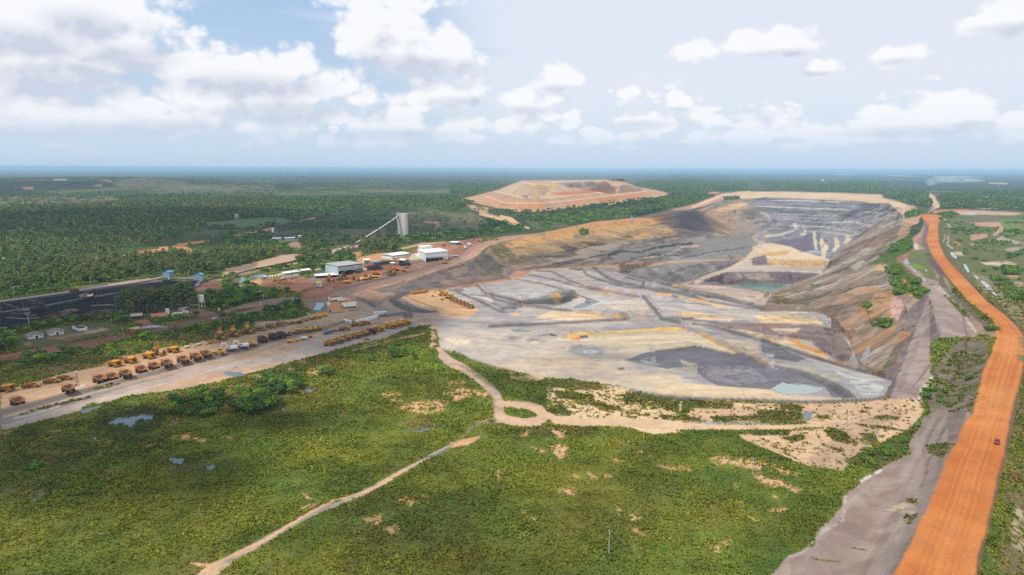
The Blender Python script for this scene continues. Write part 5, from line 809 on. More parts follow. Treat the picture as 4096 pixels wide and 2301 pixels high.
# ---------------------------------------------------------------- materials
MATS = {}
def material(name, col=None, rough=.85, metal=0., spec=.3, attr=None, build=None, noise=None, bump=None):
    if name in MATS: return MATS[name]
    m = bpy.data.materials.new(name); m.use_nodes = True; t = m.node_tree; b = t.nodes['Principled BSDF']; K = NT(t)
    b.inputs['Roughness'].default_value = rough; b.inputs['Metallic'].default_value = metal; b.inputs['Specular IOR Level'].default_value = spec
    pos = K.n('ShaderNodeNewGeometry').outputs['Position'] if attr else K.n('ShaderNodeTexCoord').outputs['Object']
    if attr: a = K.n('ShaderNodeAttribute', attribute_name=attr); base = a.outputs['Color']
    else:
        c = K.n('ShaderNodeRGB'); c.outputs[0].default_value = (*lin(col), 1); base = c.outputs[0]
    if noise:
        sc_, amt, dark = noise; f = K.noise(pos, sc_, 5, .6)
        base = K.mixc(K.m('MULTIPLY', K.step(.42, .66, f), amt), base, tuple(float(x) for x in lin(dark)))
    if bump:
        bp = K.n('ShaderNodeBump'); bp.inputs['Strength'].default_value = bump[1]; bp.inputs['Distance'].default_value = bump[2]
        K.put(bp.inputs['Height'], K.noise(pos, bump[0], 4, .6)); t.links.new(bp.outputs[0], b.inputs['Normal'])
    t.links.new(base, b.inputs['Base Color'])
    if build: build(K, b, base, pos)
    MATS[name] = m; return m
def ground_build(K, b, base, pos):
    f1 = K.noise(pos, 1.1, 3, .65); f2 = K.noise(pos, .10, 8, .68)
    k = K.m('ADD', K.m('MULTIPLY', K.m('SUBTRACT', f1, .5), .55), K.m('MULTIPLY', K.m('SUBTRACT', f2, .5), .75))
    c = K.v('SCALE', base, scale=K.m('ADD', 1.0, k)); K.t.links.new(c, b.inputs['Base Color'])
    w = K.n('ShaderNodeAttribute', attribute_name='wet').outputs['Fac']
    K.put(b.inputs['Roughness'], K.m('SUBTRACT', .92, K.m('MULTIPLY', w, .55)))
    bp = K.n('ShaderNodeBump'); bp.inputs['Strength'].default_value = .55; bp.inputs['Distance'].default_value = .9
    K.put(bp.inputs['Height'], K.m('ADD', K.noise(pos, .55, 5, .7), K.m('MULTIPLY', K.noise(pos, .07, 3, .6), 1.0))); K.t.links.new(bp.outputs[0], b.inputs['Normal'])
ground_mat = material('ground_earth', rough=.92, spec=.12, attr='tone', build=ground_build)
me = mesh_from('ground', co, F4, F3, C2, smooth=False)
wa = me.attributes.new('wet', 'FLOAT', 'POINT'); wa.data.foreach_set('value', np.append(WET, 0).astype(np.float32))
me.materials.append(ground_mat)
ground_ob = bpy.data.objects.new('ground', me); COL.objects.link(ground_ob); ground_ob['kind'] = 'structure'; ground_ob['label'] = 'grassland, dirt yards, haul roads and open pit mine terrain'
# ---------------------------------------------------------------- water
WC = dict(green=(84, 116, 100), blue=(112, 138, 156), milky=(146, 156, 150), grey=(96, 104, 104), pale=(146, 154, 160))
for q, zz, kind, w in WATER:
    wm = material('water_'+kind, WC[kind], rough=.16 if kind != 'milky' else .3, spec=.3, bump=(.8, .12, .3))
    n = len(w); tri = geometry.tessellate_polygon([[Vector((a[0], a[1], 0)) for a in w]])
    m_ = bpy.data.meshes.new('pond'); m_.from_pydata([(a[0], a[1], zz) for a in w], [], [t[::-1] for t in tri]); m_.materials.append(wm); m_.update()
    if len(m_.polygons) and m_.polygons[0].normal.z < 0: m_.flip_normals()
    o = bpy.data.objects.new('water', m_); COL.objects.link(o); o['kind'] = 'structure'
# ---------------------------------------------------------------- haze: the air between here and the horizon
hb = 74000.0; top = 150.0; bot = float(co[:, 2].min())-1.0
hm = bpy.data.meshes.new('haze')
hm.from_pydata([(x, y, z) for z in (bot, top) for x, y in ((-hb, -hb), (hb, -hb), (hb, hb), (-hb, hb))], [], [(0, 3, 2, 1), (4, 5, 6, 7), (0, 1, 5, 4), (1, 2, 6, 5), (2, 3, 7, 6), (3, 0, 4, 7)])
mh = bpy.data.materials.new('haze_air'); mh.use_nodes = True; mh.node_tree.nodes.clear(); K = NT(mh.node_tree)
pv = K.n('ShaderNodeVolumePrincipled'); pv.inputs['Color'].default_value = (.52, .77, 1.0, 1); pv.inputs['Density'].default_value = 6.0e-5; pv.inputs['Anisotropy'].default_value = 0
mo = K.n('ShaderNodeOutputMaterial'); mh.node_tree.links.new(pv.outputs[0], mo.inputs['Volume']); hm.materials.append(mh)
ho = bpy.data.objects.new('haze', hm); COL.objects.link(ho); ho['kind'] = 'stuff'
# ---------------------------------------------------------------- cumulus overhead, outside the picture, whose shade falls on parts of the ground
import bmesh
cm = bpy.data.materials.new('cloud_vapour'); cm.use_nodes = True; K = NT(cm.node_tree); K.t.nodes.clear()
df = K.n('ShaderNodeBsdfDiffuse'); df.inputs[0].default_value = (.9, .9, .9, 1); tl = K.n('ShaderNodeBsdfTranslucent'); tl.inputs[0].default_value = (.9, .9, .9, 1); tp = K.n('ShaderNodeBsdfTransparent')
ad = K.n('ShaderNodeMixShader'); m2 = K.n('ShaderNodeMixShader'); K.t.links.new(df.outputs[0], ad.inputs[1]); K.t.links.new(tl.outputs[0], ad.inputs[2]); K.t.links.new(ad.outputs[0], m2.inputs[1]); K.t.links.new(tp.outputs[0], m2.inputs[2]); m2.inputs[0].default_value = .62
mo = K.n('ShaderNodeOutputMaterial'); K.t.links.new(m2.outputs[0], mo.inputs[0])
rc = random.Random(12)
for px_, py_, rx_, ry_ in ((330, 1330, 230, 210), (2790, 900, 170, 210), (300, 1780, 110, 60), (500, 900, 700, 420)):
    g_ = at(px_, py_); hh = 1250.0; c_ = Vector((g_.x, g_.y, 0))+Vector((sdir.x, sdir.y, 0))*(hh/sdir.z); bm = bmesh.new()
    for k in range(26):
        a = rc.uniform(0, 6.28); q = rc.uniform(0, 1)**.6; s_ = rc.uniform(.22, .5); M = Matrix.Translation((c_.x+q*rx_*math.cos(a), c_.y+q*ry_*math.sin(a), hh+rc.uniform(0, .12)*rx_)) @ Matrix.Diagonal((rx_*s_, ry_*s_, min(rx_, ry_)*s_*.6, 1)); bmesh.ops.create_icosphere(bm, subdivisions=2, radius=1, matrix=M)
    me = bpy.data.meshes.new('cloud'); bm.to_mesh(me); bm.free(); me.materials.append(cm); o = bpy.data.objects.new('cloud', me); COL.objects.link(o); o['kind'] = 'structure'
# ---------------------------------------------------------------- vegetation
rng = np.random.RandomState(7)
VEGG = VEG.reshape(NR, NA)
CELL = np.gradient(rad)[:, None]*rad[:, None]*np.abs(np.gradient(az))[None, :]
CELLf = CELL.ravel()
PX, PY = project(GX, GY, GZ); PXf = PX.ravel(); PYf = PY.ravel()
def scatter(spec, spacing, vegmin=.5, clump=None, maxd=9000):
    """random points on the sheet inside a photo outline, one per spacing^2 m2, kept off bare ground"""
    pts = P(spec); ix = region(pts, 1); ix = ix[inside(PXf[ix], PYf[ix], pts) & (VEG[ix] >= vegmin) & (D1[ix] < maxd)]
    if not len(ix): return np.zeros((0, 3))
    lam = CELLf[ix]/spacing**2
    if clump is not None: lam = lam*sstep(clump-.06, clump+.06, fbm(X1[ix], Y1[ix], 45, 3, 17))
    k = rng.poisson(lam); rep = np.repeat(ix, k); n = len(rep)
    ri = rep//NA; dr = np.gradient(rad)[ri]; r_ = rad[ri]+(rng.rand(n)-.5)*dr
    a_ = az[rep % NA]+(rng.rand(n)-.5)*(az[2+30]-az[1+30])
    x = r_*np.sin(a_); y = r_*np.cos(a_)
    return np.stack([x, y, Z1[rep]-.1], -1)
def rot_to(nrm):
    """frames whose third axis is nrm"""
    n = nrm/np.linalg.norm(nrm, axis=1)[:, None]; a = np.where(np.abs(n[:, 2:3]) < .9, [[0, 0, 1.]], [[1., 0, 0]])
    u = np.cross(a, n); u /= np.linalg.norm(u, axis=1)[:, None]; return u, np.cross(n, u), n
def leaf_blob(lobes, nq, size, seed, col, var=.35, flat=.5, under=.55):
    """leaf clumps over the lobes (x, y, z, rx, ry, rz) of a crown; returns verts, quads, colours"""
    r = np.random.RandomState(seed); L = np.array(lobes, float); vol = L[:, 3]*L[:, 4]; pick = r.choice(len(L), nq, p=vol/vol.sum())
    d = r.normal(size=(nq, 3)); d /= np.linalg.norm(d, axis=1)[:, None]; d[:, 2] = np.where(d[:, 2] < -.35, -d[:, 2]*.6, d[:, 2])
    rad_ = (.72+.34*r.rand(nq))[:, None]; c = L[pick, :3]+d*L[pick, 3:]*rad_
    nrm = d+r.normal(size=(nq, 3))*flat; u, v, n = rot_to(nrm)
    s = size*(.6+.8*r.rand(nq))[:, None]; a = r.rand(nq)*6.28; uu_ = u*np.cos(a)[:, None]+v*np.sin(a)[:, None]; vv_ = -u*np.sin(a)[:, None]+v*np.cos(a)[:, None]
    q = np.stack([c-uu_*s*.5-vv_*s*.28, c+uu_*s*.1-vv_*s*.5, c+uu_*s*.55+vv_*s*.22, c-uu_*s*.12+vv_*s*.5], 1)
    q += r.normal(size=q.shape)*size*.08
    k = (1+(r.rand(nq)-.5)*2*var)[:, None]*np.array([1, 1, 1.]); hue = (r.rand(nq)-.5)[:, None]*np.array([.28, .06, -.1])
    cc = alb(col)[None]*2.15*k*(1+hue)
    return q.reshape(-1, 3), np.arange(nq*4).reshape(-1, 4), np.repeat(cc, 4, 0)
def tube(p0, p1, r0, r1, n=6, col=(96, 84, 70)):
    p0 = np.array(p0, float); p1 = np.array(p1, float); u, v, w = rot_to((p1-p0)[None]); a = np.arange(n)/n*2*np.pi
    ring = np.cos(a)[:, None]*u+np.sin(a)[:, None]*v; V_ = np.vstack([p0+ring*r0, p1+ring*r1]); i = np.arange(n); j = (i+1) % n
    return V_, np.stack([i, j, n+j, n+i], -1), np.tile(alb(col), (2*n, 1))
def join(parts):
    V_, F_, C_ = [], [], []; o = 0
    for v, f, c in parts: V_.append(v); F_.append(np.asarray(f)+o); C_.append(c); o += len(v)
    return np.vstack(V_), np.vstack(F_), np.vstack(C_)
def crown_tree(seed, lod, col):          # spreading broadleaf, 7.5 m tall
    r = np.random.RandomState(seed); lobes = [(0, 0, 4.6, 2.6, 2.6, 1.9)]
    for k in range(6): a = k*1.05+r.rand(); q = 1.5+r.rand()*1.3; lobes.append((q*math.cos(a), q*math.sin(a), 3.2+r.rand()*2.4, 1.5+r.rand()*.8, 1.5+r.rand()*.8, 1.1+r.rand()*.7))
    n, s = ((360, 1.0), (100, 1.35), (38, 2.1))[lod]; return leaf_blob(lobes, n, s, seed, col)
def trunk_tree(seed):
    r = np.random.RandomState(seed+50); P_ = [tube((0, 0, -.4), (.1, 0, 3.0), .32, .2)]
    for k in range(4): a = k*1.57+r.rand(); P_.append(tube((.1, 0, 2.6), (1.5*math.cos(a), 1.5*math.sin(a), 4.4+r.rand()), .16, .06, 5))
    return join(P_)
def crown_gum(seed, lod, col):           # tall narrow eucalyptus, 14 m
    r = np.random.RandomState(seed); lobes = []
    for k in range(9): a = r.rand()*6.28; h = 5.2+k*.92; q = 1.5*(.4+r.rand()); w_ = 1.35+.9*math.sin(k*.36)*(.5+.5*r.rand()); lobes.append((q*math.cos(a), q*math.sin(a), h, w_, w_, 1.0+r.rand()*.5))
    n, s = ((420, .95), (120, 1.3), (44, 2.0))[lod]; return leaf_blob(lobes, n, s, seed, col, var=.25, flat=.7)
def trunk_gum(seed):
    r = np.random.RandomState(seed); P_ = [tube((0, 0, -.4), (.2, .1, 6), .26, .18, 6, (150, 138, 120)), tube((.2, .1, 6), (0, .3, 12.6), .18, .05, 6, (150, 138, 120))]
    for k in range(5): a = r.rand()*6.28; z = 4.5+k*1.4; P_.append(tube((.1, .1, z), (1.6*math.cos(a), 1.6*math.sin(a), z+1.6), .09, .04, 4, (150, 138, 120)))
    return join(P_)
def crown_shrub(seed, lod, col):         # low bush, 2.6 m
    r = np.random.RandomState(seed); lobes = [(0, 0, .9, 1.5, 1.5, 1.1)]
    for k in range(4): a = k*1.57+r.rand(); lobes.append((1.2*math.cos(a), 1.2*math.sin(a), .7+r.rand()*.7, .9+r.rand()*.4, .9+r.rand()*.4, .8+r.rand()*.4))
    n, s = ((150, .72), (40, 1.1), (16, 1.7))[lod]; return leaf_blob(lobes, n, s, seed, col)
def crown_palm(seed, lod, col):          # arching fronds from the head of a 6 m stem
    r = np.random.RandomState(seed); nf = (26, 16, 10)[lod]; V_, F_, C_ = [], [], []; o = 0
    for k in range(nf):
        a = k*2.4+r.rand()*.4; el = .15+1.2*r.rand(); L_ = 3.6+r.rand()*.8; w_ = (.42, .6, .9)[lod]; pts = []; h = 6.0; q = .1
        for i in range(5):
            pts.append((q, h)); e_ = el-.52*i; q += L_/4*math.cos(e_); h += L_/4*math.sin(e_)
        du = np.array([math.cos(a), math.sin(a), 0]); dv = np.array([-math.sin(a), math.cos(a), 0])
        for i, (q, h) in enumerate(pts):
            ww = w_*(.5, 1.1, 1.3, 1.0, .2)[i]; c = du*q+np.array([0, 0, h]); V_ += [c-dv*ww-[0, 0, ww*.45], c, c+dv*ww-[0, 0, ww*.45]]
        for i in range(4):
            b = o+i*3; F_ += [(b, b+1, b+4, b+3), (b+1, b+2, b+5, b+4)]
        o += 15; C_ += [alb(col)*(.8+.5*r.rand())]*15
    return np.array(V_), np.array(F_), np.array(C_)
def trunk_palm(seed): return tube((0, 0, -.3), (.15, .1, 6.05), .3, .22, 7, (104, 92, 74))
def leaf_build(K, b, base, pos):
    tr = K.n('ShaderNodeBsdfTranslucent'); K.put(tr.inputs[0], K.v('MULTIPLY', base, (1.1, 1.25, .6))); mx = K.n('ShaderNodeMixShader'); mx.inputs[0].default_value = .22
    o = [n for n in K.t.nodes if n.type == 'OUTPUT_MATERIAL'][0]; K.t.links.new(b.outputs[0], mx.inputs[1]); K.t.links.new(tr.outputs[0], mx.inputs[2]); K.t.links.new(mx.outputs[0], o.inputs[0])
leaf_mat = material('foliage', rough=.75, spec=.15, attr='tone', build=leaf_build)
bark_mat = material('bark', rough=.9, spec=.1, attr='tone')
KIND = dict(tree=(crown_tree, trunk_tree, 7.0, [(86, 112, 46), (72, 98, 44), (106, 130, 46), (66, 88, 44)]), gum=(crown_gum, trunk_gum, 14.0, [(94, 104, 58), (84, 98, 56), (106, 110, 66), (90, 108, 56)]),
            shrub=(crown_shrub, None, 2.4, [(84, 112, 42), (70, 96, 38), (98, 118, 50)]), palm=(crown_palm, trunk_palm, 8.0, [(58, 88, 44), (70, 98, 46)]))
# (outline, spacing, {kind: share}, size, clump threshold)
ZONES = [('F 4096,870 4460,870 4460,2400 3960,2400 4060,1900 4120,1400', 12, dict(shrub=.85, tree=.15), 1.1, .46), ('A6 0,420 1300,380 2576,330 2576,1171 0,1171', 24, dict(tree=.6, shrub=.4), .9, .36), ('A2 430,560 900,300 1650,240 2470,180 2470,520 1700,560 1690,690 860,800', 32, dict(tree=.5, shrub=.5), .85, .36),
 ('A6 0,430 900,400 1300,372 1700,350 2576,330 2576,540 2100,535 1900,600 1600,740 1500,760 1000,870 600,900 450,900 0,960', 11, dict(gum=.72, tree=.28), .9, None),
 ('A6 0,290 900,285 2576,280 2576,335 1300,372 900,400 0,430', 26, dict(tree=1), 1.1, .44), ('A6 0,960 450,930 640,965 1100,975 1640,900 1800,870 2576,800 2576,930 2350,975 2060,1040 1850,1050 1500,1060 1100,1080 700,1171 0,1171', 10, dict(gum=.7, tree=.3), .95, None),
 ('A6 1500,800 1650,770 1800,880 1600,890 1200,960 1000,960 1000,900 1200,880', 14, dict(tree=.6, shrub=.4), 1, .42),
 ('A1 0,240 500,120 1200,90 2000,50 2117,60 2117,130 1950,150 1700,215 1500,225 1340,215 1000,255 740,290 600,305 300,345 0,390', 9, dict(gum=.6, tree=.4), 1.0, None),
 ('A1 640,270 1000,235 1300,215 1340,225 1000,258 640,300', 6, dict(shrub=1), 1.4, None), ('A1 0,350 300,330 550,300 560,320 300,360 0,400', 7, dict(shrub=1), 1.5, None),
 ('A2 0,540 350,520 640,560 680,640 500,700 430,740 200,770 0,790', 8, dict(tree=.8, shrub=.2), .95, None), ('A2 0,440 440,430 440,520 350,520 0,540', 11, dict(tree=.6, shrub=.4), .9, .4),
 ('A2 420,690 620,700 840,670 700,640 900,590 1200,600 1000,640 1300,650 1560,660 1540,690 1320,690 1300,710 1000,720 1000,780 940,790 860,790 780,795 620,800 560,830 560,790 620,780 690,730', 8, dict(tree=.85, gum=.15), .95, None),
 ('A2 640,600 760,560 960,560 1300,500 1300,540 1000,640 840,670 700,690 680,640', 13, dict(tree=.4, palm=.3, gum=.3), 1, None), ('A2 1310,560 1500,545 1690,560 1690,610 1560,680 1450,690 1360,660 1300,620', 8, dict(gum=.8, palm=.2), 1.0, None),
 ('A2 1560,480 1650,500 1760,490 1780,460 2000,465 2470,440 2470,490 2200,520 1700,560 1560,540', 9, dict(tree=.6, palm=.4), 1, None), ('A2 1760,380 2100,340 2470,340 2470,440 1780,460', 20, dict(tree=.8, palm=.2), .9, .45), ('A2 1760,230 2400,200 2470,300 2300,300 1770,370', 24, dict(tree=.7, shrub=.3), .9, .45),
 ('A2 480,430 700,350 900,310 1650,260 1640,380 1250,400 1000,420 700,470', 22, dict(tree=.5, shrub=.5), .9, .42), ('A2 620,480 900,450 1300,500 1640,430 1640,480 1300,520 1000,570 760,560', 14, dict(tree=.6, palm=.4), .9, .4), ('A2 960,340 1500,330 1560,400 1050,400', 12, dict(tree=1), .9, .44),
 ('A2 0,330 420,330 560,380 420,400 160,470 0,450', 13, dict(tree=1), 1.1, .42), ('A2 0,110 2470,80 2470,170 1700,215 1000,280 640,320 520,290 0,300', 15, dict(tree=1), 1.15, .36), ('A2 700,700 830,680 850,770 690,760', 7, dict(gum=1), 1, None),
 ('A3 880,375 1100,345 1500,310 1800,290 2117,270 2117,340 1850,375 1500,462 1250,480 1000,520 760,545 700,500 540,450 640,400', 13, dict(tree=1), 1.15, None), ('A3 0,350 200,360 560,395 530,440 350,430 0,420', 15, dict(tree=1), 1.1, .4), ('A3 0,480 200,470 450,480 620,540 600,580 300,620 0,645', 13, dict(tree=.8, palm=.2), 1.0, .42),
 ('A3 0,170 500,180 560,150 360,230 100,300 0,310', 18, dict(tree=1), 1.4, None), ('A3 1500,180 2117,110 2117,280 1800,270 1560,200', 20, dict(tree=1), 1.5, None), ('A4 0,60 560,60 560,135 350,140 230,140 60,255 0,260', 17, dict(tree=1), 1.4, None), ('A5 540,230 900,250 930,270 960,380 800,350 600,300', 17, dict(tree=1), 1.4, None), ('A5 1000,260 1703,230 1703,400 1300,390 1020,395', 18, dict(tree=1), 1.3, None), ('A4 600,60 1700,60 1680,160 1200,145 900,138', 22, dict(tree=1), 1.6, None),
 ('A1 0,930 300,880 500,850 800,790 1060,735 1300,675 1400,640 1700,590 1900,565 2117,530 2117,640 1850,690 1500,755 1250,800 1180,850 900,870 700,900 400,960 0,1010', 6.5, dict(shrub=.7, tree=.3), .8, .40), ('A1 0,1010 400,960 900,880 900,930 600,1000 400,1050 0,1140', 11, dict(shrub=1), .9, .48),
 ('A1 1600,420 1680,370 1830,360 1900,300 2000,350 2117,380 2117,475 1900,505 1780,480 1700,470', 6, dict(tree=.7, shrub=.3), .9, None), ('A2 0,860 130,850 130,1000 350,1060 620,1060 640,1080 400,1125 0,1190', 6.5, dict(tree=.7, shrub=.3), .85, .36), ('A2 0,1240 400,1140 680,1100 820,1110 800,1230 700,1265 300,1310 100,1340 0,1360', 6.5, dict(shrub=.6, tree=.4), .85, .36),
 ('A1 0,700 130,740 130,830 0,850', 5.5, dict(tree=1), 1.1, None), ('A1 20,690 250,640 460,590 500,610 470,650 250,680 40,712', 5.5, dict(tree=1), .75, None), ('A1 540,570 620,560 620,600 550,600', 5, dict(tree=1), .7, None), ('A1 650,560 860,525 1000,540 1090,560 1090,615 1040,600 860,600 850,585 660,590', 5.5, dict(tree=1), .7, None),
 ('A1 900,510 1000,480 1060,550 930,560', 6, dict(tree=1), .8, None), ('A1 765,700 1060,640 1180,615 1180,640 1060,665 800,715', 4, dict(shrub=1), 1.0, None), ('A1 1215,600 1550,535 1565,565 1250,625', 4.5, dict(shrub=1), 1.4, None), ('A1 1590,500 1765,485 1770,545 1600,560', 5, dict(tree=1), .75, None), ('A1 1815,215 1960,200 1975,250 1830,260', 6, dict(tree=1), .8, None),
 ('D1 240,720 500,710 460,780 430,850 250,860', 5, dict(tree=1), .7, None), ('D1 450,770 800,830 1150,900 1140,925 760,860 450,800', 2.6, dict(shrub=1), .8, None), ('D1 800,830 970,840 960,960 830,990', 6, dict(tree=1), .8, None), ('D1 1230,850 1360,850 1370,920 1230,930', 5, dict(tree=1), .7, None), ('D1 530,910 750,920 740,1000 540,980', 5, dict(tree=1), .7, None), ('D1 30,450 130,470 110,550 20,550', 6, dict(tree=1), .8, None), ('D1 1140,560 1520,500 1530,550 1150,610', 4.5, dict(tree=1), .55, None), ('D1 500,540 560,400 720,420 740,500', 7, dict(tree=1), .9, None), ('D1 180,450 410,440 400,500 200,500', 5, dict(shrub=1), 1.2, None), ('D1 -60,850 100,880 40,960 -80,960', 6, dict(shrub=1), 1.6, None),
 ('C3 1205,210 1450,150 1600,180 1600,285 1480,330 1420,300 1230,300', 5.2, dict(tree=1), .85, None), ('C3 1660,145 1800,110 1900,40 2190,40 2180,120 2020,160 1990,285 1800,290 1670,265', 5.4, dict(tree=1), .9, None), ('C3 2310,-8 2400,-40 2468,-30 2460,35 2340,25', 5.5, dict(tree=1), .85, None), ('B4 1680,1330 1900,1240 2250,1300 2250,1400 1900,1380', 5.5, dict(tree=1), .6, None), ('B4 1760,1250 1900,1220 1920,1380 1770,1390', 5, dict(tree=1), .95, None), ('B4 1300,1400 1450,1390 1450,1447 1280,1447', 6, dict(tree=1), .7, None),
 ('C3 1420,290 1500,290 1490,350 1430,350', 6, dict(tree=1), .7, None), ('C3 1630,80 1690,80 1690,135 1640,135', 6, dict(tree=1), .8, None), ('C3 1550,120 1600,120 1600,185 1560,185', 6, dict(tree=1), .7, None), ('C3 560,330 610,330 600,390 560,390', 7, dict(shrub=1), 1.2, None), ('C3 230,660 330,650 320,710 240,715', 4, dict(shrub=1), 1.1, None), ('C3 270,930 310,930 310,960 270,960', 4, dict(shrub=1), 1.0, None),
 ('A5 715,430 790,395 860,400 850,430 730,465', 8, dict(shrub=1), 2.0, None), ('A5 570,720 680,650 760,620 770,690 700,730 600,740', 5, dict(shrub=1), 1.7, None), ('A5 560,880 640,870 660,930 590,930', 5, dict(shrub=1), 1.8, None), ('A5 570,970 650,960 680,1020 600,1040', 5, dict(shrub=1), 2.0, None), ('A5 620,1080 740,980 830,980 830,1030 760,1080 640,1100', 4.5, dict(shrub=1), 1.8, None), ('A5 820,1060 910,1075 890,1130 820,1120', 4.5, dict(shrub=1), 1.7, None),
 ('A5 1360,1370 1470,1360 1480,1400 1380,1410', 4, dict(shrub=1), 1.2, None), ('A5 980,430 1140,400 1150,450 1000,490', 13, dict(shrub=1), 2.2, .42), ('A5 1000,500 1240,480 1703,480 1703,900 1560,900 1260,780 1100,700', 17, dict(shrub=1), 1.9, .5), ('A5 1150,780 1250,900 1550,1180 1703,1250 1703,900 1300,800', 13, dict(shrub=1), 1.7, .50), ('A5 1540,870 1640,870 1640,930 1540,930', 7, dict(shrub=1), 2.4, None), ('A5 1600,1090 1703,1070 1703,1140 1610,1140', 7, dict(shrub=1), 2.0, None),
 ('C5 1730,110 1960,120 1970,180 1880,240 1740,180', 4.5, dict(shrub=1), 1.2, None), ('C5 2000,10 2100,10 2100,60 2020,70', 4, dict(shrub=1), 1.1, None), ('C5 1240,600 1400,520 1560,450 1640,460 1620,570 1400,650', 5, dict(shrub=1), .9, .40), ('C5 2160,1260 2250,1270 2240,1400 2170,1400', 4.5, dict(shrub=1), 1.0, None), ('C5 440,1320 620,1280 600,1400 440,1447', 5, dict(shrub=1), 1.1, .4), ('C5 2240,900 2400,500 2468,400 2468,900 2350,1150 2250,1200', 6, dict(shrub=1), .8, .47),
 ('A3 400,680 560,750 560,790 480,790', 11, dict(shrub=1), 1.6, None), ('A3 1060,560 1120,555 1150,600 1090,610', 8, dict(shrub=1), 2.2, None), ('A4 350,185 480,185 480,212 360,215', 12, dict(shrub=1), 2.4, None), ('A4 1575,1240 1680,1200 1760,1190 1740,1240 1680,1275 1600,1255', 4, dict(shrub=1), 1.3, None), ('A4 1480,1090 1560,1060 1590,1080 1540,1105', 4.5, dict(shrub=1), 1.2, None), ('A2 1560,1447 1440,1400 2030,1320 2040,1447', 9, dict(shrub=1), .5, None)]
pool = dict(tree=[], gum=[], shrub=[], palm=[])
for sp, spc, mixk, sz, cl in ZONES:
    p = scatter(sp, spc, .45, cl); n = len(p)
    if not n: continue
    ks = rng.choice(list(mixk), n, p=list(mixk.values())); s_ = sz*(.72+.56*rng.rand(n))
    for k in mixk:
        m_ = ks == k; pool[k].append(np.column_stack([p[m_], s_[m_], rng.rand(m_.sum())*6.28]))
# single trees that stand out in the photo: (kind, photo point of the foot, size)
SINGLE = [('gum', 'A1', 1050, 520, 1.35), ('gum', 'A1', 1000, 515, 1.15), ('gum', 'A1', 1110, 530, 1.25), ('gum', 'A1', 1160, 500, 1.1), ('gum', 'A1', 1220, 510, 1.15), ('gum', 'A1', 1250, 500, 1.0), ('gum', 'A1', 1310, 500, .9), ('gum', 'A1', 1390, 490, 1.3), ('gum', 'A1', 1430, 490, 1.35), ('gum', 'A1', 1470, 485, 1.4), ('gum', 'A1', 1520, 480, 1.5), ('gum', 'A1', 1560, 470, 1.45), ('gum', 'A1', 1590, 470, 1.2), ('gum', 'A1', 1080, 560, 1.0), ('gum', 'A1', 1340, 500, .8), ('gum', 'A1', 1590, 440, 1.0),
   ('palm', 'B3', 1462, 305, 1.35), ('palm', 'B3', 1890, 165, 1.2), ('palm', 'B3', 455, 470, 1.2), ('palm', 'D6', 2300, 760, .9), ('tree', 'B2', 330, 670, 1.1), ('tree', 'B2', 420, 660, .9), ('tree', 'B2', 240, 655, .9), ('tree', 'B2', 960, 560, 1.0), ('tree', 'B2', 720, 540, .7), ('tree', 'B2', 1280, 280, 1.0), ('tree', 'D2', 570, 540, 1.0), ('tree', 'D1', 2040, 770, .9), ('tree', 'D1', 2210, 720, .7), ('tree', 'D1', 1530, 850, .7), ('tree', 'D6', 2120, 235, 1.1), ('tree', 'D6', 2000, 500, 1.1), ('tree', 'C7', 1060, 1420, .01)]
for k, cr, x, y, s_ in SINGLE+[('gum', 'A1', 1035+i*23, 505-i*1.2+(i % 3)*9, 1.1+.3*(i % 4)/3) for i in range(24)]:
    s_ *= 1.2 if k == 'gum' else 1
    c_ = CROP[cr]; w = at(c_[0]+x*c_[2], c_[1]+y*c_[2]); pool[k].insert(0, np.array([[w.x, w.y, w.z-.1, s_, random.random()*6.28]]))
def things_of(mk, name, n, seeds=4): return [mk(i) for i in range(seeds)]
def empty(name, loc, rz=0.0, label=None, cat=None, group=None, sc_=1.0):
    o = bpy.data.objects.new(name, None); COL.objects.link(o); o.location = loc; o.rotation_euler = (0, 0, rz); o.scale = (sc_,)*3; o.empty_display_size = .5
    tag(o, label, cat, group); return o
def tag(o, label=None, cat=None, group=None, kind=None):
    for k, v in (('label', label), ('category', cat), ('group', group), ('kind', kind)):
        if v: o[k] = v
    return o
def mesh_ob(name, me, parent=None):
    o = bpy.data.objects.new(name, me); COL.objects.link(o); o.parent = parent; return o
LAB = dict(tree=('round-crowned leafy green tree in a clump of the same', 'tree', 'broadleaf trees of the plain and marsh'), gum=('tall narrow dark eucalyptus in a stand of the same', 'tree', 'eucalyptus trees of the plantation belts'),
           shrub=('low green bush among other low bushes', 'bush', 'low bushes on rough ground'), palm=('oil palm with arching fronds among trees', 'palm', 'palms among the trees'))
WOODN = dict(tree=('woodland', 'dense broadleaf woodland covering the plain'), gum=('eucalyptus_forest', 'grey-green eucalyptus belts behind the coal yard'), shrub=('scrub', 'low scrub on the rough ground'), palm=('palm_grove', 'palms scattered in the woods'))
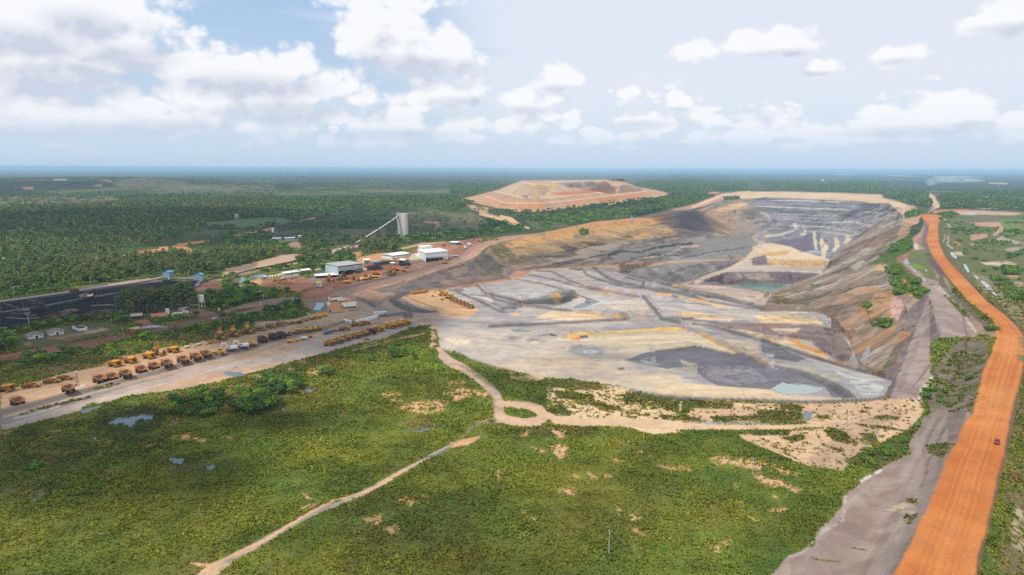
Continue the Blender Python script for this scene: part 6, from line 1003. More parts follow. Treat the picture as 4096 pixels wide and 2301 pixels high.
def bulk(kind, arr, name, label):
    """all remaining plants of a kind as one mass, in fewer and larger leaf clumps with distance"""
    crown, trunk, H_, cols = KIND[kind]; Vs, Fs, Cs = [], [], []; off = 0; dist = np.hypot(arr[:, 0], arr[:, 1])
    for lod, (a_, b_) in enumerate(((0, 620), (620, 1250), (1250, 1e9))):
        for si in range(4):
            m_ = np.nonzero((dist >= a_) & (dist < b_) & (np.arange(len(arr)) % 4 == si))[0]
            if not len(m_): continue
            v, f, c = crown(si*9+3, lod, cols[si % len(cols)])
            if kind in ('gum', 'palm') and lod < 2 and trunk: v, f, c = join([(v, f, c), trunk(si)])
            s = arr[m_, 3][:, None, None]; ct, st = np.cos(arr[m_, 4]), np.sin(arr[m_, 4]); n = len(m_)
            vx = v[None, :, 0]*ct[:, None]-v[None, :, 1]*st[:, None]; vy = v[None, :, 0]*st[:, None]+v[None, :, 1]*ct[:, None]
            q = np.stack([vx, vy, np.broadcast_to(v[None, :, 2], vx.shape)], -1)*s+arr[m_, None, :3]
            tone = (.78+.5*fbm(arr[m_, 0], arr[m_, 1], 70, 3, 31)+.14*rng.randn(n))[:, None, None]*(1-.12*sstep(1200, 2600, dist[m_]))[:, None, None]
            warm = (fbm(arr[m_, 0], arr[m_, 1], 40, 3, 33)-.5)[:, None, None]*np.array([.9, .15, -.4])
            Vs.append(q.reshape(-1, 3)); Fs.append((f[None]+(np.arange(n)*len(v))[:, None, None]+off).reshape(-1, 4)); Cs.append((c[None]*tone*(1+warm)).reshape(-1, 3)); off += n*len(v)
    V_ = np.vstack(Vs); me = mesh_from(name, V_, np.vstack(Fs), None, np.clip(np.vstack(Cs), .003, .8)); me.materials.append(leaf_mat)
    return tag(mesh_ob(name, me), label, None, None, 'stuff')
for kind in pool:
    arr = np.vstack(pool[kind]); crown, trunk, H_, cols = KIND[kind]; d_ = np.hypot(arr[:, 0], arr[:, 1]); big = arr[:, 3]/d_
    qx, qy = project(arr[:, 0], arr[:, 1], arr[:, 2]); vis = (qx > -20) & (qx < 4116) & (qy < 2320)
    order = np.argsort(-(big*vis)); sel = order[:290]; rest = order[290:]
    label, cat, group = LAB[kind]; protos = []
    for si in range(4):
        v, f, c = crown(si*9+3, 0, cols[si % len(cols)]); m0 = mesh_from(kind+'_crown', v, f, None, c); m0.materials.append(leaf_mat); t0 = None
        if trunk: v, f, c = trunk(si); t0 = mesh_from(kind+'_trunk', v, f, None, c); t0.materials.append(bark_mat)
        protos.append((m0, t0))
    nm = dict(tree='leafy_tree', gum='eucalyptus_tree', shrub='bush', palm='palm_tree')[kind]
    for i in sel:
        x, y, z, s, a = arr[i]; m0, t0 = protos[i % 4]
        if t0 is None:
            o = tag(mesh_ob(nm, m0), label, cat, group); o.location = (x, y, z); o.scale = (s,)*3; o.rotation_euler = (0, 0, a)
        else:
            r_ = empty(nm, (x, y, z), a, label, cat, group, s); mesh_ob('crown', m0, r_); mesh_ob('trunk', t0, r_)
    if len(rest): bulk(kind, arr[rest], *WOODN[kind])
    print(kind, len(arr))
# ---- rank grass and low herbs of the foreground: one uncountable mass
def tufts(maxd, name, label):
    ix = np.nonzero((VEG > .12) & (D1 < maxd) & (PXf > -360) & (PXf < 4460) & (PYf < 2500) & (PYf > 1150))[0]
    D = D1[ix]; lam = CELLf[ix]*sstep(.05, .6, VEG[ix])*np.clip(1.05*(260/D)**1.5, .04, 1.1)*(.45+.9*sstep(.30, .6, fbm(X1[ix], Y1[ix], 6, 2, 66)))*1.5
    k = rng.poisson(lam); rep = np.repeat(ix, k); n = len(rep); ri = rep//NA
    r_ = rad[ri]+(rng.rand(n)-.5)*np.gradient(rad)[ri]; a_ = az[rep % NA]+(rng.rand(n)-.5)*(az[42]-az[41])
    base = np.stack([r_*np.sin(a_), r_*np.cos(a_), Z1[rep]-.05], -1); sc_ = (.34+.42*rng.rand(n))*np.clip((r_/330)**.7, .8, 2.2)
    sc_ *= .7+.8*fbm(base[:, 0], base[:, 1], 18, 2, 67)
    NB = 4; V_ = np.zeros((n, NB*4, 3), np.float32)
    for b in range(NB):
        a = rng.rand(n)*6.28; dx = np.cos(a); dy = np.sin(a); lean = .3+.5*rng.rand(n); w_ = (.30+.3*rng.rand(n))*sc_; h_ = (.6+.7*rng.rand(n))*sc_
        ox = (rng.rand(n)-.5)*.9*sc_; oy = (rng.rand(n)-.5)*.9*sc_
        for j, (u_, t_) in enumerate(((-1, 0), (1, 0), (.7, 1), (-.7, 1))):
            V_[:, b*4+j, 0] = base[:, 0]+ox-dy*w_*u_+dx*lean*h_*t_; V_[:, b*4+j, 1] = base[:, 1]+oy+dx*w_*u_+dy*lean*h_*t_; V_[:, b*4+j, 2] = base[:, 2]+h_*t_*.85
    F_ = np.arange(n*NB*4).reshape(-1, 4)
    c = (C[rep]*VEG[rep][:, None]+g1[None]*.9*(1-VEG[rep][:, None]))*np.array([1.78, 1.62, 1.02])*(.74+.62*rng.rand(n))[:, None]
    c = np.repeat(c[:, None], NB, 1)*(.82+.4*rng.rand(n, NB))[:, :, None]
    me = mesh_from(name, V_.reshape(-1, 3), F_, None, np.clip(np.repeat(c.reshape(-1, 3), 4, 0), .003, .8)); me.materials.append(leaf_mat)
    print('tufts', n); return tag(mesh_ob(name, me), label, None, None, 'stuff')
tufts(1150, 'grass', 'rank green grass and low herbs over the foreground')
# ---------------------------------------------------------------- mesh kit for built things (x forward, z up, metres)
class MB:
    def __init__(s): s.v = []; s.f = []
    def add(s, vs, fs): o = len(s.v); s.v += [tuple(map(float, v)) for v in vs]; s.f += [tuple(i+o for i in f) for f in fs]; return s
    def box(s, x, y, z, a, b, c, rz=0., rx=0., ry=0., taper=1.):
        """centre x,y, bottom z, size a,b,c"""
        M = Matrix.Rotation(rz, 3, 'Z') @ Matrix.Rotation(ry, 3, 'Y') @ Matrix.Rotation(rx, 3, 'X'); q = []
        for k, t in ((0, 1), (1, taper)):
            for i, j in ((-1, -1), (1, -1), (1, 1), (-1, 1)): p = M @ Vector((i*a/2*t, j*b/2*t, (k-.5)*c)); q.append((p.x+x, p.y+y, p.z+z+c/2))
        return s.add(q, [(3, 2, 1, 0), (4, 5, 6, 7), (0, 1, 5, 4), (1, 2, 6, 5), (2, 3, 7, 6), (3, 0, 4, 7)])
    def bar(s, p, q, w, h=None):
        p = Vector(p); q = Vector(q); d = q-p; h = h or w; M = d.to_track_quat('X', 'Z').to_matrix(); L = d.length; o = []
        for x in (0, L):
            for i, j in ((-1, -1), (1, -1), (1, 1), (-1, 1)): o.append(p+M @ Vector((x, i*w/2, j*h/2)))
        return s.add(o, [(0, 1, 2, 3)[::-1], (4, 5, 6, 7), (0, 1, 5, 4), (1, 2, 6, 5), (2, 3, 7, 6), (3, 0, 4, 7)])
    def cyl(s, p, q, r, r2=None, n=12, caps=True):
        p = Vector(p); q = Vector(q); d = q-p; M = d.to_track_quat('Z', 'Y').to_matrix(); r2 = r if r2 is None else r2; o = []
        for b, rr in ((p, r), (q, r2)):
            for i in range(n): a = 6.28318*i/n; o.append(b+M @ Vector((rr*math.cos(a), rr*math.sin(a), 0)))
        f = [(i, (i+1) % n, n+(i+1) % n, n+i) for i in range(n)]
        if caps: f += [tuple(range(n))[::-1], tuple(range(n, 2*n))]
        return s.add(o, f)
    def prism(s, prof, y0, y1):
        """profile in x,z pushed from y0 to y1"""
        n = len(prof); o = [(x, y0, z) for x, z in prof]+[(x, y1, z) for x, z in prof]
        return s.add(o, [tuple(range(n)), tuple(range(n, 2*n))[::-1]]+[(i, n+i, n+(i+1) % n, (i+1) % n) for i in range(n)])
    def prismx(s, prof, x0, x1):
        n = len(prof); o = [(x0, y, z) for y, z in prof]+[(x1, y, z) for y, z in prof]
        return s.add(o, [tuple(range(n))[::-1], tuple(range(n, 2*n))]+[((i+1) % n, n+(i+1) % n, n+i, i) for i in range(n)])
    def plate(s, pts, t):
        P_ = [Vector(p) for p in pts]; nrm = (P_[1]-P_[0]).cross(P_[-1]-P_[0]).normalized()*t; n = len(P_); o = P_+[p-nrm for p in P_]
        return s.add(o, [tuple(range(n)), tuple(range(n, 2*n))[::-1]]+[((i+1) % n, i, n+i, n+(i+1) % n) for i in range(n)])
    def dome(s, x, y, z, r, h, n=14, m=5):
        o = []; f = []
        for j in range(m): e = j/m*math.pi/2; o += [(x+r*math.cos(e)*math.cos(6.28318*i/n), y+r*math.cos(e)*math.sin(6.28318*i/n), z+h*math.sin(e)) for i in range(n)]
        o.append((x, y, z+h)); f = [(j*n+i, j*n+(i+1) % n, (j+1)*n+(i+1) % n, (j+1)*n+i) for j in range(m-1) for i in range(n)]+[((m-1)*n+i, (m-1)*n+(i+1) % n, m*n) for i in range(n)]
        return s.add(o, f)
    def build(s, name, mat, parent=None, M=None):
        me = bpy.data.meshes.new(name); vs = s.v if M is None else [tuple(M @ Vector(v)) for v in s.v]
        me.from_pydata(vs, [], s.f); me.materials.append(mat); me.update(); o = mesh_ob(name, me, parent); return o
def metal(name, c, dirt=(120, 84, 56), amt=.5, sc_=.9, rough=.55): return material(name, c, rough=rough, spec=.35, noise=(sc_, amt, dirt))
MY = metal('machine_yellow', (232, 166, 30)); MYW = metal('weathered_yellow', (206, 148, 62), (120, 88, 58), .7); MYR = metal('rusty_yellow', (178, 118, 62), (112, 70, 50), .85)
MRU = metal('rust', (112, 72, 58), (84, 56, 50), .8, rough=.85); MOR = metal('orange_rust', (214, 112, 44), (146, 84, 52), .7); MBK = metal('machine_black', (38, 38, 42), (70, 62, 56), .3); MTY = material('tyre_rubber', (44, 43, 45), rough=.9, spec=.2, noise=(1.5, .6, (78, 68, 60)))
MDI = material('bed_dirt', (108, 92, 88), rough=.95, spec=.1, noise=(.5, .45, (128, 94, 74))); MDC = material('bed_coal_dust', (84, 66, 62), rough=.95, spec=.1, noise=(.5, .7, (130, 80, 54)))
MWH = metal('white_paint', (228, 228, 224), (180, 168, 150), .35, .6); MWC = metal('cream_paint', (226, 214, 184), (170, 150, 124), .4, .5); MGL = material('dark_glass', (34, 44, 54), rough=.1, spec=.6); MGR = metal('grey_steel', (128, 132, 136), (96, 84, 74), .5); MDG = metal('dark_steel', (66, 68, 74), (92, 70, 58), .5)
MBL = metal('blue_paint', (60, 106, 150), (90, 100, 110), .4); MGN = metal('green_paint', (56, 92, 76), (88, 84, 66), .5); MRD = metal('red_paint', (176, 60, 44), (120, 60, 48), .4); MTK = metal('tank_cream', (232, 226, 208), (180, 160, 130), .4)
MCO = material('concrete', (176, 170, 160), rough=.9, spec=.1, noise=(.12, .6, (140, 134, 128))); MGW = material('grey_cladding', (176, 188, 194), rough=.55, spec=.3, noise=(.25, .35, (160, 170, 176))); MRG = material('grey_roof', (166, 160, 156), rough=.7, noise=(.12, .5, (150, 142, 138)))
MRW = material('white_roof', (226, 222, 212), rough=.6, noise=(.08, .5, (204, 196, 184))); MWO = material('wood', (134, 122, 104), rough=.9); MTE = metal('teal_cladding', (84, 136, 146), (110, 140, 146), .3); MSL = metal('slate_cladding', (124, 150, 170), (140, 156, 168), .4)
def wheels(t, spots, r, w, rim=MY, name='wheel', dual=False):
    for x, y in spots:
        h = MB(); ws = [w*.53, -w*.53] if dual else [0]
        for k in ws: h.cyl((x, y-w/2+k, r), (x, y+w/2+k, r), r, n=14)
        o = h.build(name, MTY, t)
        for sg in (-1, 1): MB().cyl((x, y+sg*(w*(1.03 if dual else .5)-.02), r), (x, y+sg*(w*(1.03 if dual else .5)+.03), r), r*.5, n=10).build('rim', rim, o)
def stairs(mb, x0, x1, y, z0, z1): mb.bar((x0, y-.25, z0), (x1, y-.25, z1), .07); mb.bar((x0, y+.25, z0), (x1, y+.25, z1), .07); [mb.box(x0+(x1-x0)*k/5, y, z0+(z1-z0)*k/5, .25, .5, .05) for k in range(6)]
def tracks(t, L, W_, g, h, mat=MDG):
    for sg in (-1, 1):
        prof = [(-L/2, h*.45), (-L/2+h*.3, 0), (L/2-h*.3, 0), (L/2, h*.45), (L/2-h*.35, h), (-L/2+h*.35, h)]
        o = MB().prism(prof, sg*g/2-W_/2, sg*g/2+W_/2).build('track', mat, t); q = MB()
        for k in range(6): q.cyl((-L*.38+k*L*.152, sg*(g/2)-W_*.53, h*.42), (-L*.38+k*L*.152, sg*(g/2)+W_*.53, h*.42), h*.26, n=8)
        q.build('track_roller', MBK, o)
PROTO = {}
def park(o):                                      # the first one built of a kind is moved into place; later ones are copies
    PROTO[id(o)] = True; return o
def haul_truck(name, body=MY, inner=MDI, up=0., tank=None, rim=MYW, bed=None, coal=False):
    t = empty(name, (0, 0, -999)); bed = bed or body
    m = MB(); m.box(-.2, 0, 1.35, 8.6, 1.5, .75); m.box(4.0, 0, 1.1, .9, 5.4, .6); m.box(3.2, 0, 2.0, 2.0, 3.2, 1.2); m.box(2.9, 0, 3.15, 2.7, 5.6, .16); m.box(2.6, 0, .9, 1.0, 5.0, .5); m.box(-3.2, 0, 1.2, .8, 4.2, .7); m.box(1.5, -1.9, 1.6, 1.5, 1.1, 1.0); m.box(1.5, 1.9, 1.6, 1.5, 1.1, 1.0)
    for y in (-2.75, 2.75): m.box(3.2, y, 1.9, 2.3, .12, 1.2)
    m.build('chassis', body, t)
    MB().box(4.28, 0, 1.75, .12, 2.3, 1.9).box(4.36, 0, 1.85, .06, .1, 1.7).build('radiator_grille', MBK, t)
    MB().box(4.5, 0, 1.15, .14, 5.6, .3).build('bumper', MYW, t)
    c = MB().box(2.9, 1.75, 3.3, 1.7, 1.7, .75).box(2.9, 1.75, 4.65, 1.8, 1.8, .14)
    for a in (-.8, .8):
        for b in (-.8, .8): c.box(2.9+a, 1.75+b, 4.0, .1, .1, .7)
    c = c.build('cab', body, t); MB().box(2.9, 1.75, 4.05, 1.62, 1.62, .6).build('windows', MGL, c)
    h = MB(); [h.bar((4.2, y, 3.3), (4.2, y, 4.1), .06) for y in (-2.6, -1.3, 0)]; h.bar((4.2, -2.6, 4.1), (4.2, .4, 4.1), .06); h.bar((4.2, -2.7, 4.1), (1.9, -2.7, 4.1), .06); stairs(h, 4.65, 4.25, -1.9, .5, 3.2); stairs(h, 4.65, 4.25, 1.9, .5, 3.2); h.bar((4.1, 2.9, 3.6), (4.1, 3.2, 4.4), .08); h.box(4.1, 3.25, 4.0, .1, .3, .7); h.box(4.1, -3.1, 4.0, .1, .3, .7); h.build('handrail', MYW, t)
    for y in (-1.35, 1.35): MB().box(4.6, y, 1.55, .06, .5, .25).build('headlight', MWH, t)
    wheels(t, [(2.6, -2.35), (2.6, 2.35)], 1.35, .95, rim); wheels(t, [(-2.9, -1.85), (-2.9, 1.85)], 1.35, .9, rim, 'rear_wheels', True)
    if tank:
        M0 = MB(); M0.prismx([(-2.3, 2.2), (2.3, 2.2), (2.75, 2.9), (2.75, 4.3), (2.2, 4.75), (-2.2, 4.75), (-2.75, 4.3), (-2.75, 2.9)], -5.2, 1.5); M0.box(2.2, 0, 4.5, 1.9, 5.0, .14); [M0.box(x, 0, 2.4, .12, 5.62, 2.1) for x in (-4.4, -3.2, -2, -.8, .4)]
        o = M0.build('water_tank', tank, t); MB().cyl((-1, 0, 4.7), (-1, 0, 4.86), .8).cyl((-3.6, 0, 4.7), (-3.6, 0, 4.86), .6).build('tank_hatch', MDG, o); MB().box(-5.3, 0, 2.2, .4, 4.4, .3).cyl((-5.3, 1.5, 2.6), (-5.9, 1.5, 2.7), .16).cyl((-5.3, -1.5, 2.6), (-5.9, -1.5, 2.7), .16).build('spray_bar', MDG, o)
        return park(t)
    b = MB(); S = .13
    b.plate([(-2.6, -2.2, 2.3), (1.2, -2.2, 2.15), (1.2, 2.2, 2.15), (-2.6, 2.2, 2.3)], S); b.plate([(-5.2, -2.35, 3.1), (-2.6, -2.2, 2.3), (-2.6, 2.2, 2.3), (-5.2, 2.35, 3.1)], S)
    for sg in (-1, 1):
        q = [(-5.2, sg*2.35, 3.1), (-2.6, sg*2.2, 2.3), (1.2, sg*2.2, 2.15), (1.9, sg*3.0, 4.7), (-3.6, sg*3.05, 4.25), (-5.25, sg*2.9, 3.55)]
        b.plate(q if sg < 0 else q[::-1], S); b.bar((1.9, sg*3.05, 4.75), (-3.6, sg*3.1, 4.3), .26); b.bar((-3.6, sg*3.1, 4.3), (-5.3, sg*2.95, 3.6), .24)
        for x in (-3.3, -2.2, -1.1, 0, 1.0): b.bar((x, sg*2.35, 2.35), (x+.1, sg*3.12, 4.35), .22)
    b.plate([(1.2, -2.2, 2.15), (1.2, 2.2, 2.15), (1.9, 3.0, 4.7), (1.9, -3.0, 4.7)][::-1], S); b.plate([(1.9, -3.0, 4.75), (1.9, 3.0, 4.75), (4.7, 2.5, 5.1), (4.7, -2.5, 5.1)][::-1], .16); b.bar((4.7, -2.55, 5.15), (4.7, 2.55, 5.15), .26); b.bar((1.85, -3, 4.85), (1.85, 3, 4.85), .2)
    for x in (-2.0, -1.0, 0, 1.0): b.box(x, 0, 1.95, .3, 4.5, .3)
    l = MB(); e = .03
    l.add([(-5.2, -2.3, 3.1+e), (-2.6, -2.15, 2.3+e), (1.15, -2.15, 2.15+e), (1.15, 2.15, 2.15+e), (-2.6, 2.15, 2.3+e), (-5.2, 2.3, 3.1+e), (1.8, -2.85, 4.4), (-3.5, -2.9, 4.0), (-5.15, -2.75, 3.4), (1.8, 2.85, 4.4), (-3.5, 2.9, 4.0), (-5.15, 2.75, 3.4)],
          [(0, 1, 4, 5), (1, 2, 3, 4), (2, 1, 7, 6), (1, 0, 8, 7), (3, 9, 10, 4), (4, 10, 11, 5), (2, 6, 9, 3)])
    if coal: l.prismx([(-1.9, 2.5), (1.9, 2.5), (.8, 3.4), (-.7, 3.5)], -2.8, .9)
    M = Matrix.Translation((-3.6, 0, 2.2)) @ Matrix.Rotation(-up, 4, 'Y') @ Matrix.Translation((3.6, 0, -2.2)) if up else None
    o = b.build('dump_bed', bed, t, M); l.build('bed_lining', inner, o, M)
    if up: MB().cyl((-.3, -.8, 1.8), tuple(M @ Vector((-.2, -.8, 2.1))), .16).cyl((-.3, .8, 1.8), tuple(M @ Vector((-.2, .8, 2.1))), .16).build('hoist_ram', MGR, t)
    return park(t)
def artic(name, mat=MYW, bedm=MYR):
    t = empty(name, (0, 0, -999))
    MB().box(2.6, 0, 1.0, 3.4, 1.3, .6).add([(1.9, -1.25, 1.2), (4.7, -1.1, 1.2), (4.7, 1.1, 1.2), (1.9, 1.25, 1.2), (1.9, -1.25, 2.5), (4.4, -1.0, 2.0), (4.4, 1.0, 2.0), (1.9, 1.25, 2.5)], [(3, 2, 1, 0), (4, 5, 6, 7), (0, 1, 5, 4), (1, 2, 6, 5), (2, 3, 7, 6), (3, 0, 4, 7)]).build('bonnet', mat, t)
    MB().box(4.62, 0, 1.25, .12, 1.6, .6).build('grille', MBK, t)
    c = MB().box(1.4, 0, 1.2, 1.5, 1.9, 1.1).box(1.4, 0, 3.1, 1.6, 2.0, .12).build('cab', mat, t); MB().box(1.4, 0, 2.3, 1.45, 1.85, .8).build('windows', MGL, c)
    MB().box(-2.6, 0, .95, 6.2, 1.1, .5).build('rear_frame', MDG, t)
    b = MB().plate([(-5.3, -1.3, 2.3), (-3.6, -1.25, 1.6), (.2, -1.25, 1.6), (.2, 1.25, 1.6), (-3.6, 1.25, 1.6), (-5.3, 1.3, 2.3)][:], .1)
    for sg in (-1, 1): q = [(-5.3, sg*1.3, 2.3), (-3.6, sg*1.25, 1.6), (.2, sg*1.25, 1.6), (.5, sg*1.65, 3.1), (-4.2, sg*1.7, 2.95)]; b.plate(q if sg < 0 else q[::-1], .1)
    b.plate([(.2, -1.25, 1.6), (.2, 1.25, 1.6), (.5, 1.65, 3.3), (.5, -1.65, 3.3)][::-1], .1).build('dump_bed', bedm, t)
    wheels(t, [(x, y) for x in (2.9, -2.1, -4.0) for y in (-1.3, 1.3)], .9, .65, MYW); return park(t)
def excavator(name, mat, arm, s=1., reach=0, bucketm=MRU):
    t = empty(name, (0, 0, -999)); k = lambda p: tuple(a*s for a in p)
    tracks(t, 5.2*s, .8*s, 3.0*s, 1.1*s)
    MB().cyl(k((0, 0, .9)), k((0, 0, 1.3)), 1.0*s).build('slew_ring', MDG, t)
    h = MB().box(-1.0*s, 0, 1.3*s, 4.6*s, 3.0*s, 1.35*s).box(-2.9*s, 0, 1.35*s, 1.0*s, 3.1*s, 1.5*s).box(-1.4*s, .4*s, 2.65*s, 2.0*s, 1.6*s, .35*s).cyl(k((-2, -.8, 2.6)), k((-2, -.8, 3.2)), .12*s); h.build('engine_house', mat, t)
    c = MB().box(1.0*s, 1.0*s, 1.3*s, 1.5*s, 1.0*s, .9*s).box(1.0*s, 1.0*s, 3.1*s, 1.6*s, 1.1*s, .1*s).build('cab', mat, t); MB().box(1.0*s, 1.0*s, 2.2*s, 1.46*s, .96*s, .9*s).build('windows', MGL, c)
    if reach == 0: A, B, C_, D_ = (1.2, 0, 1.9), (3.0, 0, 5.0), (5.4, 0, 5.1), (6.0, 0, 1.6)
    else: A, B, C_, D_ = (1.2, 0, 1.9), (3.6, 0, 4.9), (7.0, 0, 3.7), (8.6, 0, 1.0)
    MB().bar(k(A), k(B), .55*s, .75*s).bar(k(B), k(C_), .5*s, .65*s).bar(k((2.2, .5, 1.8)), k((3.1, .3, 4.2)), .16*s).bar(k((2.2, -.5, 1.8)), k((3.1, -.3, 4.2)), .16*s).build('boom', arm, t)
    MB().bar(k(C_), k(D_), .42*s, .5*s).bar(k((B[0]+.5, 0, B[2]+.5)), k((C_[0], 0, C_[2]+.6)), .16*s).build('stick', arm, t)
    x, _, z = D_; MB().prism([((x-.3)*s, (z+.3)*s), ((x+.35)*s, (z+.2)*s), ((x+.2)*s, (z-1.3)*s), ((x-.9)*s, (z-1.5)*s), ((x-1.3)*s, (z-.6)*s)], -.8*s, .8*s).build('bucket', bucketm, t); return park(t)
def loader(name, mat=MY, s=1.):
    t = empty(name, (0, 0, -999)); m = MB().box(-2.6*s, 0, 1.1*s, 3.6*s, 2.4*s, 1.6*s).box(-4.3*s, 0, 1.0*s, .5*s, 2.7*s, .7*s).box(1.0*s, 0, 1.1*s, 2.4*s, 1.4*s, 1.2*s); m.build('body', mat, t); MB().box(-4.44*s, 0, 1.35*s, .1*s, 1.9*s, 1.25*s).build('grille', MBK, t)
    c = MB().box(-.7*s, 0, 2.4*s, 1.5*s, 1.6*s, .6*s).box(-.7*s, 0, 3.9*s, 1.7*s, 1.8*s, .14*s).build('cab', mat, t); MB().box(-.7*s, 0, 3.0*s, 1.45*s, 1.55*s, .9*s).build('windows', MGL, c)
    a = MB(); [a.bar((1.2*s, y*s, 2.4*s), (4.0*s, y*s, 1.0*s), .3*s, .5*s) for y in (-.8, .8)]; a.build('lift_arm', mat, t)
    MB().prism([(3.8*s, .2*s), (5.3*s, .1*s), (4.5*s, .9*s), (4.4*s, 1.7*s), (3.8*s, 1.2*s)], -1.9*s, 1.9*s).build('bucket', MDG, t); wheels(t, [(x*s, y*s) for x in (1.9, -2.4) for y in (-1.5, 1.5)], 1.05*s, .85*s, mat); return park(t)
def dozer(name, mat=MYW, s=1.):
    t = empty(name, (0, 0, -999)); tracks(t, 4.6*s, .65*s, 2.5*s, 1.5*s, MDG)
    MB().box(1.0*s, 0, 1.0*s, 2.6*s, 1.5*s, 1.3*s).box(-1.2*s, 0, 1.0*s, 1.9*s, 1.9*s, .9*s).cyl((1.2*s, .4*s, 2.2*s), (1.2*s, .4*s, 3.0*s), .1*s).build('body', mat, t); MB().box(2.34*s, 0, 1.1*s, .1*s, 1.2*s, 1.1*s).build('grille', MBK, t)
    c = MB().box(-.8*s, 0, 3.2*s, 1.8*s, 1.9*s, .14*s).box(-.8*s, 0, 1.9*s, 1.5*s, 1.6*s, .4*s).build('cab', mat, t); MB().box(-.8*s, 0, 2.3*s, 1.4*s, 1.5*s, .9*s).build('windows', MGL, c)
    MB().prism([(3.2*s, .05*s), (3.5*s, .0), (3.25*s, .8*s), (3.45*s, 1.6*s), (3.2*s, 1.6*s), (3.0*s, .8*s)], -2.2*s, 2.2*s).bar((3.1*s, 1.6*s, .7*s), (0, 1.6*s, .7*s), .25*s).bar((3.1*s, -1.6*s, .7*s), (0, -1.6*s, .7*s), .25*s).build('blade', MYR, t)
    MB().box(-3.0*s, 0, 1.2*s, .4*s, 1.9*s, .35*s).bar((-2.2*s, 0, 1.3*s), (-3.0*s, 0, 1.4*s), .5*s).box(-3.2*s, 0, .3*s, .25*s, .2*s, 1.2*s).build('ripper', MYR, t); return park(t)
def grader(name, mat=MYW, tankm=None):
    t = empty(name, (0, 0, -999)); MB().box(-2.6, 0, 1.0, 3.2, 1.6, 1.2).bar((-1.0, 0, 1.9), (4.2, 0, 2.2), .4, .45).bar((4.2, 0, 2.2), (4.6, 0, 1.1), .5).box(-4.2, 0, .9, .4, 1.8, .5).build('frame', mat, t)
    c = MB().box(-.4, 0, 1.5, 1.5, 1.5, .5).box(-.4, 0, 3.1, 1.6, 1.6, .12).build('cab', mat, t); MB().box(-.4, 0, 2.0, 1.45, 1.45, 1.1).build('windows', MGL, c)
    MB().box(1.8, 0, .3, .12, 3.8, .65, rz=.5).cyl((1.8, 0, 1.0), (1.8, 0, 1.15), .8).build('moldboard', MYR, t); wheels(t, [(4.6, -1.05), (4.6, 1.05), (-1.8, -1.05), (-1.8, 1.05), (-3.3, -1.05), (-3.3, 1.05)], .68, .4, mat); return park(t)
def tanker(name, mat=MY):
    t = empty(name, (0, 0, -999)); MB().box(-.6, 0, .8, 8.0, 1.0, .4).build('chassis', MDG, t); c = MB().box(3.3, 0, .9, 1.8, 2.4, 2.1, taper=.94).build('cab', mat, t); MB().box(3.75, 0, 1.9, 1.05, 2.28, .75).build('windshield', MGL, c)
    MB().cyl((-4.5, 0, 2.15), (2.0, 0, 2.15), 1.22, n=16).box(-1.2, 0, 3.32, 4.0, .5, .12).build('tank', mat, t); wheels(t, [(x, y) for x in (3.2, -2.0, -3.3) for y in (-1.05, 1.05)], .52, .42, MGR); return park(t)
def tank_trailer(name, mat=MYW, L=5., r=1.1):
    t = empty(name, (0, 0, -999)); MB().cyl((-L/2, 0, 1.7), (L/2, 0, 1.7), r, n=16).cyl((0, 0, 1.7+r), (0, 0, 1.95+r), .3).build('tank', mat, t); MB().box(0, 0, .6, L, .8, .25).bar((L/2, 0, .7), (L/2+1.6, 0, .5), .15).build('drawbar', MDG, t); wheels(t, [(-.6, -1), (-.6, 1)], .55, .4, MGR); return park(t)
def tractor(name, mat=MGN):
    t = empty(name, (0, 0, -999)); MB().box(1.2, 0, .9, 2.2, .9, .9).box(-.6, 0, .8, 1.5, 1.1, .7).build('body', mat, t); c = MB().box(-.5, 0, 2.6, 1.5, 1.5, .12).box(-.5, 0, 1.4, 1.3, 1.3, .3).build('cab', mat, t); MB().box(-.5, 0, 1.7, 1.25, 1.25, .9).build('windows', MGL, c)
    wheels(t, [(-.8, -1.0), (-.8, 1.0)], .95, .5, MYW); wheels(t, [(1.6, -.8), (1.6, .8)], .6, .35, MYW); return park(t)
def pickup(name, mat=MWH, sedan=False):
    t = empty(name, (0, 0, -999)); MB().prism([(-2.6, .45), (2.5, .45), (2.6, .95), (1.3, 1.15), (-2.6, 1.1)], -.92, .92).build('body', mat, t)
    c = MB().prism([(-.75, 1.1), (1.25, 1.1), (.6, 1.72), (-.6, 1.74)] if not sedan else [(-1.9, 1.08), (1.3, 1.1), (.6, 1.6), (-1.1, 1.62)], -.8, .8).build('cabin', MGL, t); MB().box(0 if not sedan else -.25, 0, 1.72 if not sedan else 1.6, 1.25 if not sedan else 1.75, 1.5, .06).build('roof', mat, c)
    if not sedan: MB().box(-1.7, 0, .9, 1.6, 1.5, .22).build('load_bed', MDG, t)
    wheels(t, [(x, y) for x in (1.6, -1.6) for y in (-.82, .82)], .38, .26, MGR); return park(t)
def bus(name):
    t = empty(name, (0, 0, -999)); MB().box(0, 0, .5, 9.5, 2.5, 1.1).box(0, 0, 2.45, 9.5, 2.5, .5).box(-1, 0, 2.95, 3, 1.6, .2).build('body', MWH, t); MB().box(0, 0, 1.6, 9.44, 2.44, .85).build('windows', MGL, t); wheels(t, [(x, y) for x in (3.2, -3) for y in (-1.1, 1.1)], .5, .3, MGR); return park(t)
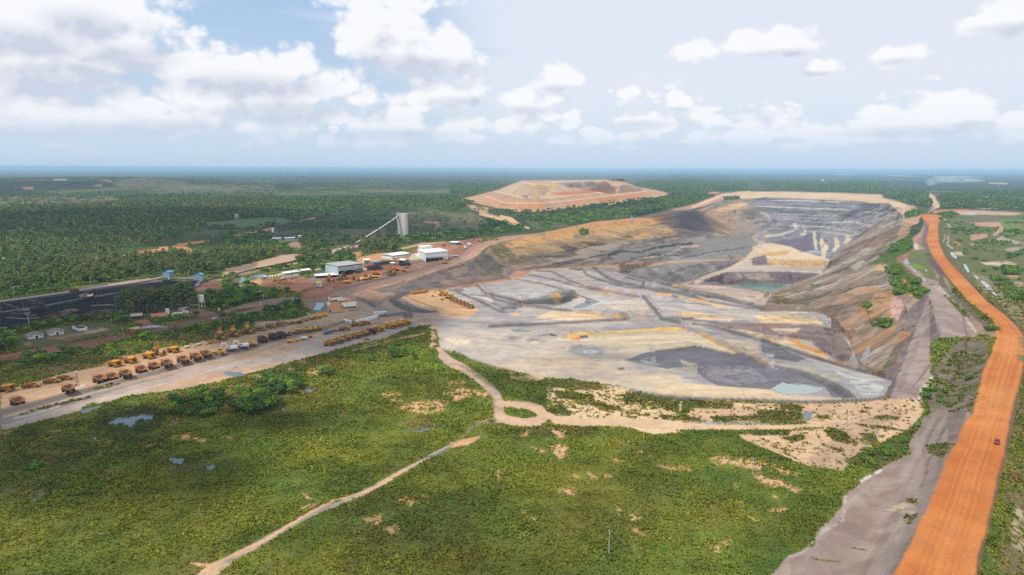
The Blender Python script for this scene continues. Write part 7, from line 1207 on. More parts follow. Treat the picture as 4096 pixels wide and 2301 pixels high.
def container(name, mat=MWH, L=12.2, wins=2, door=True):
    t = empty(name, (0, 0, -999)); m = MB().box(0, 0, .1, L, 2.44, 2.5); n = int(L/.6)
    for k in range(n): m.box(-L/2+.3+k*.6, 1.23, .2, .22, .06, 2.3); m.box(-L/2+.3+k*.6, -1.23, .2, .22, .06, 2.3)
    m.box(0, 0, 2.6, L+.1, 2.5, .08).build('wall', mat, t)
    for k in range(wins): MB().box(-L/2+L*(k+.7)/(wins+.6), -1.28, 1.2, .9, .06, .7).build('window', MGL, t)
    if door: MB().box(L/2-1.4, -1.28, .15, .9, .06, 2.0).build('door', MDG, t)
    return park(t)
def htank(name, mat=MTK, L=12., r=1.5):
    t = empty(name, (0, 0, -999)); MB().cyl((-L/2, 0, r+.5), (L/2, 0, r+.5), r, n=18).cyl((-L/2-.35, 0, r+.5), (-L/2, 0, r+.5), r*.6, r, 18).cyl((L/2, 0, r+.5), (L/2+.35, 0, r+.5), r, r*.6, 18).build('tank', mat, t)
    MB().box(0, 0, 0, L, r*1.7, .9).build('skid', MBK, t); MB().box(0, 0, 2*r+.5, L*.7, .6, .08).bar((-L*.35, .3, 2*r+.6), (-L*.35, .3, 2*r+1.5), .05).bar((L*.35, .3, 2*r+.6), (L*.35, .3, 2*r+1.5), .05).bar((-L*.35, .3, 2*r+1.5), (L*.35, .3, 2*r+1.5), .05).build('walkway', MYW, t); return park(t)
def light_mast(name, h=16.):
    t = empty(name, (0, 0, -999)); MB().cyl((0, 0, 0), (0, 0, h), .22, .14, 8).build('pole', MWO, t); MB().box(0, 0, h-.1, .15, 3.6, .15).build('crossarm', MWO, t)
    for y in (-1.6, -.8, .8, 1.6): MB().box(.25, y, h, .55, .55, .35, ry=.5).build('floodlight', MWH, t)
    return park(t)
def power_pole(name, h=13.):
    t = empty(name, (0, 0, -999)); MB().cyl((0, 0, 0), (0, 0, h), .26, .18, 8).build('pole', MCO, t); MB().box(0, 0, h-.6, .16, 2.8, .16).box(0, 0, h-1.5, .14, .9, .14).build('crossarm', MCO, t)
    q = MB(); [q.cyl((0, y, h-.42), (0, y, h-.05), .14, n=6) for y in (-1.3, 0, 1.3)]; q.build('insulators', MWH, t); return park(t)
def drill(name):
    t = empty(name, (0, 0, -999)); tracks(t, 6.5, .9, 4.0, 1.2); MB().box(-.6, 0, 1.2, 9, 4.6, .5).box(-1.2, 0, 1.7, 6.5, 4.0, 3.0).box(-2.2, 0, 4.7, 2.4, 2.6, 1.0).build('machinery_house', MWH, t); c = MB().box(3.2, 1.2, 1.7, 1.8, 1.8, 2.4).build('cab', MWH, t); MB().box(3.3, 1.2, 2.7, 1.82, 1.7, .9).build('windows', MGL, c)
    m = MB(); [m.bar((2.6+a, b, 1.7), (1.2+a*.6, b*.6, 9.5), .2) for a in (-.5, .5) for b in (-.6, .6)]; [m.bar((2.6-z*.17-.5, -.5, 1.7+z), (2.6-z*.17+.5, .5, 2.7+z), .1) for z in (0, 1.5, 3, 4.5, 6)]; m.build('mast', MDG, t); return park(t)
def tyre(name, r=1.6, w=1.1):
    o = MB(); n = 16
    for k in range(n):
        a, b = 6.28318*k/n, 6.28318*(k+1)/n; q = []
        for aa in (a, b):
            for rr, x in ((r, -w*.35), (r, w*.35), (r*.85, w*.5), (r*.5, w*.45), (r*.5, -w*.45), (r*.85, -w*.5)): q.append((x, rr*math.cos(aa), r+rr*math.sin(aa)))
        o.add(q, [(i, (i+1) % 6, 6+(i+1) % 6, 6+i) for i in range(6)])
    t = o.build(name, MTY); t.location = (0, 0, -999); return park(t)
def copy_tree(o, parent=None):
    c = o.copy(); COL.objects.link(c); c.parent = parent
    for ch in list(o.children): copy_tree(ch, c)
    return c
ALLMY = []
def put(proto, cr, x, y, head, label, cat, group=None, s=None, dz=0.):
    """stand a copy of proto on the ground seen at crop pixel x, y; head = crop direction (dx, dy) its front points to, or an angle"""
    c_ = CROP[cr]; w = at(c_[0]+x*c_[2], c_[1]+y*c_[2])
    if isinstance(head, tuple): w2 = at(c_[0]+(x+head[0])*c_[2], c_[1]+(y+head[1])*c_[2]); yaw = math.atan2(w2.y-w.y, w2.x-w.x)
    else: yaw = head
    o = proto if PROTO.get(id(proto)) else copy_tree(proto); PROTO[id(proto)] = False
    for k in ('label', 'category', 'group'):
        if k in o: del o[k]
    z = max(ground(w.x, w.y), w.z-.5)
    o.location = (w.x, w.y, w.z-.06+dz); o.rotation_euler = (0, 0, yaw)
    o.scale = ((s or 1.0)*(.86 if o.name.startswith(('haul', 'water_truck')) else 1.0),)*3
    return tag(o, label, cat, group)
def site(cr, x, y, x2, y2):
    """origin at one crop pixel, yaw towards another; returns origin, yaw, distance"""
    c_ = CROP[cr]; a = at(c_[0]+x*c_[2], c_[1]+y*c_[2]); b = at(c_[0]+x2*c_[2], c_[1]+y2*c_[2]); d = b-a; return a, math.atan2(d.y, d.x), math.hypot(d.x, d.y)
ORD = ['first', 'second', 'third', 'fourth', 'fifth', 'sixth', 'seventh', 'eighth', 'ninth', 'tenth', 'eleventh', 'twelfth', 'thirteenth', 'fourteenth', 'fifteenth']
# strip direction (along the truck park, away from the camera)
S0, SYAW, _d = site('F', 60, 1620, 900, 1400)
# ---------------------------------------------------------------- the truck park
LFT = SYAW+math.radians(90)
H0 = haul_truck('haul_truck', MYR, MDI, bed=MYR, rim=MDG); g_ = 'haul trucks parked tail-out along the dark berm'
row = [('B1', 345, 1065), ('B1', 1325, 815), ('B2', -5, 1110), ('B2', 235, 1070), ('B2', 495, 1010), ('B2', 800, 925), ('B2', 1050, 860), ('B2', 1290, 805), ('B2', 1605, 730), ('B2', 1845, 670), ('B2', 2040, 620)]
for i, (c, x, y) in enumerate(row): put(H0, c, x, y, LFT+random.uniform(-.08, .08)-.12, f'rusty haul truck seen from its tail, {ORD[i]} from left in the row along the berm', 'dump truck', g_, 1.0+random.uniform(-.02, .02))
H1 = haul_truck('haul_truck', MYR, MDC, bed=MRU, rim=MDG)
for i, (c, x, y, w) in enumerate((('B3', 1205, 815, 'just right of the yellow excavator'), ('B3', 1415, 760, 'middle of the three rust-bodied trucks'), ('B3', 1565, 730, 'nearest the two bulldozers'))): put(H1, c, x, y, LFT-.25, f'dark rust-bodied haul truck, {w}', 'dump truck', 'rust-bodied haul trucks beside the berm')
H2 = haul_truck('haul_truck', MY, MOR, bed=MY)
for c, x, y, w in (('B2', 290, 800, 'first in the front-facing back row'), ('B2', 590, 735, 'beside the bright green tree'), ('B2', 950, 645, 'touching the truck with its bed tipped up'), ('B2', 1420, 530, 'last in the front-facing back row')):
    put(H2, c, x, y, SYAW-math.radians(78), f'yellow haul truck with orange bed, {w}', 'dump truck', 'yellow haul trucks facing out in the back row')
H3 = haul_truck('haul_truck', MYW, MOR, bed=MYW); put(H3, 'B1', 130, 800, SYAW-math.radians(62), 'big yellow haul truck with open side frame at the left edge of the truck park', 'dump truck')
H4 = haul_truck('haul_truck', MYW, MRU, up=math.radians(57), bed=MYW); gr = 'haul trucks parked with their beds tipped up'
for c, x, y, w in (('B2', 1150, 590, 'leftmost, beside a parked yellow truck'), ('B3', 430, 770, 'leftmost of the three by the bushes'), ('B3', 680, 710, 'middle one of the three by the bushes'), ('B3', 955, 650, 'right of three, next to tank trucks'), ('D2', 200, 1040, 'beside the yellow pad in the workshop yard'), ('D2', 620, 970, 'behind a small tanker in the workshop yard'), ('D2', 1450, 800, 'beside the green tractors in the workshop yard'), ('D1', 1850, 730, 'with a bright yellow bed by the open canopy')):
    put(H4, c, x, y, SYAW-math.radians(72), f'haul truck with its bed tipped up, {w}', 'dump truck', gr)
H5 = haul_truck('haul_truck', MYR, MOR, up=math.radians(62), bed=MRU); put(H5, 'D1', 2105, 690, LFT, 'haul truck with orange rust bed tipped towards the yard, among small trees', 'dump truck')
H6 = haul_truck('water_truck', MY, tank=metal('tank_grey', (140, 124, 108), (104, 92, 84), .6), rim=MY)
for c, x, y, w in (('B3', 1190, 590, 'left'), ('B3', 1385, 540, 'middle'), ('B3', 1560, 505, 'right')): put(H6, c, x, y, SYAW-math.radians(52), f'off-road water truck with grey-brown tank, {w} one of three in a row', 'water truck', 'off-road water trucks in a row')
H7 = haul_truck('water_truck', MYW, tank=metal('tank_tan', (206, 176, 112), (160, 134, 96), .6), rim=MY); HS = put(H7, 'B7', 1530, 805, (-100, 22), 'yellow water truck spraying the red haul road', 'water truck')
H8 = haul_truck('haul_truck', MY, MDC, bed=MYW, rim=MGR); YR = SYAW+math.radians(122)
for i, (x, y) in enumerate(((570, 1120), (740, 1075), (890, 1025), (1065, 978), (1220, 938))): put(H8, 'B4', x, y, YR, f'yellow haul truck with worn bed, {ORD[i]} from left in the row at the grass edge', 'dump truck', 'haul trucks lined up at the grass edge')
put(H1, 'B4', 1385, 900, YR, 'all-rust haul truck wedged between yellow ones in the row at the grass edge', 'dump truck')
H9 = haul_truck('haul_truck', MY, MDC, bed=MY, rim=MY)
for x, y, w in ((1520, 850, 'standing alone just left of the last three'), (1740, 790, 'first of the last three at the grass edge'), (1890, 757, 'middle of the last three at the grass edge'), (2040, 722, 'rightmost, nearest the bare corner of the grass')): put(H9, 'B4', x, y, YR, f'bright yellow haul truck with coal-black bed, {w}', 'dump truck', 'bright yellow haul trucks with black beds', 1.08)
AR = artic('articulated_truck')
for c, x, y, h, w in (('B1', 620, 725, -38, 'leftmost of the three in the back row'), ('B1', 1020, 640, -38, 'middle of the three in the back row'), ('B1', 1270, 580, -38, 'right of the three in the back row'), ('B4', 870, 830, -30, 'standing alone behind the line of haul trucks'), ('B4', 1110, 745, -30, 'in front of the white cabins, left one'), ('B4', 1270, 715, -30, 'in front of the white cabins, right one'), ('D2', 1870, 760, -60, 'with cream bed near the tyre stacks')):
    put(AR, c, x, y, SYAW+math.radians(h), f'small articulated dump truck with yellow bonnet, {w}', 'dump truck', 'articulated dump trucks', .95)
LO = loader('wheel_loader'); put(LO, 'B2', 2290, 565, LFT+math.radians(40), 'clean yellow wheel loader with black grille beside a white excavator', 'wheel loader', None, 1.0)
for c, x, y, w, s in (('B3', 2040, 610, 'front one of the close-packed group, yellow drum beside it', 1.05), ('B3', 2175, 590, 'second of the close-packed group', .85), ('B3', 2265, 565, 'third of the close-packed group, next to the white car', .85), ('D2', 1600, 505, 'beside the grey shed in the tyre yard', .8), ('D1', 1790, 480, 'behind the grey workshop, left end', .7)):
    put(LO, c, x, y, LFT+math.radians(45), f'worn yellow wheel loader, {w}', 'wheel loader', 'yellow wheel loaders', s)
EW = excavator('excavator', MWH, MWH); put(EW, 'B3', 600, 975, LFT+math.radians(62), 'white excavator next to the clean wheel loader', 'excavator', 'white excavators on the park edge', 1.12); put(EW, 'B3', 830, 925, LFT+math.radians(62), 'white excavator next to the yellow excavator', 'excavator', 'white excavators on the park edge', 1.12)
EY = excavator('excavator', MY, MY); put(EY, 'B3', 1015, 880, LFT+math.radians(68), 'slim yellow excavator beside the white ones', 'excavator', None, .92)
ED = excavator('excavator', MWC, MWC, reach=1); put(ED, 'B2', 1690, 445, SYAW-math.radians(40), 'faded derelict excavator with bucket on the ground, left of the pair', 'excavator', 'derelict excavators at the bushes', .62); put(ED, 'B2', 1920, 395, SYAW-math.radians(35), 'faded derelict excavator with bucket on the ground, right of the pair', 'excavator', 'derelict excavators at the bushes', .62)
EG = excavator('mining_excavator', MY, MY, 1.55, 1); put(EG, 'B5', 830, 400, (-300, 30), 'giant yellow mining excavator reaching left on the sand pad, rear one', 'excavator', 'giant mining excavators'); put(EG, 'B5', 950, 455, (-260, 60), 'giant yellow mining excavator beside the bulldozers, front one', 'excavator', 'giant mining excavators')
DZ = dozer('bulldozer')
for i, (x, y) in enumerate(((1030, 495), (1080, 520), (1155, 548), (1230, 580), (1300, 612), (1375, 645))): put(DZ, 'B5', x, y, (-90, 28), f'yellow bulldozer, {ORD[i]} in the line behind the giant excavators', 'bulldozer', 'bulldozers lined up on the sand pad', 1.25)
put(DZ, 'B3', 1710, 690, (-90, -20), 'yellow bulldozer beside the rust-bodied trucks', 'bulldozer', 'bulldozers on the park edge'); put(DZ, 'B3', 1840, 655, (-90, -20), 'yellow bulldozer beside the yellow drum', 'bulldozer', 'bulldozers on the park edge'); put(DZ, 'D2', 1930, 635, (-80, 20), 'yellow bulldozer alone in the workshop yard', 'bulldozer', None, 1.1); put(DZ, 'D3', 760, 660, (-80, -10), 'yellow bulldozer below the white workshop by the road edge', 'bulldozer', None, 1.3)
GD = grader('motor_grader')
for c, x, y, h, w in (('B2', 2190, 355, -30, 'at the bushes left of the tipped trucks'), ('B3', 1690, 485, -30, 'first after the water trucks'), ('B3', 1780, 465, -30, 'before the yellow tank trailer'), ('B3', 1985, 420, -30, 'right of the green tractor'), ('B3', 2100, 390, -30, 'between the green tractor and the dark loader'), ('B3', 2215, 372, -30, 'dark cab, just before the tanker trucks'),
   ('D1', 560, 720, 20, 'left end of the heap behind the hedge'), ('D1', 640, 740, 60, 'second of the heap behind the hedge'), ('D1', 700, 760, -20, 'middle of the heap behind the hedge'), ('D1', 640, 700, 110, 'rear of the heap behind the hedge'), ('D1', 790, 740, 40, 'beside the drum in the heap behind the hedge'), ('D1', 860, 770, -30, 'right end of the heap behind the hedge'), ('D1', 1000, 665, -30, 'alone on the red yard near the parked pickups')):
    put(GD, c, x, y, SYAW+math.radians(h), f'weathered yellow motor grader, {w}', 'grader', 'motor graders', .9)
TK = tanker('tanker_truck')
for c, x, y, w in (('B4', 345, 590, 'rear one of the pair at the head of the park'), ('B4', 460, 562, 'front one of the pair at the head of the park'), ('D2', 520, 1020, 'in front of a tipped truck in the workshop yard'), ('D2', 850, 950, 'at the pad corner under the side-on haul truck'), ('D1', 2210, 755, 'orange-cabbed, right of the small trees')): put(TK, c, x, y, SYAW-math.radians(28), f'yellow tanker truck, {w}', 'tanker truck', 'yellow tanker trucks', .88)
H10 = haul_truck('haul_truck', MYW, MOR, bed=MOR, rim=MDG); put(H10, 'D2', 880, 850, YR-.3, 'side-on haul truck with orange bed standing on the concrete pad', 'dump truck'); put(H10, 'D2', 1560, 715, YR-.5, 'haul truck half hidden behind a tipped one in the workshop yard', 'dump truck')
TR = tractor('tractor')
for c, x, y, w in (('B3', 1925, 462, 'dark green, at the yellow tank trailer'), ('D2', 1300, 785, 'behind the tipped truck in the workshop yard'), ('D2', 1345, 895, 'left of two in front of the tipped truck'), ('D2', 1460, 880, 'right of two in front of the tipped truck'), ('D1', 790, 700, 'on the grader heap')): put(TR, c, x, y, SYAW-math.radians(30), f'green farm tractor, {w}', 'tractor', 'green tractors')
TT = tank_trailer('tank_trailer', MY); put(TT, 'B3', 1815, 445, SYAW-.4, 'bright yellow tank trailer hitched to the green tractor', 'tank trailer'); put(TT, 'B3', 1740, 825, SYAW-1.2, 'large dull yellow tank trailer on the pale road', 'tank trailer'); put(TT, 'B3', 1890, 795, SYAW-1.2, 'small yellow tank trailer on the pale road', 'tank trailer', None, .65); put(TT, 'D1', 740, 690, SYAW, 'yellow drum tank on the grader heap', 'tank trailer', None, .8); put(TT, 'B3', 1900, 600, LFT, 'yellow drum tank at the bucket of the front wheel loader', 'tank trailer', None, .8)
TW = tank_trailer('water_bowser', MWH, 4.5, 1.0); put(TW, 'B3', 2010, 770, SYAW-1.0, 'white trailer with dished top on the pale road edge', 'trailer')
# small cars and trucks
PU = pickup('pickup'); CA = pickup('car', MWH, True); put(CA, 'D5', 1530, 1225, (-100, 30), 'white car driving on the red haul road', 'car', None, 1.05); put(CA, 'B3', 2285, 500, SYAW, 'white car beside the third wheel loader', 'car')
for i, (x, y) in enumerate(((740, 650), (825, 633), (880, 624), (935, 612), (980, 606), (1040, 594), (1095, 584))): put(PU, 'D1', x, y, SYAW-1.3, f'white pickup, {ORD[i]} from the left before the cream office', 'pickup', 'pickups before the office')
for i in range(15): put(PU, 'D3', 855+i*25.5, 474+i*2.5, SYAW-1.4, f'white pickup, {ORD[i]} from left in the long row beside the white workshop', 'pickup', 'pickups in the long row')
put(PU, 'D3', 865, 532, (90, -10), 'white pickup at the corner of the white workshop', 'pickup'); put(PU, 'D2', 1610, 315, (90, -12), 'white pickup before the arched warehouse, left', 'pickup'); put(PU, 'D2', 1700, 302, (90, -12), 'white pickup before the arched warehouse, right', 'pickup'); put(PU, 'D6', 1960, 188, (80, -12), 'white pickup on the sandy track by the conveyor', 'pickup')
PR = pickup('car', metal('red_car', (150, 46, 38)), True); put(PR, 'C5', 2272, 492, (-20, 110), 'small dark red car on the orange haul road', 'car', None, 1.1); PO = pickup('car', MRD, True); put(PO, 'B3', 2310, 545, SYAW, 'orange-red car between loader and yellow drums', 'car')
BU = bus('bus'); put(BU, 'D1', 350, 655, (90, 22), 'white bus beside the white prefab row', 'bus')
DR = drill('drill_rig'); put(DR, 'D3', 1215, 310, -1.3, 'white tracked drill rig, nearer of two on the red yard', 'drill rig', 'drill rigs', .9); put(DR, 'D3', 1310, 245, -1.1, 'white tracked drill rig, farther of two on the red yard', 'drill rig', 'drill rigs', .9)
EX2 = excavator('excavator', MYR, MYR, 1.1, 1); put(EX2, 'D3', 720, 262, (80, 0), 'rusty excavator being dismantled behind the white workshop', 'excavator'); put(EX2, 'D3', 1530, 150, (80, -8), 'yellow excavator body at the roadside scrap line', 'excavator', None, .7)
for i, x in enumerate((1400, 1680, 1750, 1820, 1930)): put(GD if i % 2 else LO, 'D3', x, 128-i*4, SYAW+i, f'old machine hulk, {ORD[i]} from the left in the roadside scrap line', 'scrap machine', 'hulks in the roadside scrap line', .8)
# cabins, containers, tanks
CN = container('site_cabin', MWH, 12.2, 2)
for c, x, y, h, w, s in (('B4', 915, 680, (90, 15), 'with two windows, left one of the three on the berm', .85), ('B4', 1165, 668, (90, -22), 'with sandy roof, middle one on the berm', .85), ('B4', 1545, 520, (90, 15), 'alone by the light mast at the junction', .95), ('D5', 320, 850, (90, -22), 'with red-brown roof edge in the tank compound', .75), ('D5', 400, 970, (90, 18), 'with three dark openings in the tank compound', .65)): put(CN, c, x, y, h, f'white cabin {w}', 'cabin', 'white site cabins', s)
CL = container('site_cabin', MWH, 20, 1); put(CL, 'B4', 1360, 625, (90, -24), 'long white cabin with a dark doorway, right one on the berm', 'cabin', None, .95)
CP = container('prefab_office', MWC, 9, 3)
for i, (x, y) in enumerate(((455, 640), (520, 636), (590, 622), (660, 610), (730, 596))): put(CP, 'D1', x, y, (30, -60), f'cream prefab cabin, {ORD[i]} from left in the row by the bus', 'cabin', 'prefab cabins in a row')
CW = container('shipping_container', MWH, 9, 0, False); CB = container('shipping_container', MBL, 9, 0, False)
for c, x, y, h, w, m in (('D1', 1400, 490, (80, -20), 'behind the hedge, left', CW), ('D1', 1560, 478, (80, -14), 'behind the hedge, right, before the blue ones', CW), ('D1', 1690, 450, (80, -12), 'nearer of two by the grey workshop', CB), ('D1', 1780, 438, (80, -14), 'farther of two by the grey workshop', CB), ('D1', 1800, 1270, (20, 80), 'alone in the fuel yard by the pond', CW)): put(m, c, x, y, h, f'{"blue" if m is CB else "white"} shipping container {w}', 'container', None, .85)
HT = htank('fuel_tank')
for c, x, y, h, w, s in (('D1', 1985, 1165, (90, -12), 'rear group, longest one', .95), ('D1', 2095, 1180, (90, -14), 'rear group, right one with ribs', .7), ('D1', 1910, 1150, (90, -12), 'rear group, short left one', .5), ('D1', 2290, 1325, (90, -8), 'front group, nearest', .95), ('D1', 2265, 1300, (90, -8), 'front group, second', .95), ('D1', 2240, 1280, (90, -8), 'front group, third', .95), ('D1', 2330, 1258, (90, -8), 'front group, rear', .8)): put(HT, c, x, y, h, f'cream horizontal fuel tank in the fuel yard, {w}', 'fuel tank', 'horizontal fuel tanks', s)
for i, (x, y) in enumerate(((90, 1000), (40, 985), (0, 1010), (-60, 1020), (-110, 1035))): put(HT, 'D5', 230-i*75, 1055+i*8, (-45, 60), f'white tank with rounded top, {ORD[i]} from the right in the compound by the water tower', 'tank', 'rounded tanks in the compound', .62)
m = MB().cyl((0, 0, 0), (0, 0, 3.4), 1.1, n=14).dome(0, 0, 3.4, 1.1, .5); o = m.build('vertical_tank', MTK); park(o); put(o, 'D1', 1818, 1165, 0., 'small upright white tank at the rear corner of the fuel yard', 'tank'); m = MB().cyl((0, 0, 0), (0, 0, 5.5), 1.6, n=14).dome(0, 0, 5.5, 1.6, .5); o = m.build('vertical_tank', MTK); park(o); put(o, 'D4', 2320, 800, 0., 'upright cream tank under the dark eucalyptus trees', 'tank')
t = empty('booth', (0, 0, -999)); MB().box(0, 0, 0, 1.6, 1.6, 2.6).build('wall', MBL, t); MB().box(0, 0, 2.6, 2.2, 2.2, .15).build('roof', MBL, t); park(t); put(t, 'D1', 1832, 1438, 0., 'blue toilet booth at the corner of the fuel yard', 'booth')
t = MB().add([(-3, -1.4, .1), (3, -1.4, .1), (3, 1.4, .1), (-3, 1.4, .1), (-3.6, -1.7, 1.8), (3.6, -1.7, 1.8), (3.6, 1.7, 1.8), (-3.6, 1.7, 1.8), (-3.4, -1.5, 1.8), (3.4, -1.5, 1.8), (3.4, 1.5, 1.8), (-3.4, 1.5, 1.8), (-3, -1.2, .8), (3, -1.2, .8), (3, 1.2, .8), (-3, 1.2, .8)], [(3, 2, 1, 0), (0, 1, 5, 4), (1, 2, 6, 5), (2, 3, 7, 6), (3, 0, 4, 7), (4, 5, 9, 8), (5, 6, 10, 9), (6, 7, 11, 10), (7, 4, 8, 11), (8, 9, 13, 12), (9, 10, 14, 13), (10, 11, 15, 14), (11, 8, 12, 15), (12, 13, 14, 15)]).build('waste_skip', MBL); park(t); put(t, 'B4', 545, 895, SYAW, 'blue open waste skip on the pale road edge', 'skip')
def scrap(seed, mat, n, r):
    rr = random.Random(seed); m = MB()
    for k in range(n): a = rr.uniform(0, 6.28); q = rr.uniform(0, r); m.box(q*math.cos(a), q*math.sin(a), 0, rr.uniform(.5, 2.6), rr.uniform(.3, 1), rr.uniform(.3, 1.1), rz=rr.uniform(0, 3), ry=rr.uniform(-.3, .3))
    o = m.build('scrap_heap', mat); return park(o)
for i, (c, x, y, mt, n, r, w) in enumerate((('B4', 1290, 1005, MYR, 16, 2.6, 'yellow-brown, below the rust truck at the grass edge'), ('B4', 660, 850, MRU, 14, 2.6, 'rusty, right of the blue skip'), ('B4', 930, 775, MYW, 14, 2.4, 'yellow, behind the lone articulated truck'), ('B3', 2130, 722, MBK, 8, 1.5, 'dark, right of the white trailer'), ('B4', 530, 765, MY, 10, 1.8, 'bright yellow, at the end of the berm'), ('D1', 1380, 620, MGN, 30, 7, 'green-grey, left of the open canopy'), ('D2', 1170, 800, MDG, 10, 2.4, 'dark, between tipped trucks in the yard'), ('D6', 2180, 130, MRD, 40, 7, 'red steelwork by the creek conveyor'), ('D2', 900, 380, MWC, 26, 8, 'pale, by the striped shed'), ('D6', 1380, 310, MDG, 34, 8, 'dark steelwork at the end of the coal yard'), ('B1', 1440, 700, MGR, 8, 1.6, 'beside the thin mast'))):
    put(scrap(i, mt, n, r), c, x, y, 0., f'heap of scrap metal, {w}', 'scrap')
# yellow truck-body sections lying in a line on the sand pad
t = empty('body_section', (0, 0, -999)); m = MB().plate([(-2.6, -1.6, .3), (2.6, -1.6, .3), (2.6, 1.6, .3), (-2.6, 1.6, .3)], .2).plate([(-2.6, -1.6, .3), (-2.6, -2.1, 2.4), (2.6, -2.1, 2.4), (2.6, -1.6, .3)], .15).plate([(-2.6, 1.6, .3), (2.6, 1.6, .3), (2.6, 2.1, 2.4), (-2.6, 2.1, 2.4)], .15); m.build('trough', MY, t); r_ = MB(); [r_.box(x, y, .2, .25, .25, 2.3) for x in (-2.2, -1.1, 0, 1.1, 2.2) for y in (-2.0, 2.0)]; r_.build('rib', MYW, t); park(t)
for i in range(6): put(t, 'B5', 240+i*53, 362-i*8.2, (90, -14), f'yellow steel trough, {ORD[i]} from left in the line on the sand pad', 'steel section', 'steel trough sections in a line', .92)
# tyres: each one a thing
TY = tyre('tyre'); gty = 'stacked dump-truck tyres in the tyre yard'
for r0, (x0, y0, x1, y1, n) in enumerate(((640, 690, 540, 640, 4), (770, 690, 610, 605, 6), (860, 685, 690, 590, 7), (950, 670, 760, 575, 7), (1030, 660, 840, 565, 7), (1090, 640, 910, 560, 6), (1000, 525, 830, 480, 5), (1080, 515, 900, 470, 6), (1150, 500, 980, 455, 6), (1220, 490, 1040, 425, 7), (1290, 478, 1120, 420, 7), (1370, 470, 1230, 425, 5), (1450, 440, 1330, 425, 4), (1560, 430, 1450, 425, 3))):
    for k in range(n): put(TY, 'D2', x0+(x1-x0)*k/max(n-1, 1), y0+(y1-y0)*k/max(n-1, 1)+14, (-100, -50), 'black dump-truck tyre standing in a long row with others in the tyre yard', 'tyre', gty, .9)
for k in range(11): put(TY, 'D2', 1700+k*32, 530+(k % 3)*9, (60, 5), 'big black tyre in the stack before the grey shed', 'tyre', 'big tyres before the grey shed', 1.25)
# masts and poles
LM = light_mast('light_mast', 10.)
for c, x, y, w in (('B4', 1527, 470, 'at the white cabin in the junction'), ('B5', 147, 735, 'on the dark gravel heap'), ('D1', 2072, 1245, 'between the fuel tanks'), ('D2', 225, 850, 'before the grey workshop')): put(LM, c, x, y, SYAW, f'wooden floodlight mast {w}', 'light mast', 'floodlight masts')
PP = power_pole('power_pole', 10.)
for i, (c, x, yb, yt) in enumerate((('A1', 118, 405, 302), ('A1', 757, 322, 226), ('A1', 1561, 222, 162), ('A1', 965, 500, 405), ('A1', 244, 655, 512), ('A1', 193, 500, 430), ('A1', 1047, 562, 505), ('A1', 922, 600, 542), ('A1', 1023, 742, 642), ('A1', 1524, 290, 242), ('A1', 1735, 300, 255), ('D1', 320, 1240, 1020), ('D1', 571, 552, 412), ('D1', 640, 545, 402), ('D1', 990, 1130, 1030), ('D1', 1702, 1305, 1085), ('D1', 1236, 332, 190),
      ('C4', 1932, 1295, 1115), ('C5', 506, 725, 590), ('C5', 1186, 375, 250), ('C5', 1690, 110, 20), ('A5', 1176, 1232, 1155), ('D6', 802, 308, 150), ('D6', 1765, 500, 345), ('A2', 2030, 520, 450), ('A1', 60, 845, 800), ('B4', 468, 385, 205), ('D6', 2345, 855, 690))):
    c_ = CROP[c]; w = at(c_[0]+x*c_[2], c_[1]+yb*c_[2]); dep = float((-(np.array([w.x, w.y, w.z-CAM_H]) @ R)[2])); hgt = (yb-yt)*c_[2]/FOC*dep
    where = ['at the left end of the coal yard conveyor', 'behind the middle of the coal yard', 'behind the slate transfer towers', 'on the coal yard left of the dark trees', 'at the near edge of the coal yard, left', 'beside the rusty hopper', 'leaning green one before the brown shed', 'green one left of the brown shed', 'at the roadside before the spraying truck', 'on the coal between the two towers', 'on the red soil right of the coal yard', 'in the marsh left of the palms', 'first behind the prefab cabins', 'second behind the prefab cabins', 'at the edge of the marsh pool', 'beside the blue pond', 'behind the cream office among trees', 'alone in the foreground grass', 'on the bare patch in the grass, right', 'on the sandy flat', 'on the grey strip beside the pit', 'between the strip and the orange road', 'behind the coal yard, right', 'at the creek bend', 'behind the white workshop among trees', 'by the red road at the left edge', 'at the corner of the blue pond', 'in the bright green thicket'][i]
    put(PP, c, x, yb, SYAW+.8+i, f'concrete power pole {where}', 'utility pole', 'power poles', max(.5, hgt/10.))
t = empty('lattice_mast', (0, 0, -999)); m = MB(); HH = 9.5
for a, b in ((-.7, -.7), (.7, -.7), (.7, .7), (-.7, .7)): m.bar((a, b, .3), (a*.25, b*.25, HH), .1)
for k in range(8):
    z0, z1 = .3+k*1.1, 1.4+k*1.1; f0, f1 = 1-.75*z0/HH, 1-.75*z1/HH
    for a, b, c, d in ((-.7, -.7, .7, -.7), (.7, -.7, .7, .7), (.7, .7, -.7, .7), (-.7, .7, -.7, -.7)): m.bar((a*f0, b*f0, z0), (c*f1, d*f1, z1), .07)
m.build('lattice', MGR, t); MB().box(1.4, 0, 0, 5.5, 2.2, .35).build('base_slab', MWH, t); MB().box(0, 0, HH, .3, 1.6, .5).build('floodlight', MWH, t); park(t); put(t, 'B1', 1500, 725, SYAW, 'thin lattice light tower on a white slab in the truck park', 'light tower')
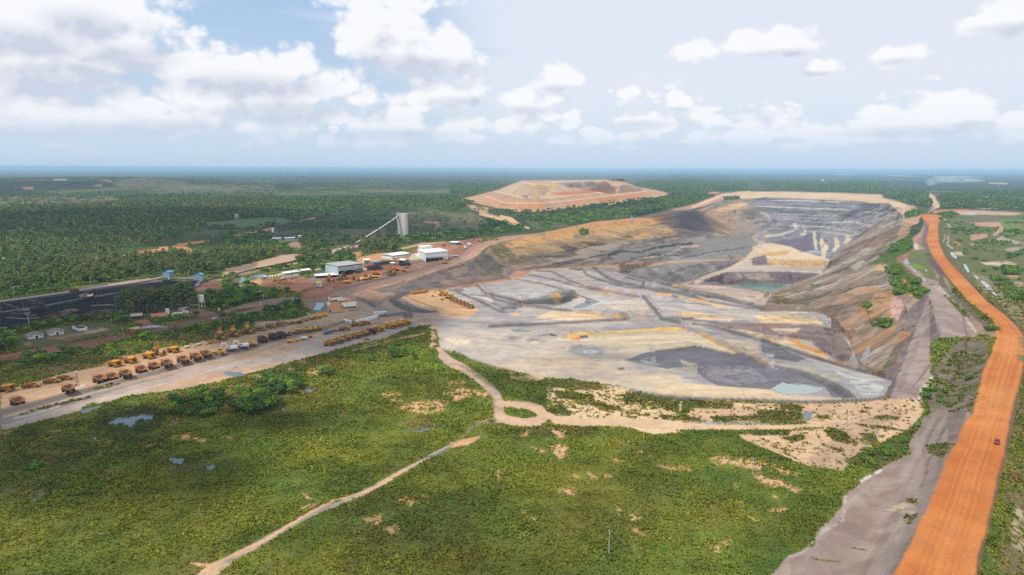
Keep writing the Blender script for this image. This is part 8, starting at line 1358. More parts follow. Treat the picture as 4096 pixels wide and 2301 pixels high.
# ---------------------------------------------------------------- buildings
def frame(name, cr, a, b, c, label, cat, group=None):
    """empty at ground point a, x towards b, y away from the camera to c; returns it with length and depth"""
    o, yaw, L = site(cr, a[0], a[1], b[0], b[1]); _, yw, Dp = site(cr, a[0], a[1], c[0], c[1]); Dp = abs(Dp*math.sin(yw-yaw)); return empty(name, (o.x, o.y, o.z), yaw, label, cat, group), L, Dp
def gable(mb, L, D, z, h, ov=.5, t=.15, along='x'):
    if along == 'x': mb.plate([(-ov, -ov, z), (L+ov, -ov, z), (L+ov, D/2, z+h), (-ov, D/2, z+h)], t); mb.plate([(-ov, D/2, z+h), (L+ov, D/2, z+h), (L+ov, D+ov, z), (-ov, D+ov, z)], t)
    else: mb.plate([(-ov, -ov, z), (L/2, -ov, z+h), (L/2, D+ov, z+h), (-ov, D+ov, z)], t); mb.plate([(L/2, -ov, z+h), (L+ov, -ov, z), (L+ov, D+ov, z), (L/2, D+ov, z+h)], t)
    return mb
# grey open-sided truck workshop
t, L, D = frame('workshop', 'B6', (566, 580), (918, 514), (446, 532), 'tall grey-blue workshop with open bays and a pale roof', 'workshop'); D = max(D, 18); H = 12.8
MB().box(.15, D/2, 0, .3, D, H-.4).box(L/2, .2, 6.6, L, .3, H-7.0).box(L/2, D-.2, 6.6, L, .3, H-7).box(L-.15, D/2, 4, .3, D, H-4.6).build('wall', MGW, t)
MB().plate([(-.5, -.8, H), (L+.5, -.8, H), (L+.5, D+.5, H+1.0), (-.5, D+.5, H+1.0)], .3).build('roof', MRG, t); MB().box(L/2, -.75, H-.9, L+1, .2, .8).build('fascia', MDG, t)
for k in range(5): MB().box(L*k/4 if 0 < k < 4 else (.5 if k == 0 else L-.5), .2, 0, .5, .7, 6.6).build('column', MBL, t)
MB().box(L/2, D-.6, 0, L*.5, .3, 2.6).box(L-.3, D/2, 0, .4, D-1, 2.6).build('low_wall', MCO, t); MB().box(L/2, D/2, 0, L-1, D-1, .12).build('floor_slab', MCO, t)
ws = t
for k, (fx, w) in enumerate(((.22, 'left bay'), (.72, 'right bay'))):
    o = copy_tree(H1); p = ws.matrix_basis @ Vector((L*fx, D*.45, .1)); o.location = p; o.rotation_euler = (0, 0, ws.rotation_euler[2]+1.9); tag(o, f'haul truck under repair inside the grey workshop, {w}', 'dump truck', 'haul trucks inside the grey workshop')
# open canopy with hipped roof beside it
t, L, D = frame('canopy', 'D1', (1500, 660), (1760, 640), (1560, 610), 'low open canopy with a cream hipped roof left of the grey workshop', 'canopy'); L, D, z = 26, 14, 3.4
MB().add([(-.6, -.6, z), (L+.6, -.6, z), (L+.6, D+.6, z), (-.6, D+.6, z), (D/2, D/2, z+1.6), (L-D/2, D/2, z+1.6)], [(0, 1, 5, 4), (1, 2, 5), (2, 3, 4, 5), (3, 0, 4), (3, 2, 1, 0)]).build('roof', MRW, t)
for x in (0, L/4, L/2, 3*L/4, L):
    for y in (0, D): MB().box(x, y, 0, .3, .3, z).build('post', MDG, t)
c = MB().box(L+5, D/2, 0, 8, 7, 3.2).build('office', MWC, t); MB().box(L+5, D/2-3.52, 1.2, 1.6, .08, 1).build('window', MGL, c)
# white workshop: hall, raised hall behind, dark bays
t, L, D = frame('workshop', 'D3', (305, 630), (815, 560), (150, 575), 'large white workshop with four dark bays and a raised hall behind', 'workshop'); D = max(D, 20); H = 12.6; B = L*.78
MB().box(.15, D/2, 0, .3, D, H).box(L-.15, D/2, 0, .3, D, H+1.2).box(L/2, D-.15, 0, L, .3, H).plate([(0, 0, 5.4), (L, 0, 5.4), (L, 0, H+1.2), (0, 0, H)], .3).build('wall', MWH, t)
MB().box(L/2, -.05, 5.4, L-.4, .1, 2.3).build('cladding_band', MGW, t); MB().box((B+L)/2, .1, 0, L-B, .3, 5.4).build('end_panel', MWC, t)
MB().plate([(-.5, -.6, H+.1), (L+.5, -.6, H+1.4), (L+.5, D+.5, H+2.2), (-.5, D+.5, H+1)], .25).build('roof', MRW, t)
for k in range(5): MB().box(.3+(B-.3)*k/4, .05, 0, .5, .6, 5.4).build('column', MBL, t)
MB().box(B/2, 5, .05, B-1, .2, 5.2).build('shaded_interior', MBK, t); MB().box(L*.42, D+5, 0, L*.5, 12, H+4.5).build('raised_hall', MWH, t); MB().plate([(L*.16, D-1.6, H+4.7), (L*.68, D-1.6, H+5.4), (L*.68, D+11.6, H+5.9), (L*.16, D+11.6, H+5.2)], .25).build('raised_roof', MRW, t)  # black sheet in the bays stands in for their interior shade
MB().box(L*.62, 3.5, 0, 1.6, 1.6, 3.4).build('machine_in_bay', MGR, t); MB().box(-.1, D/2+1, 0, .35, D+6, 2.6).box(-9, D/2-3, 0, 17, .35, 2.6).build('low_wall', MCO, t)
# fabric tent
t, L2, D2 = frame('storage_tent', 'D3', (-20, 585), (140, 600), (0, 560), 'cream barrel-roofed storage tent left of the white workshop', 'tent'); m = MB(); R0 = 8.6; n = 12; q = [(R0*math.cos(math.pi*k/n), 2+7.4*math.sin(math.pi*k/n)) for k in range(n+1)]; M = Matrix.Translation((4.5, 9, 0)); m.prism(q+[(-R0, .1), (R0, .1)], -9, 12); m.build('fabric_cover', MWC, t, M)
# arched warehouse
t, L, D = frame('warehouse', 'D2', (1440, 338), (2022, 243), (1228, 285), 'long white warehouse with shallow arched roof and teal band', 'warehouse'); D = max(D, 14); H = 5.8
MB().box(L/2, D/2, 0, L, D, H-1.5).build('wall', MWH, t); MB().box(L/2, D/2, H-1.5, L+.06, D+.06, 1.3).build('clerestory_band', MTE, t)
n = 8; q = [(D/2-(D/2+.5)*math.cos(math.pi*k/n), H-.2+1.8*math.sin(math.pi*k/n)) for k in range(n+1)]; m = MB().prismx(q[::-1], -.5, L+.5); m.build('roof', MRW, t)
for k, x in enumerate((.12, .72, .86)): MB().box(L*x, -.06, 0, 1.3, .1, 2.4).build('door', MDG, t)
for x in (.35, .56): MB().box(L*x, -.06, 0, 4, .1, 3.8).build('roller_door', MWC, t)
for x in (.8, .88): MB().box(L*x, -.06, 2.9, 1.2, .1, .9).build('window', MGL, t)
# offices
def house(name, cr, a, b, depth, h, wm, rm, label, cat, rh=1.4, wins=5, door=True, ov=.6, group=None, windows=True):
    o, yaw, L = site(cr, a[0], a[1], b[0], b[1]); t = empty(name, (o.x, o.y, o.z-.1), yaw, label, cat, group)
    MB().box(L/2, depth/2, 0, L, depth, h).prismx([(0, h), (depth, h), (depth/2, h+rh)], 0, L).build('wall', wm, t); gable(MB(), L, depth, h+.06, rh, ov).build('roof', rm, t)
    if windows:
        for k in range(wins):
            if door and k == wins//2: continue
            MB().box(L*(k+.5)/wins, -.05, h*.45, min(1.4, L/wins*.5), .1, h*.3).build('window', MGL, t)
    if door: MB().box(L*(wins//2+.5)/wins, -.05, 0, min(1.6, L*.2), .1, h*.72).build('door', MBK, t)
    return t, L
house('office_building', 'D1', (790, 605), (1130, 548), 9, 3.6, MWC, MRW, 'long cream office with a white roof behind the pickups', 'building', wins=9)
house('office_building', 'D1', (1195, 545), (1395, 515), 9, 3.8, MWC, MRW, 'square cream office with white hip roof right of the long one', 'building', wins=4)
def hut(cr, a, b, label, grp=None):
    """gable-fronted white hut: the ridge runs away from the camera"""
    o, yaw, L = site(cr, a[0], a[1], b[0], b[1]); t = empty('hut', (o.x, o.y, o.z-.1), yaw, label, 'hut', grp); D = 7; h = 2.9
    MB().box(L/2, D/2, 0, L, D, h).prism([(0, h), (L, h), (L/2, h+1.5)], 0, D).build('wall', material('hut_white', (226, 224, 220), noise=(.6, .4, (170, 164, 156))), t); gable(MB(), L, D, h-.1, 1.7, .9, .16, 'y').build('roof', material('tile_brown', (140, 122, 106), noise=(.8, .6, (104, 92, 84))), t)
    MB().box(L*.55, -.05, 0, 1.5, .12, 2.3).build('door', MBK, t)
    for x in (.2, .82): MB().box(L*x, -.05, 1.7, 1.2, .12, .5).build('window', MGL, t)
hut('B7', (330, 884), (498, 858), 'white hut with brown gable roof and dark doorway, left of the pair', 'white huts by the red road'); hut('B7', (568, 842), (735, 818), 'white hut with brown gable roof and dark doorway, right of the pair', 'white huts by the red road')
o, yaw, L = site('B7', 830, 760, 905, 788); t = empty('roofless_hut', (o.x, o.y, o.z), yaw, 'roofless white walled enclosure behind the huts', 'ruin'); MB().box(L/2, 0, 0, L, .3, 2.2).box(0, 3, 0, .3, 6, 2.2).box(L, 3, 0, .3, 6, 2.2).box(L/2, 6, 0, L, .3, 2.2).build('wall', MWH, t); MB().box(L/2, 3, 0, L*.7, 4, 2.6).build('debris', MBK, t)
o, yaw, L = site('B7', 1505, 665, 1625, 655); t = empty('shed', (o.x, o.y, o.z), yaw, 'open dark shed with pale sagging roof under the trees', 'shed'); gable(MB(), L, 9, 3.6, 1.6, .8).build('roof', material('roof_tan', (176, 158, 138), noise=(.4, .5, (140, 124, 108))), t); MB().box(L/2, 8.6, 0, L, .3, 3.4).box(.2, 4.5, 0, .3, 8, 3.4).build('wall', MDG, t); [MB().box(x, .2, 0, .25, .25, 3.5).build('post', MWO, t) for x in (.2, L/3, L*.66, L-.2)]
o, yaw, L = site('B7', 1745, 660, 1920, 640); t = empty('shed', (o.x, o.y, o.z), yaw, 'shed with rusty red corrugated roof beside the hedge', 'shed'); MB().plate([(-.4, -.5, 2.4), (L+.4, -.5, 2.4), (L+.4, 7, 4.3), (-.4, 7, 4.3)], .12).build('roof', material('roof_rust', (172, 98, 70), noise=(.5, .8, (196, 150, 122))), t); MB().box(L/2, 6.6, 0, L, .25, 3.9).box(.2, 3.4, 0, .25, 6.4, 2.4).build('wall', MWO, t); [MB().box(x, .1, 0, .2, .2, 2.4).build('post', MWO, t) for x in (.2, L/2, L-.2)]
o, yaw, L = site('B7', 1660, 660, 1755, 640); t = empty('timber_frame', (o.x, o.y, o.z), yaw, 'grey timber frame between the two sheds', 'frame'); m = MB(); [m.box(x, y, 0, .25, .25, 4) for x in (0, L/2, L) for y in (0, 4)]; [m.bar((0, y, 4), (L, y, 4), .25) for y in (0, 4)]; m.bar((0, 0, .3), (L/2, 0, 4), .2); m.bar((L, 0, .3), (L/2, 0, 4), .2); m.build('timbers', MWO, t)
# small sheds in the yard
o, yaw, L = site('D2', 480, 470, 700, 450); t = empty('shed', (o.x, o.y, o.z), yaw, 'white shed with striped dark doors behind the grey workshop', 'shed'); MB().box(L/2, 4.5, 0, L, 9, 4.6).build('wall', MWH, t); MB().plate([(-.4, -.5, 4.7), (L+.4, -.5, 4.7), (L+.4, 9.5, 5.6), (-.4, 9.5, 5.6)], .2).build('roof', MRW, t); [MB().box(L*(k+.5)/5, -.06, 0, .7, .1, 4.0).build('door', MDG, t) for k in range(4)]; MB().box(L*.92, -.06, 0, L*.12, .1, 3).build('green_door', MGN, t)
o, yaw, L = site('D2', 1660, 470, 1740, 478); t = empty('shed', (o.x, o.y, o.z), yaw, 'grey steel shed with sloping roof among the tyres', 'shed'); L = 11; MB().box(L/2, 7.8, 0, L, .2, 5).box(.1, 4, 0, .2, 8, 5).box(L-.1, 4, 0, .2, 8, 5.4).build('wall', MGR, t); gable(MB(), L, 8, 5.2, 1.6, .4).build('roof', MRW, t)
o, yaw, L = site('D2', 470, 750, 565, 745); t = empty('kiosk', (o.x, o.y, o.z), yaw, 'small cream block hut at the right end of the grey workshop', 'hut'); MB().box(L/2, 3, 0, L, 6, 3).build('wall', MWC, t); MB().box(L/2, 3, 3, L+1, 7, .25).build('roof', MRW, t)
o, yaw, L = site('D2', 1350, 520, 1430, 522); t = empty('round_shelter', (o.x, o.y, o.z), yaw, 'small white round-roofed shelter in the tyre yard', 'shelter'); MB().cyl((3, 3, 0), (3, 3, 3), 2).build('wall', MWH, t); MB().cyl((3, 3, 3), (3, 3, 4.2), 4.4, .3, 14).build('roof', MRW, t)
o, yaw, L = site('D2', 985, 580, 1080, 560); t = empty('blue_awning', (o.x, o.y, o.z), yaw, 'narrow blue awning on a post over the tyre stacks', 'awning'); MB().box(1, 0, 6.2, 14, 2.4, .2).build('canopy_sheet', material('awning_blue', (40, 150, 210)), t); MB().box(0, 0, 0, .3, .3, 6.2).build('post', MGR, t)
o, yaw, L = site('D3', 835, 222, 945, 228); t = empty('shed', (o.x, o.y, o.z), yaw, 'blue-walled shed with rusty white roof by the far yard', 'shed'); L = 16; MB().box(L/2, 4, 0, L, 8, 4).build('wall', MTE, t); MB().plate([(-.5, -.8, 4.2), (L+1, -.8, 4.2), (L+1, 9, 5.2), (-.5, 9, 5.2)], .2).build('roof', MRW, t); MB().box(L+4, 3, 0, 7, 5, 3.2).build('lean_to', MDG, t)
for i, (x, y, x2, y2, l) in enumerate(((290, 525, 395, 522, 'left'), (445, 522, 578, 515, 'middle'), (550, 496, 660, 492, 'right'))): house('farm_shed', 'B8', (x, y), (x2, y2), 12, 4, MGW, MRW, f'low white-roofed shed in the clearing beside the railway loop, {l}', 'shed', wins=4, door=False)
# pale twin tower far left in the clearing
o = at(946, 876); t = empty('twin_tower', (o.x, o.y, o.z), .3, 'pale twin-legged concrete tower in the far clearing', 'tower'); MB().box(-2.2, 0, 0, 3.2, 4, 13).build('left_shaft', MRW, t); MB().box(2.2, 0, 0, 3.2, 4, 13).build('right_shaft', MRW, t)
# ---------------------------------------------------------------- silo and its conveyor
o = at(900+1716*.41457, 750+486*.41457); yaw = math.atan2(-o.x, o.y); sh = 46.; t = empty('silo', (o.x, o.y, o.z-.5), yaw, 'tall stained concrete twin silo standing above the trees', 'silo')
mc = material('silo_concrete', (176, 166, 156), rough=.9, spec=.1, noise=(.09, .75, (150, 142, 134))); K = None
def stain(K, b, base, pos):
    s_ = K.sep(pos); v = K.xyz(K.m('MULTIPLY', s_[0], 1.0), K.m('MULTIPLY', s_[1], 1.0), K.m('MULTIPLY', s_[2], .06)); f = K.noise(v, .55, 5, .6); left = K.step(-5, -10, s_[0]); a = K.m('MULTIPLY', K.step(.36, .60, f), K.m('ADD', K.m('MULTIPLY', left, .8), .12))
    ring = K.m('MULTIPLY', K.m('GREATER_THAN', K.m('FRACT', K.m('MULTIPLY', s_[2], .4)), .86), .16)
    c = K.mixc(a, base, tuple(lin((84, 82, 86)))); c = K.mixc(ring, c, tuple(lin((120, 114, 108)))); K.t.links.new(c, b.inputs['Base Color'])
mst = material('silo_stained', (214, 204, 190), rough=.9, spec=.1, build=stain)
MB().cyl((-5.2, 0, 0), (-5.2, 0, sh), 5.6, n=24).build('left_cylinder', mst, t); MB().cyl((3.4, -1.6, 0), (3.4, -1.6, sh-1.2), 6.6, n=28).build('right_cylinder', mst, t)
m = MB(); rr = random.Random(4)
for k in range(14): m.box(rr.uniform(-9, 8), rr.uniform(-3, 3), sh-.6, rr.uniform(.6, 3), rr.uniform(.6, 3), rr.uniform(1, 2.6))
for x in (-8, -6, -3, 8): m.bar((x, 0, sh-1), (x, 0, sh+rr.uniform(3, 6)), .22)
m.build('headhouse', MDG, t); m = MB(); [m.bar((-11.4, y, 0), (-11.0, y, sh), .3) for y in (-2, 2)]; [m.bar((-11.4, -2, z), (-11.2, 2, z+3), .2) for z in range(0, 44, 4)]; m.build('stair_tower', MDG, t)
def vplane(px, py, A, B):
    """point of the ray through photo pixel px, py in the vertical plane through A and B"""
    d = ray(px, py); nx, ny = -(B[1]-A[1]), B[0]-A[0]; s = (nx*A[0]+ny*A[1])/(nx*d[0]+ny*d[1]); return Vector((d[0]*s, d[1]*s, CAM_H+d[2]*s))
E0 = at(900+968*.41457, 750+652*.41457); A_ = (o.x-4, o.y); cpx = [(1702, 252), (1600, 325), (1425, 440), (1300, 515), (1205, 562), (1110, 600), (1030, 633), (975, 650)]
CP_ = [vplane(900+x*.41457, 750+y*.41457, A_, (E0.x, E0.y)) for x, y in cpx]
t = empty('conveyor_gallery', (E0.x, E0.y, E0.z), 0., 'long inclined conveyor with white hood rising to the silo', 'conveyor'); T = Matrix.Translation((-E0.x, -E0.y, -E0.z))
m = MB(); [m.bar(CP_[i]-Vector((0, 0, 1.2)), CP_[i+1]-Vector((0, 0, 1.2)), 2.2, .9) for i in range(7)]; m.build('truss', MDG, t, T)
def lerp(u): u = u*(len(CP_)-1); i = min(int(u), len(CP_)-2); return CP_[i].lerp(CP_[i+1], u-i)
for a, b in ((0, .03), (.06, .13), (.14, .24), (.25, .36), (.42, .455), (.465, .48), (.60, .62), (.64, .70), (.70, .80), (.80, .90), (.91, 1.0)): MB().cyl(lerp(a), lerp(b), .95, n=10).build('hood', MRW, t, T)
for u in (.08, .16, .25, .34, .43, .52, .6, .68, .78):
    p = lerp(u); g = ground(p.x, p.y); m = MB()
    if p.z-g < 3: continue
    k = (p.z-g)*.10; [m.bar((p.x+a*(1+k), p.y+b*(.8+k), g), (p.x+a*.6, p.y+b*.6, p.z-1.5), .4) for a in (-1, 1) for b in (-1, 1)]; nz = int((p.z-g)/6)+1
    for j in range(nz): z = g+(p.z-g-1)*j/nz; m.bar((p.x-1.5, p.y-1, z), (p.x+1.5, p.y-1, z+(p.z-g)/nz), .22); m.bar((p.x+1.5, p.y-1, z), (p.x-1.5, p.y-1, z+(p.z-g)/nz), .22)
    m.build('trestle', MDG, t, T)
p = at(900+1545*.41457, 750+498*.41457); t = empty('mobile_crane', (p.x, p.y, p.z), .4, 'orange mobile crane with raised boom at the foot of the silo', 'crane'); MB().box(0, 0, 1, 8, 2.6, 1.6).build('carrier', MOR, t); MB().bar((1, 0, 2.5), (-4, 0, 16), .7).build('boom', MOR, t); wheels(t, [(x, y) for x in (-2.8, 2.8) for y in (-1.1, 1.1)], .6, .5, MDG)
# ---------------------------------------------------------------- coal yard plant
def tower(cr, a, b, label, hh):
    o, yaw, L = site(cr, a[0], a[1], b[0], b[1]); t = empty('transfer_tower', (o.x, o.y, o.z), yaw, label, 'transfer tower', 'slate transfer towers'); L = 9.5
    m = MB(); [m.box(x, y, 0, .5, .5, 4) for x in (.6, L-.6) for y in (.6, 6.4)]; m.bar((.6, .6, 0), (L-.6, .6, 4), .25); m.bar((L-.6, .6, 0), (.6, .6, 4), .25); m.build('legs', MDG, t)
    MB().box(L/2, 3.5, 3.6, L, 7, hh).prism([(0, 3.6+hh), (L, 3.6+hh), (L/2, 5+hh)], 0, 7).build('cladding', MSL, t); gable(MB(), L, 7, 3.75+hh, 1.5, .5, .15, 'y').build('roof', MTE, t)
tower('D6', (270, 375), (400, 372), 'slate-blue transfer tower with teal roof, left of the pair by the coal yard', 6.2); tower('D6', (905, 425), (1035, 425), 'slate-blue transfer tower with teal roof, right of the pair by the coal yard', 6.0)
def tube_line(name, cr, pts, z, r, mat, label, cat, legs=12., truss=False):
    w = [at(CROP[cr][0]+x*CROP[cr][2], CROP[cr][1]+y*CROP[cr][2]) for x, y in pts]; t = empty(name, w[0], 0., label, cat); T = Matrix.Translation(-w[0]); m = MB(); q = MB()
    for a, b in zip(w[:-1], w[1:]):
        A, B = a+Vector((0, 0, z)), b+Vector((0, 0, z))
        if truss: m.bar(A, B, r*2, r)
        else: m.cyl(A, B, r, n=10)
        n = max(1, int((b-a).length/legs))
        for k in range(n): p = a.lerp(b, (k+.5)/n); q.box(p.x, p.y, p.z-.3, .5, r*1.6, z)
    m.build('belt_cover', mat, t, T); q.build('supports', MDG, t, T); return t
tube_line('covered_conveyor', 'A1', [(-60, 450), (0, 440), (240, 408), (420, 382), (580, 360)], 1.4, 1.25, MRG, 'pale covered conveyor along the back of the coal yard, left run', 'conveyor')
tube_line('covered_conveyor', 'A1', [(650, 350), (900, 312), (1050, 292), (1200, 268), (1350, 240)], 1.6, 1.25, MRG, 'pale covered conveyor along the back of the coal yard, run up to the first tower', 'conveyor')
tube_line('covered_conveyor', 'A1', [(1395, 253), (1600, 255)], 2.2, 1.25, MRG, 'short covered conveyor between the two slate towers', 'conveyor')
tube_line('ground_conveyor', 'A1', [(-40, 524), (0, 518), (350, 467), (690, 403), (790, 385), (1000, 353), (1360, 318)], .5, .5, MGR, 'thin low belt line crossing the coal yard', 'conveyor', 20, True)
tube_line('overland_conveyor', 'A2', [(-190, 905), (0, 862), (130, 835), (300, 790), (480, 755), (680, 715), (800, 692), (960, 655)], 1.0, .9, MDG, 'dark overland belt conveyor running along the sandy strip', 'conveyor', 12, True)
tube_line('stacker_boom', 'D6', [(440, 530), (640, 455), (800, 470)], 2.2, .5, MGR, 'thin stacker boom by the small coal heap', 'conveyor', 9, True)
o, yaw, L = site('D6', 930, 520, 1100, 470); t = empty('inclined_conveyor', (o.x, o.y, o.z), yaw, 'pale blue lattice incline rising to the right-hand tower', 'conveyor'); m = MB(); Lx = max(L, 14); [m.bar((0, y, .5), (Lx, y, 7.5), .3) for y in (-1, 1)]; [m.bar((0, y, 2), (Lx, y, 9), .25) for y in (-1, 1)]; [m.bar((Lx*k/9, -1, .5+7*k/9), (Lx*(k+1)/9, -1, 2+7*(k+1)/9), .2) for k in range(9)]; m.build('lattice', MSL, t); MB().box(Lx*.7, 0, 0, .4, .4, 5).box(Lx*.4, 0, 0, .4, .4, 3).build('legs', MDG, t)
o, yaw, L = site('D6', 780, 500, 950, 500); t = empty('crusher', (o.x, o.y, o.z), yaw, 'rust-red crusher frame under the right-hand tower', 'crusher'); m = MB().box(5, 2, 3, 7, 4, 3.4, taper=1.3); [m.box(x, y, 0, .5, .5, 4.5) for x in (1, 5, 9) for y in (0, 4)]; m.bar((1, 0, 0), (9, 0, 4.5), .3); m.bar((9, 0, 0), (1, 0, 4.5), .3); m.build('hopper', MRU, t); MB().plate([(8, -3, .3), (13, -3, .3), (12, -1, 2.5), (8.5, -1, 2.5)], .2).build('chute', MRD, t)
o, yaw, L = site('B7', 800, 360, 905, 345); t = empty('feeder_hut', (o.x, o.y, o.z), yaw, 'dark red feeder hut astride the covered conveyor', 'hut'); MB().box(L/2, 2.5, 0, L, 5, 3.2).build('wall', MRU, t); gable(MB(), L, 5, 3.2, 1.2, .5).build('roof', material('roof_dark_red', (96, 56, 52), noise=(.5, .6, (70, 52, 50))), t)
o, yaw, L = site('B7', 375, 560, 490, 545); t = empty('reclaim_hopper', (o.x, o.y, o.z), yaw, 'dark rusty hopper tower standing on the coal', 'hopper'); m = MB(); [m.box(x, y, 0, .5, .5, 9) for x in (0, L*.6, L) for y in (0, 5)]; m.box(L/2, 2.5, 6, L, 5.4, .5).box(L*.62, 2.5, 3, L*.6, 4.6, 2.6); m.build('frame', MDG, t); MB().plate([(-.5, -.5, 9.4), (L*.8, -.5, 8.6), (L*.8, 5.6, 8.6), (-.5, 5.6, 9.4)], .2).build('roof', MRU, t); MB().box(L+1.5, 2.5, 2, 3, 4, 4).build('bin', MRU, t)
o, yaw, L = site('B7', 210, 590, 350, 575); t = empty('belt_drive', (o.x, o.y, o.z), yaw, 'low tangle of drive machinery left of the rusty hopper', 'machinery'); m = MB(); rr = random.Random(8); [m.box(rr.uniform(0, L), rr.uniform(0, 4), 0, rr.uniform(1, 4), rr.uniform(.6, 2), rr.uniform(.8, 2.6)) for k in range(12)]; m.build('gearboxes', MDG, t); MB().box(L*.7, 2, 2.6, 5, 3, .2).build('cover', MSL, t)
o, yaw, L = site('B7', 965, 440, 1090, 418); t = empty('reclaimer', (o.x, o.y, o.z), yaw, 'yellow and blue-black reclaimer standing on the belt line', 'reclaimer'); m = MB().box(L*.55, 3, 1.6, L*.7, 6, .7).box(L*.6, 6.3, 4.2, L*.75, .5, .5).box(L*.6, -.3, 2.2, L*.65, .4, 1.2); [m.box(x, y, 0, .8, .8, 5) for x in (L*.25, L*.95) for y in (.3, 6)]; m.build('portal', MDG, t)
MB().cyl((L*.3, 2.2, 3.4), (L*.88, 2.2, 3.4), 1.2, n=14).build('drum', MWH, t); MB().box(L*.02, 3, 3.4, L*.3, 2.4, 2.2).box(L*.98, 3, 3.0, 1.5, 2, 2.4).build('cab', MYW, t); MB().box(L*.4, 6.2, 4.6, L*.9, .8, 1).build('boom', MYW, t)
t = MB(); [t.cyl((x, 0, 1.1), (x+1.0, .3, 1.1), 1.2, n=12) for x in range(0, 14, 2)]; o = t.build('tyre_row', MTY); park(o); put(o, 'D6', 290, 545, (90, -18), 'row of black tyres lying on the coal by the belt line', 'tyres')
# water tower
o = at(700+1045*.10365, 1150+815*.10365); t = empty('water_tower', (o.x, o.y, o.z), .5, 'white water tank on splayed legs above the trees', 'water tower'); MB().cyl((0, 0, 6.6), (0, 0, 12.4), 2.3, n=18).cyl((0, 0, 5.6), (0, 0, 6.6), 1.2, 2.3, 18).cyl((0, 0, 12.4), (0, 0, 12.9), 2.3, 1.9, 18).build('tank', MWH, t)
for a in range(4): MB().bar((3.0*math.cos(a*1.571), 3.0*math.sin(a*1.571), 0), (1.9*math.cos(a*1.571), 1.9*math.sin(a*1.571), 8.5), .4).build('leg', MWC, t)
m = MB(); [m.bar((2.6*math.cos(a*1.571), 2.6*math.sin(a*1.571), 2.5), (2.6*math.cos((a+1)*1.571), 2.6*math.sin((a+1)*1.571), 2.5), .2) for a in range(4)]; m.build('brace', MWC, t); m = MB(); [m.bar(p, q, .3) for p, q in (((-2.6, -.8, 0), (-2.6, -.8, 13)), ((-2.6, -.8, 13), (-1.9, -.6, 14)), ((-1.9, -.6, 14), (-1, -.4, 13)))]; m.build('filler_pipe', MWC, t)
o, yaw, L = site('D5', 590, 790, 930, 790); t = empty('pipe_rack', (o.x, o.y, o.z), yaw, 'low pipe rack beside the water tower', 'pipe rack'); MB().box(L/2, 0, 2.6, L, 1.2, .35).build('deck', MWC, t); m = MB(); [m.box(L*k/5, 0, 0, .25, .25, 2.6) for k in range(6)]; m.build('posts', MGR, t)
# signs
o, yaw, L = site('D1', 1520, 862, 1590, 885); t = empty('notice_board', (o.x, o.y, o.z), yaw, 'white notice board with yellow header on two posts in the red yard', 'sign'); w_ = 6.2; MB().box(w_/2, 0, 1.6, w_, .25, 6.0).build('panel', MWH, t); MB().box(w_/2, -.16, 6.2, w_, .1, 1.5).build('header', material('sign_yellow', (226, 220, 40)), t); [MB().box(x, .1, 0, .3, .3, 2).build('post', MGR, t) for x in (.4, w_-.4)]
for k in range(4): MB().box(w_*.4+.2*k, -.17, 2.2+k*.9, w_*(.5-.06*k), .06, .28).build('text_line', MDG, t)
MB().box(w_*.74, -.2, 3.6, 1.2, .06, 1.6).build('pictogram', MBK, t)
o = at(700+1715*.10365, 1150+1120*.10365); t = empty('road_sign', (o.x, o.y, o.z), -.6, 'square sign panel with four roundels on a tall post by the red road', 'sign'); MB().cyl((0, 0, 0), (0, 0, 5), .12).build('post', MGR, t); MB().box(0, 0, 5, 3.2, .15, 3).build('panel', MRG, t); [MB().cyl((x, -.08, z), (x, -.16, z), .55).build('roundel', MWH, t) for x in (-.75, .75) for z in (5.8, 7.2)]
for c, x, y, mt, w in (('D6', 1825, 975, MTE, 'light blue box on the marsh bank above the red road'), ('D3', 845, 572, MGN, 'teal crate at the corner of the white workshop'), ('D1', 245, 1275, MWC, 'cream post at the road bank')):
    t = MB().box(0, 0, 0, 2.6, 1.4, 1.6 if mt is not MWC else 4).build('crate' if mt is not MWC else 'marker_post', mt); t.data.transform(Matrix.Diagonal((.25, .4, .8, 1))) if mt is MWC else None; park(t); put(t, c, x, y, SYAW, w, 'crate' if mt is not MWC else 'post')
# ---------------------------------------------------------------- coal train on the loop line
tp = line_world('A2 1425,226 1350,240 1200,266 1080,284 960,303 860,317 760,335 680,352 600,366 540,378 500,390 470,408 452,432 462,448 490,458'); seg = np.hypot(*np.diff(tp[:, :2], axis=0).T); cum = np.concatenate([[0], np.cumsum(seg)])
def wagon(name, mat, top):
    t = empty(name, (0, 0, -999)); MB().box(0, 0, 1.3, 13.4, 3.1, 2.5, taper=1.04).build('hopper_body', mat, t); MB().box(0, 0, 3.72, 13.0, 2.8, .25).build('coal_load', top, t); m = MB(); [m.cyl((x, y, .5), (x, y+.2, .5), .5, n=8) for x in (-5.4, -3.8, 3.8, 5.4) for y in (-.9, .8)]; m.box(0, 0, .9, 13.8, 1.2, .4); m.build('bogies', MBK, t); return park(t)
WG = wagon('coal_wagon', material('wagon_dark', (86, 82, 78), noise=(.5, .5, (64, 60, 58))), MDC); WW = wagon('coal_wagon', MWH, MRW); s_ = 8.0; k = 0; tot = cum[-1]; step_ = max(14.6, tot/90)
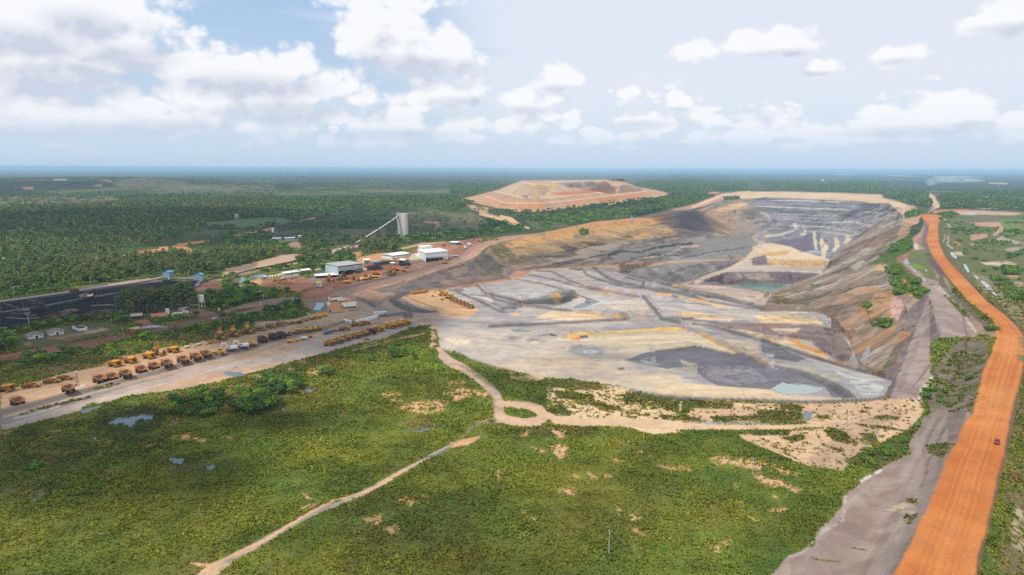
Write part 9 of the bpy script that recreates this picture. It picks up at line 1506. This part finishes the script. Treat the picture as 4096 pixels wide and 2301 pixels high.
while s_ < tot-7:
    i = min(np.searchsorted(cum, s_)-1, len(seg)-1); u = (s_-cum[i])/seg[i]; p = tp[i]*(1-u)+tp[i+1]*u; yaw = math.atan2(tp[i+1, 1]-tp[i, 1], tp[i+1, 0]-tp[i, 0]); wh = s_ > tot-120; pr = WW if wh else WG
    o = pr if PROTO.get(id(pr)) else copy_tree(pr); PROTO[id(pr)] = False; o.location = (p[0], p[1], ground(p[0], p[1])-.05); o.rotation_euler = (0, 0, yaw); o.scale = (step_/14.6,)*3 if step_ > 15 else (1,)*3
    tag(o, 'pale wagon at the loop end of the coal train' if wh else 'dark coal wagon in the long train on the curving railway', 'wagon', 'pale wagons of the train' if wh else 'dark wagons of the train'); s_ += step_; k += 1
print('wagons', k)
# ---------------------------------------------------------------- spray, smoke
rs = np.random.RandomState(3); n = 5200; tail = HS.matrix_basis @ Vector((-5.6, 0, 3.0)); yw = HS.rotation_euler[2]; dv = np.array([-math.cos(yw), -math.sin(yw)]); pv_ = np.array([-dv[1], dv[0]]); u = rs.rand(n)**.8; sp_ = (rs.rand(n)-.5)
r_ = u*21; x = tail.x+dv[0]*r_+pv_[0]*sp_*(1.2+u*11); y = tail.y+dv[1]*r_+pv_[1]*sp_*(1.2+u*11); z = np.array([ground(a, b) for a, b in zip(x, y)])+np.clip(3.2*(1-u**1.7)+.4*rs.randn(n)*u, .03, 5)*(.5+.5*rs.rand(n)) ; s = (.05+.13*rs.rand(n))
d3 = rs.normal(size=(n, 3)); uq, vq, _ = rot_to(d3); c3 = np.stack([x, y, z], -1); q = np.stack([c3-uq*s[:, None], c3+vq*s[:, None]*.8, c3+uq*s[:, None]], 1).reshape(-1, 3)
me = mesh_from('water_spray', q, None, np.arange(n*3).reshape(-1, 3)); me.materials.append(material('spray_water', (236, 240, 246), rough=.4)); tag(mesh_ob('water_spray', me), 'fan of white spray behind the water truck', None, None, 'stuff')
def puff_mesh(name, blobs, dens_, col, label):
    bm_v, bm_f = [], []; import bmesh
    bm = bmesh.new()
    for (px, py, z, rx, ry, rz) in blobs:
        c = at(px, py); M = Matrix.Translation((c.x, c.y, c.z+z)) @ Matrix.Diagonal((rx, ry, rz, 1)); bmesh.ops.create_icosphere(bm, subdivisions=2, radius=1, matrix=M)
    me = bpy.data.meshes.new(name); bm.to_mesh(me); bm.free(); m = bpy.data.materials.new(name+'_vapour'); m.use_nodes = True; m.node_tree.nodes.clear(); K = NT(m.node_tree); v = K.n('ShaderNodeVolumePrincipled'); v.inputs['Color'].default_value = (*col, 1); v.inputs['Density'].default_value = dens_
    o_ = K.n('ShaderNodeOutputMaterial'); m.node_tree.links.new(v.outputs[0], o_.inputs['Volume']); me.materials.append(m); return tag(mesh_ob(name, me), label, None, None, 'stuff')
puff_mesh('smoke', [(3272+925*.484, 743, 15, 28, 40, 26), (3272+945*.484, 742, 30, 60, 60, 34), (3272+985*.484, 741, 44, 90, 80, 30), (3272+1050*.484, 742, 48, 150, 100, 24), (3272+1160*.484, 742, 46, 240, 120, 20)], .004, (.97, .98, 1.0), 'thin white smoke drifting over the far forest')
# anything built but not used in the end
for o in [o for o in COL.objects if o.parent is None and o.location.z < -900]:
    for c in list(o.children_recursive): bpy.data.objects.remove(c)
    bpy.data.objects.remove(o)
